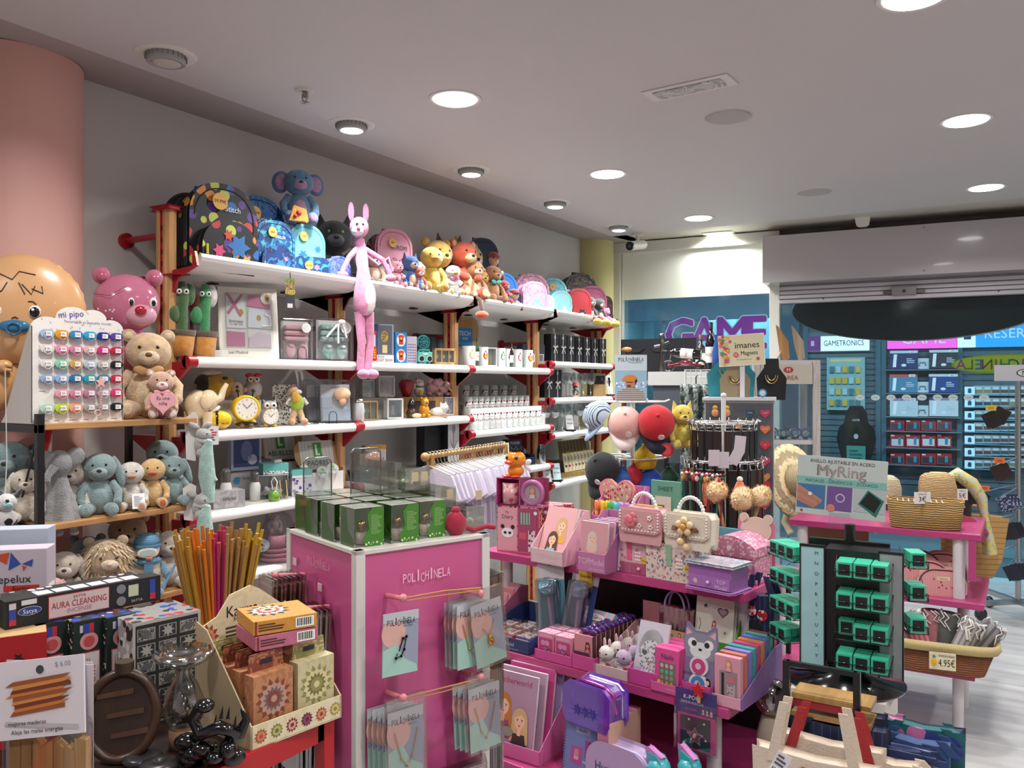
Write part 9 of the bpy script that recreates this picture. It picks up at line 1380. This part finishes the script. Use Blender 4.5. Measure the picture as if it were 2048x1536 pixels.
# ================================================================ hat rack, belt rack, magnet stand
hp=ad(1265,805,4.2);t=thing('hat_rack','white revolving cap rack with two wire rings','rack',(hp.x,hp.y,0),0);m=MB();m.cyl((0,0,.02),(0,0,hp.z+.05),.013,'c8c8c4|s');m.build('pole',t);m=MB();m.cyl((0,0,0),(0,0,.02),.2,'c8c8c4',n=30);m.build('base',t)
for z in (hp.z,hp.z-.28):
 m=MB();m.tube([(.17*math.cos(q*PI/12),.17*math.sin(q*PI/12),z) for q in range(24)],.004,'d0d0cc|s',6,True)
 for q in range(8):a=q*PI/4;m.tube([(0,0,z),(.17*math.cos(a),.17*math.sin(a),z),(.2*math.cos(a),.2*math.sin(a),z+.01)],.003,'d0d0cc|s',5)
 m.build('wire_ring',t)
hz_=fc(hp);t=thing('photo_sign','POLICHINELA sign showing a person in an orange cap and striped jersey by the sea','sign',(hp.x,hp.y-.02,hp.z+.001),hz_);w,h=.16,.235;m=MB();m.bx(-w/2,w/2,0,.003,0,h,'8fb0c8');m.rec(-w/2,w/2,h*.66,h,-.0005,'b8ccd4');logo(m,0,h*.9,.02,-.001,'20242a',w*.8);m.tx('COMPLEMENTOS',w*.15,h*.83,.006,-.001,'3a3a40');m.rec(-w/2,w/2,h*.3,h*.42,-.0007,'9cb8d0|p|90|e0e8f0,6a92b4')
m.flat([(-w*.48,0),(-w*.42,h*.2),(-w*.12,h*.3),(w*.12,h*.3),(w*.4,h*.2),(w*.46,0)],-.001,'c8c0b8|l|Z|.010|30384a|.55');m.dsc(-w*.02,h*.4,w*.15,-.0015,'b07a5c',h*.13);m.dsc(w*.1,h*.44,w*.1,-.0013,'2a1c18',h*.08);m.dsc(-w*.02,h*.5,w*.2,-.002,'c87a2c',h*.07);m.flat([(-w*.28,h*.44),(-w*.26,h*.5),(.0,h*.5),(0,h*.46)],-.0022,'c87a2c');m.rec(-w*.14,w*.06,h*.405,h*.42,-.0025,'3a1c1c');m.dsc(-w*.06,h*.33,w*.07,-.0018,'5a3a2c',h*.03);m.build('board',t)
def cap(lb,px,py,d,s,c,bc,rz=0,tilt=.9):
 p=ad(px,py,d);t=thing('cap',lb,'cap',p,fc(p)+rz,'caps on the rack');t.rotation_euler[0]=tilt;m=MB();m.lathe([(s,0),(s*.98,s*.35),(s*.8,s*.75),(s*.4,s*1.02),(0,s*1.08)],c,n=28);m.build('crown',t);m=MB();P=[(s*.95*math.cos(a),s*.95*math.sin(a)) for a in [PI+.35+(PI-.7)*k/12 for k in range(13)]];Q=[(x*1.0,y-s*.75*math.sin(PI*k/12)) for k,(x,y) in enumerate(P)];vs=[(x,y,0) for x,y in P]+[(x,y,-s*.15) for x,y in Q];m.add(vs,[(k,k+1,14+k,13+k) for k in range(12)],bc,True);o=m.build('visor',t);o.modifiers.new('s','SOLIDIFY').thickness=.004
 m=MB();m.T=Tm((s*.2,-s*.93,s*.4),0,-.3);m.prism([(.016*math.cos(q*PI/8),.016*math.sin(q*PI/8)) for q in range(16)],-.004,0,'d8d4d0');m.build('round_tag',t);m=MB();m.ell((0,0,s*1.1),s*.09,c);m.build('button',t)
cap('pale blue striped cap at the left of the rack',1200,838,4.1,.08,'a8b8c8|l|X|.012|2a3440|.7','8aa0c0|c',-1.2);cap('pale pink cap with a round white tag',1250,852,4.05,.085,'d0a49c|c','cfc0bc|c');cap('red cap with a dark navy visor',1312,850,4.0,.09,'b01c28|c','14182c|c',.1,1.1);cap('black cap on the lower ring',1208,945,4.1,.09,'15161a|c','101114|c',-.6)
for px,py,c,lb,s in ((1243,950,'24488a|c','blue drawstring bag hanging on the lower ring',.07),(1268,940,'a81c2c|c','red drawstring bag beside the blue one',.05),(1302,955,'1c4ca8|c','bright blue bag on the lower ring',.08),(1338,950,'1c4a34|c','dark green cap-like bag at the right of the lower ring',.06),(1290,905,'c8a818|c','yellow bag with black marks below the red cap',.06)):m=MB();m.lathe([(0,-s*1.5),(s*.8,-s*1.4),(s,-s*.8),(s*.75,0),(s*.2,s*.5),(s*.3,s*.6),(0,s*.62)],c,n=20);m.tube([(0,0,s*.5),(0,-.01,s*.95)],.004,c,5);one('drawstring_bag',lb,'bag',m,ad(px,py,4.1),0,'bags on the cap rack')
plush('teddy_bear','yellow plush animal hanging right of the red cap',ad(1364,898,4.0),R_(35),.23,'d0b82c|f','d8c850|f','cat',nose='2a1c10')
m=MB();m.prism([(.034*math.cos(q*PI/12),.034*math.sin(q*PI/12)) for q in range(24)],0,.008,'b82a30');m.dsc(0,0,.024,-.001,'c8484c');one('round_tag','plain round red tag below the yellow plush','tag',m,ad(1333,902,3.95),R_(30))
bp_=ad(1447,845,3.9);t=thing('belt_rack','white pole rack with two rings crowded with belts','rack',(bp_.x,bp_.y,0),0);m=MB();m.cyl((0,0,.02),(0,0,1.54),.011,'c8c8c8|s');m.ell((0,0,1.545),.014,'c8c8c8|s');m.build('pole',t);m=MB();m.cyl((0,0,0),(0,0,.02),.18,'c8c8c8',n=30);m.build('base',t)
for r_,z in ((.14,1.42),(.17,1.245)):m=MB();m.tube([(r_*math.cos(q*PI/14),r_*math.sin(q*PI/14),z) for q in range(28)],.005,'c4c4c4|m',6,True);[m.tube([(0,0,z),(r_*math.cos(q),r_*math.sin(q),z)],.003,'c4c4c4|m',4) for q in (0,1.57,3.14,4.71)];m.build('ring',t)
b0={};bcol=['1a1614','2a1c18','17181a','1c1c20','34221a','7a4826','201a18']
for r in range(2):
 for i in range(22):
  a=i*2*PI/22+.1*r;r_,z,L=((.15,1.415,.17),(.18,1.24,.62))[r];ci=5 if (r and 12 <= i <= 14) else (i*3+r) % 5;lb='%s leather belt, %s around the %s ring' % ('tan' if ci == 5 else 'dark',ORD[i],('upper','lower')[r]);loc=(bp_.x+r_*math.cos(a),bp_.y+r_*math.sin(a),z)
  if (ci,r) in b0:dup(b0[(ci,r)],loc,a+PI/2,lb);continue
  t=b0[(ci,r)]=thing('belt',lb,'belt',loc,a+PI/2,'belts on the rack');m=MB();m.bx(-.016,.016,-.003,.003,-L,-.03,bcol[ci]+'|s');m.build('strap',t,bev=.001);m=MB();m.tube([(-.018,0,-.03),(-.018,0,0),(.018,0,0),(.018,0,-.03)],.003,'b8b4b0|m',5,True);m.tube([(0,0,0),(0,-.01,.02),(0,-.02,.01)],.002,'b8b4b0|m',5);m.build('buckle',t)
for i,(px,py) in enumerate(((1428,918),(1447,922),(1472,915),(1480,890))):m=MB();m.bx(-.024,.024,0,.001,-.036,.036,'b8b0b8');o=one('belt_tag','plain white belt label, %s from the left' % ORD[i],'tag',m,ad(px,py,3.66),R_(25));o.rotation_euler[1]=(0,0,.5,.1)[i]
mg=ad(1478,797,4.3);mz=fc(mg)-R_(2);mw=.35;t=thing('magnet_stand','white panel stand with columns of heart magnets','display stand',(mg.x,mg.y,0),mz);m=MB();m.bx(-mw/2,mw/2,0,.3,0,mg.z-.015,'b4b4b8|s');m.bx(-mw/2-.01,mw/2+.01,-.02,.32,mg.z-.015,mg.z,'c8c8cc|s');m.build('panel',t);m=MB();m.bx(-.17,.17,-.006,-.003,.6,1.5,'d8dce0|t|.08');m.build('clear_pockets',t)
hc_=['b03858','c86a48','c03040','b83a60','b87848','b0304a','a82850']
for c in range(2):
 for r in range(7):
  m=MB();k=hc_[r] if c else '2a4a58';m.prism(heartP(0,0,.025) if r < 5 else arch(.044,.06,.012),-.008,0,k+'|s');m.tx(('LOVE','AMOR','TE','YO')[r % 4],0,.002,.007,-.009,'e0c0b8');one('fridge_magnet','%s magnet, %s from the top of the stand' % (('dark blue heart','coloured')[c],ORD[r]),'magnet',m,FR(Vector((mg.x,mg.y,mg.z-.08-r*.082)),mz,(.055+c*.075,-.0065,0)),mz,'magnets on the white stand',bev=.002)
for i in range(3):m=MB();m.ell((0,0,0),(.018,.01,.022),'c88a60|s');m.ell((0,0,.028),(.014,.01,.012),'c8a030|s');one('figure_magnet','tan and yellow figure magnet, %s on the left of the stand' % ORD[i],'magnet',m,FR(Vector((mg.x,mg.y,mg.z-.05-.07*(i == 2))),mz,(-.12+.06*i,-.012,-.03)),mz,'figure magnets')
t=thing('magnet_sign','cream sign reading imanes Magnets on a white post','sign',(mg.x,mg.y+.06,mg.z+.001),mz-R_(4));m=MB();m.bx(-.012,.012,-.004,.004,0,.17,'c8c8cc|s');m.build('post',t);m=MB();m.T=Tm((0,0,.165),0,0,R_(-3));w,h=.235,.165;m.bx(-w/2,w/2,-.01,-.004,0,h,'d8d8d0');m.rec(-w*.48,w*.48,h*.03,h*.97,-.0105,'d0c8a8');rr=random.Random(3)
for i in range(22):m.star(-w*.46+rr.uniform(0,.3)*w*(1-.6*(i/22)),h*(.95-.9*i/22),rr.uniform(.008,.016),-.011-.0002*i,['c83a48','d8b030','d87838','4a8a78','b85080'][i % 5],5,.5,rr.random()*3)
m.tx('imanes',w*.13,h*.66,.034,-.012,'15171a',w*.52);m.tx('Magnets',w*.17,h*.4,.022,-.012,'15171a',w*.36);m.dsc(-w*.12,h*.36,.013,-.016,'c85058');m.tx('3€',-w*.12,h*.36,.011,-.017,'e8dcd0');m.tx('www.giftsandmore.com',w*.05,h*.2,.006,-.012,'4a4a48');m.star(w*.35,h*.2,.014,-.012,'c83a48',6);m.build('board',t)
ZM=mg.z+.001
def bust(lb,px,dx,w,h,c,neck=True):p=ad(px,797,4.3+dx);m=MB();m.prism([(-w*.5,0),(w*.5,0),(w*.55,h*.5),(w*.2,h*.8),(w*.18,h),(-w*.18,h),(-w*.2,h*.8),(-w*.55,h*.5)],0,.05,c);t=thing('necklace_bust',lb,'bust',(p.x,p.y,ZM),fc(p));m.build('bust_body',t,bev=.018,seg=3);m=MB();[m.tube([(w*k*math.sin(a),-.004,h*.62-h*.4*k*2*math.cos(a)*1) for a in [PI*q/8-PI/2 for q in range(9)]],.004,'c0a878|m',5) for k in (.2,.3)];m.build('necklace',t)
bust('tall teal necklace bust behind the magnet sign',1462,.2,.2,.24,'2a7f8c|c');bust('beige cloth necklace bust in front of the teal one',1470,.08,.11,.18,'8a7c62|c');bust('black necklace bust with gold link chain',1543,.22,.11,.19,'121315|c')
m=MB();m.T=Tm((0,0,.022));m.prism([(.022*math.cos(q*PI/12),.022*math.sin(q*PI/12)) for q in range(24)],0,.006,'3a7aa8');m.dsc(0,0,.015,-.001,'b8c8d0');one('round_badge','round blue and white badge on the magnet stand top','badge',m,ad(1525,797,4.24)+Vector((0,0,.001)),mz)
# ---- white cabinet with watches
cb=ad(1632,1100,5.9);cz=fc(cb)+R_(18);t=thing('watch_cabinet','whitewashed wood and glass cabinet with a watch maker sign','display cabinet',(cb.x,cb.y,0),cz);WW='b8b0ac|w|60,60,4';CZ=1.77
for x in (0,-.42):
 for y in (0,.3):m=MB();m.bx(x-.025,x+.025,y-.02,y+.02,0,CZ,WW);m.build('post',t)
for z in (.45,.85,1.2,CZ):m=MB();m.bx(-.44,.02,-.01,.31,z-.03,z,'b8b4b4|s');m.build('shelf',t)
m=MB();m.bx(-.4,-.02,.0,.004,.03,1.74,'c8dce4|t|.06');m.build('glass_front',t);m=MB();m.bx(-.4,-.03,-.02,-.005,1.6,1.74,'b0a89c');m.tx('MAREA',-.2,1.645,.032,-.021,'8a2a24');m.dsc(-.2,1.7,.035,-.021,'9a2a24',.022);m.tx('M',-.2,1.7,.026,-.022,'d8d0c8');m.build('sign_panel',t)
rr=random.Random(6)
for s_,z in ((0,1.2),(1,.85)):
 for i in range(9):
  m=MB();c=rr.choice(['9a9aa0|m','2a2a2e|s','5a4a8a|s','b8b8c0|m']);m.tube([(.03*math.cos(q*PI/7),0,.045+.03*math.sin(q*PI/7)) for q in range(14)],.007,c,6,True);m.cyl((0,-.03,.045),(0,-.04,.045),.016,'d8d8dc|s');m.bx(-.012,.012,-.02,.02,0,.018,'1a1a1c');one('wrist_watch','wrist watch on its holder, %s on the %s cabinet shelf' % (ORD[i],('upper','lower')[s_]),'watch',m,FR(Vector((cb.x,cb.y,z+.0008)),cz,(-.38+.042*i,.1+.07*(i % 2),0)),cz,'watches in the cabinet')
t=thing('wood_sculpture','two leaf shaped driftwood sculptures on the white cabinet','sculpture',FR(Vector((cb.x,cb.y,CZ+.001)),cz,(-.12,.15,0)),cz)
for x,c in ((-.06,'a87c4c|w'),(.05,'9a8874|w')):m=MB();m.prism([(x,0),(x+.03,.02),(x+.02,.14),(x-.05,.24),(x-.03,.1)],-.01,.01,c);m.build('leaf',t,bev=.006)
m=MB();m.cyl((-.12,0,0),(-.05,0,.12),.006,'a87c4c|w');m.build('prop',t)
# ---- window display table with bottle holder
wt=ad(1370,745,5.4);wz=FA;t=thing('window_table','white display counter behind the cap rack with bottles on top','counter',(wt.x,wt.y,0),wz);m=MB();m.bx(-.25,.2,0,.3,wt.z-.09,wt.z,'c0c0c0|s');m.build('counter_top',t);m=MB();m.bx(-.22,.17,.02,.28,0,wt.z-.09,'4a5058');m.build('counter_body',t)
for i in range(3):carton('gift_mug_box','dark gift carton with a white lid, %s below the white counter' % ORD[i],'box',ad(1310+i*22,900,5.2)*Vector((1,1,0)),wz,.12,.1,1.35-.25*i,'1c2228')
t=thing('bottle_holder','metal motorcycle shaped holder carrying a wine bottle','bottle holder',Vector((wt.x-.03,wt.y+.1,wt.z+.001)),wz);m=MB();[m.tube([(x+.035*math.cos(q*PI/8),0,.036+.035*math.sin(q*PI/8)) for q in range(16)],.008,'5a5458|m',6,True) for x in (-.12,.1)];m.tube([(-.12,0,.036),(-.05,0,.05),(.05,0,.05),(.1,0,.036)],.012,'6a3038|m',8);m.tube([(-.12,0,.036),(-.1,0,.13)],.006,'b0b0b0|m',6);m.ell((.0,0,.06),(.05,.03,.02),'7a2a34|g');m.build('frame',t)
t=bottle('wine_bottle','dark wine bottle lying on the motorcycle holder',Vector((wt.x+.07,wt.y+.1,wt.z+.11)),.26,.033,'15100f|g',rz=wz);t.rotation_euler[1]=R_(-84)
bottle('wine_bottle','dark wine bottle standing upright behind the holder',Vector((wt.x+.1,wt.y+.22,wt.z+.001)),.33,.036,'120e10|g',rz=wz);bottle('wine_bottle','shorter bottle with a bronze top behind the holder',Vector((wt.x+.02,wt.y+.25,wt.z+.001)),.25,.034,'3a3430|g',rz=wz,cap='6a5a44')
m=MB();m.tube([(0,0,0),(0,0,.1),(.01,0,.16),(0,0,.22)],[.03,.015,.022,.012],'6a6864|m',9);m.ell((0,0,.24),.02,'6a6864|m',jit=.1);m.tube([(-.05,0,.17),(0,0,.18),(.05,0,.2)],.01,'6a6864|m',6);one('metal_figure','grey metal figurine on the white counter','figurine',m,Vector((wt.x-.2,wt.y+.1,wt.z+.001)),wz)
t=thing('blue_vase','blue cloth bag beside the wine bottle','bag',Vector((wt.x+.17,wt.y+.15,wt.z+.001)),0);m=MB();m.lathe([(0,0),(.035,0),(.04,.12),(.02,.2),(.03,.24)],'1f4a8a|c',n=14);m.build('cloth_body',t)
p=ad(1318,730,6.2);m=MB();m.bx(-.3,.28,0,.06,-.12,.19,'2a2c30|s');[m.prism([(x,.12),(x+.04,.09),(x+.1,.09),(x+.14,.12)],-.012,0,'1c1e22') for x in (-.25,-.07,.1)];m.bx(-.05,.05,.01,.05,-p.z+.0,-.12,'2a2c30');one('screen_back','wide black back of a screen in the display window','screen',m,p,wz)
t=thing('giraffe_figure','small wooden giraffe head figure by the display window','figurine',ad(1248,735,5.9),wz);m=MB();m.tube([(0,0,-1.724),(0,0,0),(.005,0,.1)],[.02,.018,.014],'4a3420|w',8);m.ell((.02,0,.12),(.04,.018,.018),'a87030|w');m.build('body',t)
t=thing('wire_grid','white wire grid panel behind the magnet stand','grid panel',ad(1418,840,5.0),mz);m=MB()
for i in range(10):m.cyl((-.14+i*.031,0,-.1),(-.14+i*.031,0,.3),.0025,'c8ccc8|s',n=5);m.cyl((-.14,0,-.1+i*.044),(.14,0,-.1+i*.044),.0025,'c8ccc8|s',n=5)
m.build('grid',t);m=MB();[m.cyl((x,0,-1.38),(x,0,.3),.006,'c8ccc8|s',n=8) for x in (-.14,.14)];m.build('leg',t)
t=thing('hanging_sarong','long grey cloth with dark leaf pattern hanging from a hook','cloth',ad(1392,770,4.75),mz);m=MB();vs=[]
for i in range(9):
 for j in range(18):x=-.09+j*.0106;vs.append((x,.02*math.sin(j*1.3)+.005*i,-.09*i))
m.add(vs,[(i*18+j,i*18+j+1,(i+1)*18+j+1,(i+1)*18+j) for i in range(8) for j in range(17)],'8c9490|q|8|3a4a46,8c9490',True);o=m.build('cloth',t);o.modifiers.new('s','SOLIDIFY').thickness=.004;m=MB();m.tube([(0,0,0),(0,0,.04),(.01,0,.05)],.004,'22262a|s',6);m.build('hook',t)
# ---- wallet rack at the far right
wp=ad(2036,1230,5.65);t=thing('wallet_rack','chrome rack on castors at the right edge, hung with wallets','rack',(wp.x,wp.y,0),0);CH='a8acb0|m';wr=t;m=MB();m.cyl((0,0,.1),(0,0,1.62),.018,CH);m.build('pole',t)
for q in range(4):a=q*PI/2+.7;m=MB();m.bx(-.02,.3,-.02,.02,.1,.13,CH);o=m.build('foot',t,rz=a);m=MB();m.lathe([(0,-.012),(.04,-.012),(.04,.012),(0,.012)],'2a2c30|s',n=18);o=m.build('castor',t,(.28*math.cos(a),.28*math.sin(a),.042),a);o.rotation_euler[0]=PI/2
wz2=fc(wp);k=0;m=MB();m.bx(-.14,.1,-.01,.0,0,.11,'9a9aa0|s');m.dsc(.06,.055,.07,-.011,'15161a',.03);m.dsc(.06,.055,.062,-.012,'a8a8ac',.025);m.tx('M',.04,.055,.035,-.013,'15161a');one('rack_header','grey header plate with a black oval on top of the wallet rack','sign',m,(wp.x,wp.y,1.6205),wz2)
for i,(px,py,c,n,lb) in enumerate(((1975,845,'1a1a1c|s',2,'black wallets, highest'),(2010,838,'201c1a|s',1,'dark brown wallet, highest right'),(1992,950,'2c201e|s',2,'dark brown wallets below the upper orange tag'),(1962,1005,'1c1e24|s',2,'black wallets at the middle arm'),(2004,1012,'1f2a4a|p|90|8a90a8',3,'navy printed purses at the middle arm'),(1965,1065,'161c2c|s',2,'dark navy wallets, lower left'),(2012,1068,'141822|s',3,'black wallets, lower right'),(1975,1130,'101216|s',2,'black wallets on the lowest left arm'),(2018,1150,'131a2c|s',3,'dark blue wallets on the lowest right arm'))):
 p=ad(px,py,5.45);z=p.z+.06;m=MB();q=Vector((wp.x-p.x,wp.y-p.y,0));m.tube([(0,0,0),tuple(q+Vector((0,0,.03)))],.004,CH,6);m.build('arm',wr,(p.x-wp.x,p.y-wp.y,z))
 for j in range(n):m=MB();m.bx(-.045,.045,0,.012,-.1,0,c);o=one('wallet','%s, %s on its arm' % (lb,ORD[j]),'wallet',m,(p.x+.02*j,p.y+.015*j,z),wz2,'hanging wallets',bev=.003);o.rotation_euler[1]=.5 if i % 2 else -.45
 if i in (0,2,3,5):m=MB();m.bx(-.03,.03,0,.002,0,.035,'c8602c' if i else 'b8a02c');m.tx('25%',0,.018,.014,-.001,'3a1c10');one('price_tag','small orange price tag above the %s' % lb,'price tag',m,(p.x+.02,p.y-.01,z+.012),wz2,'orange price tags')
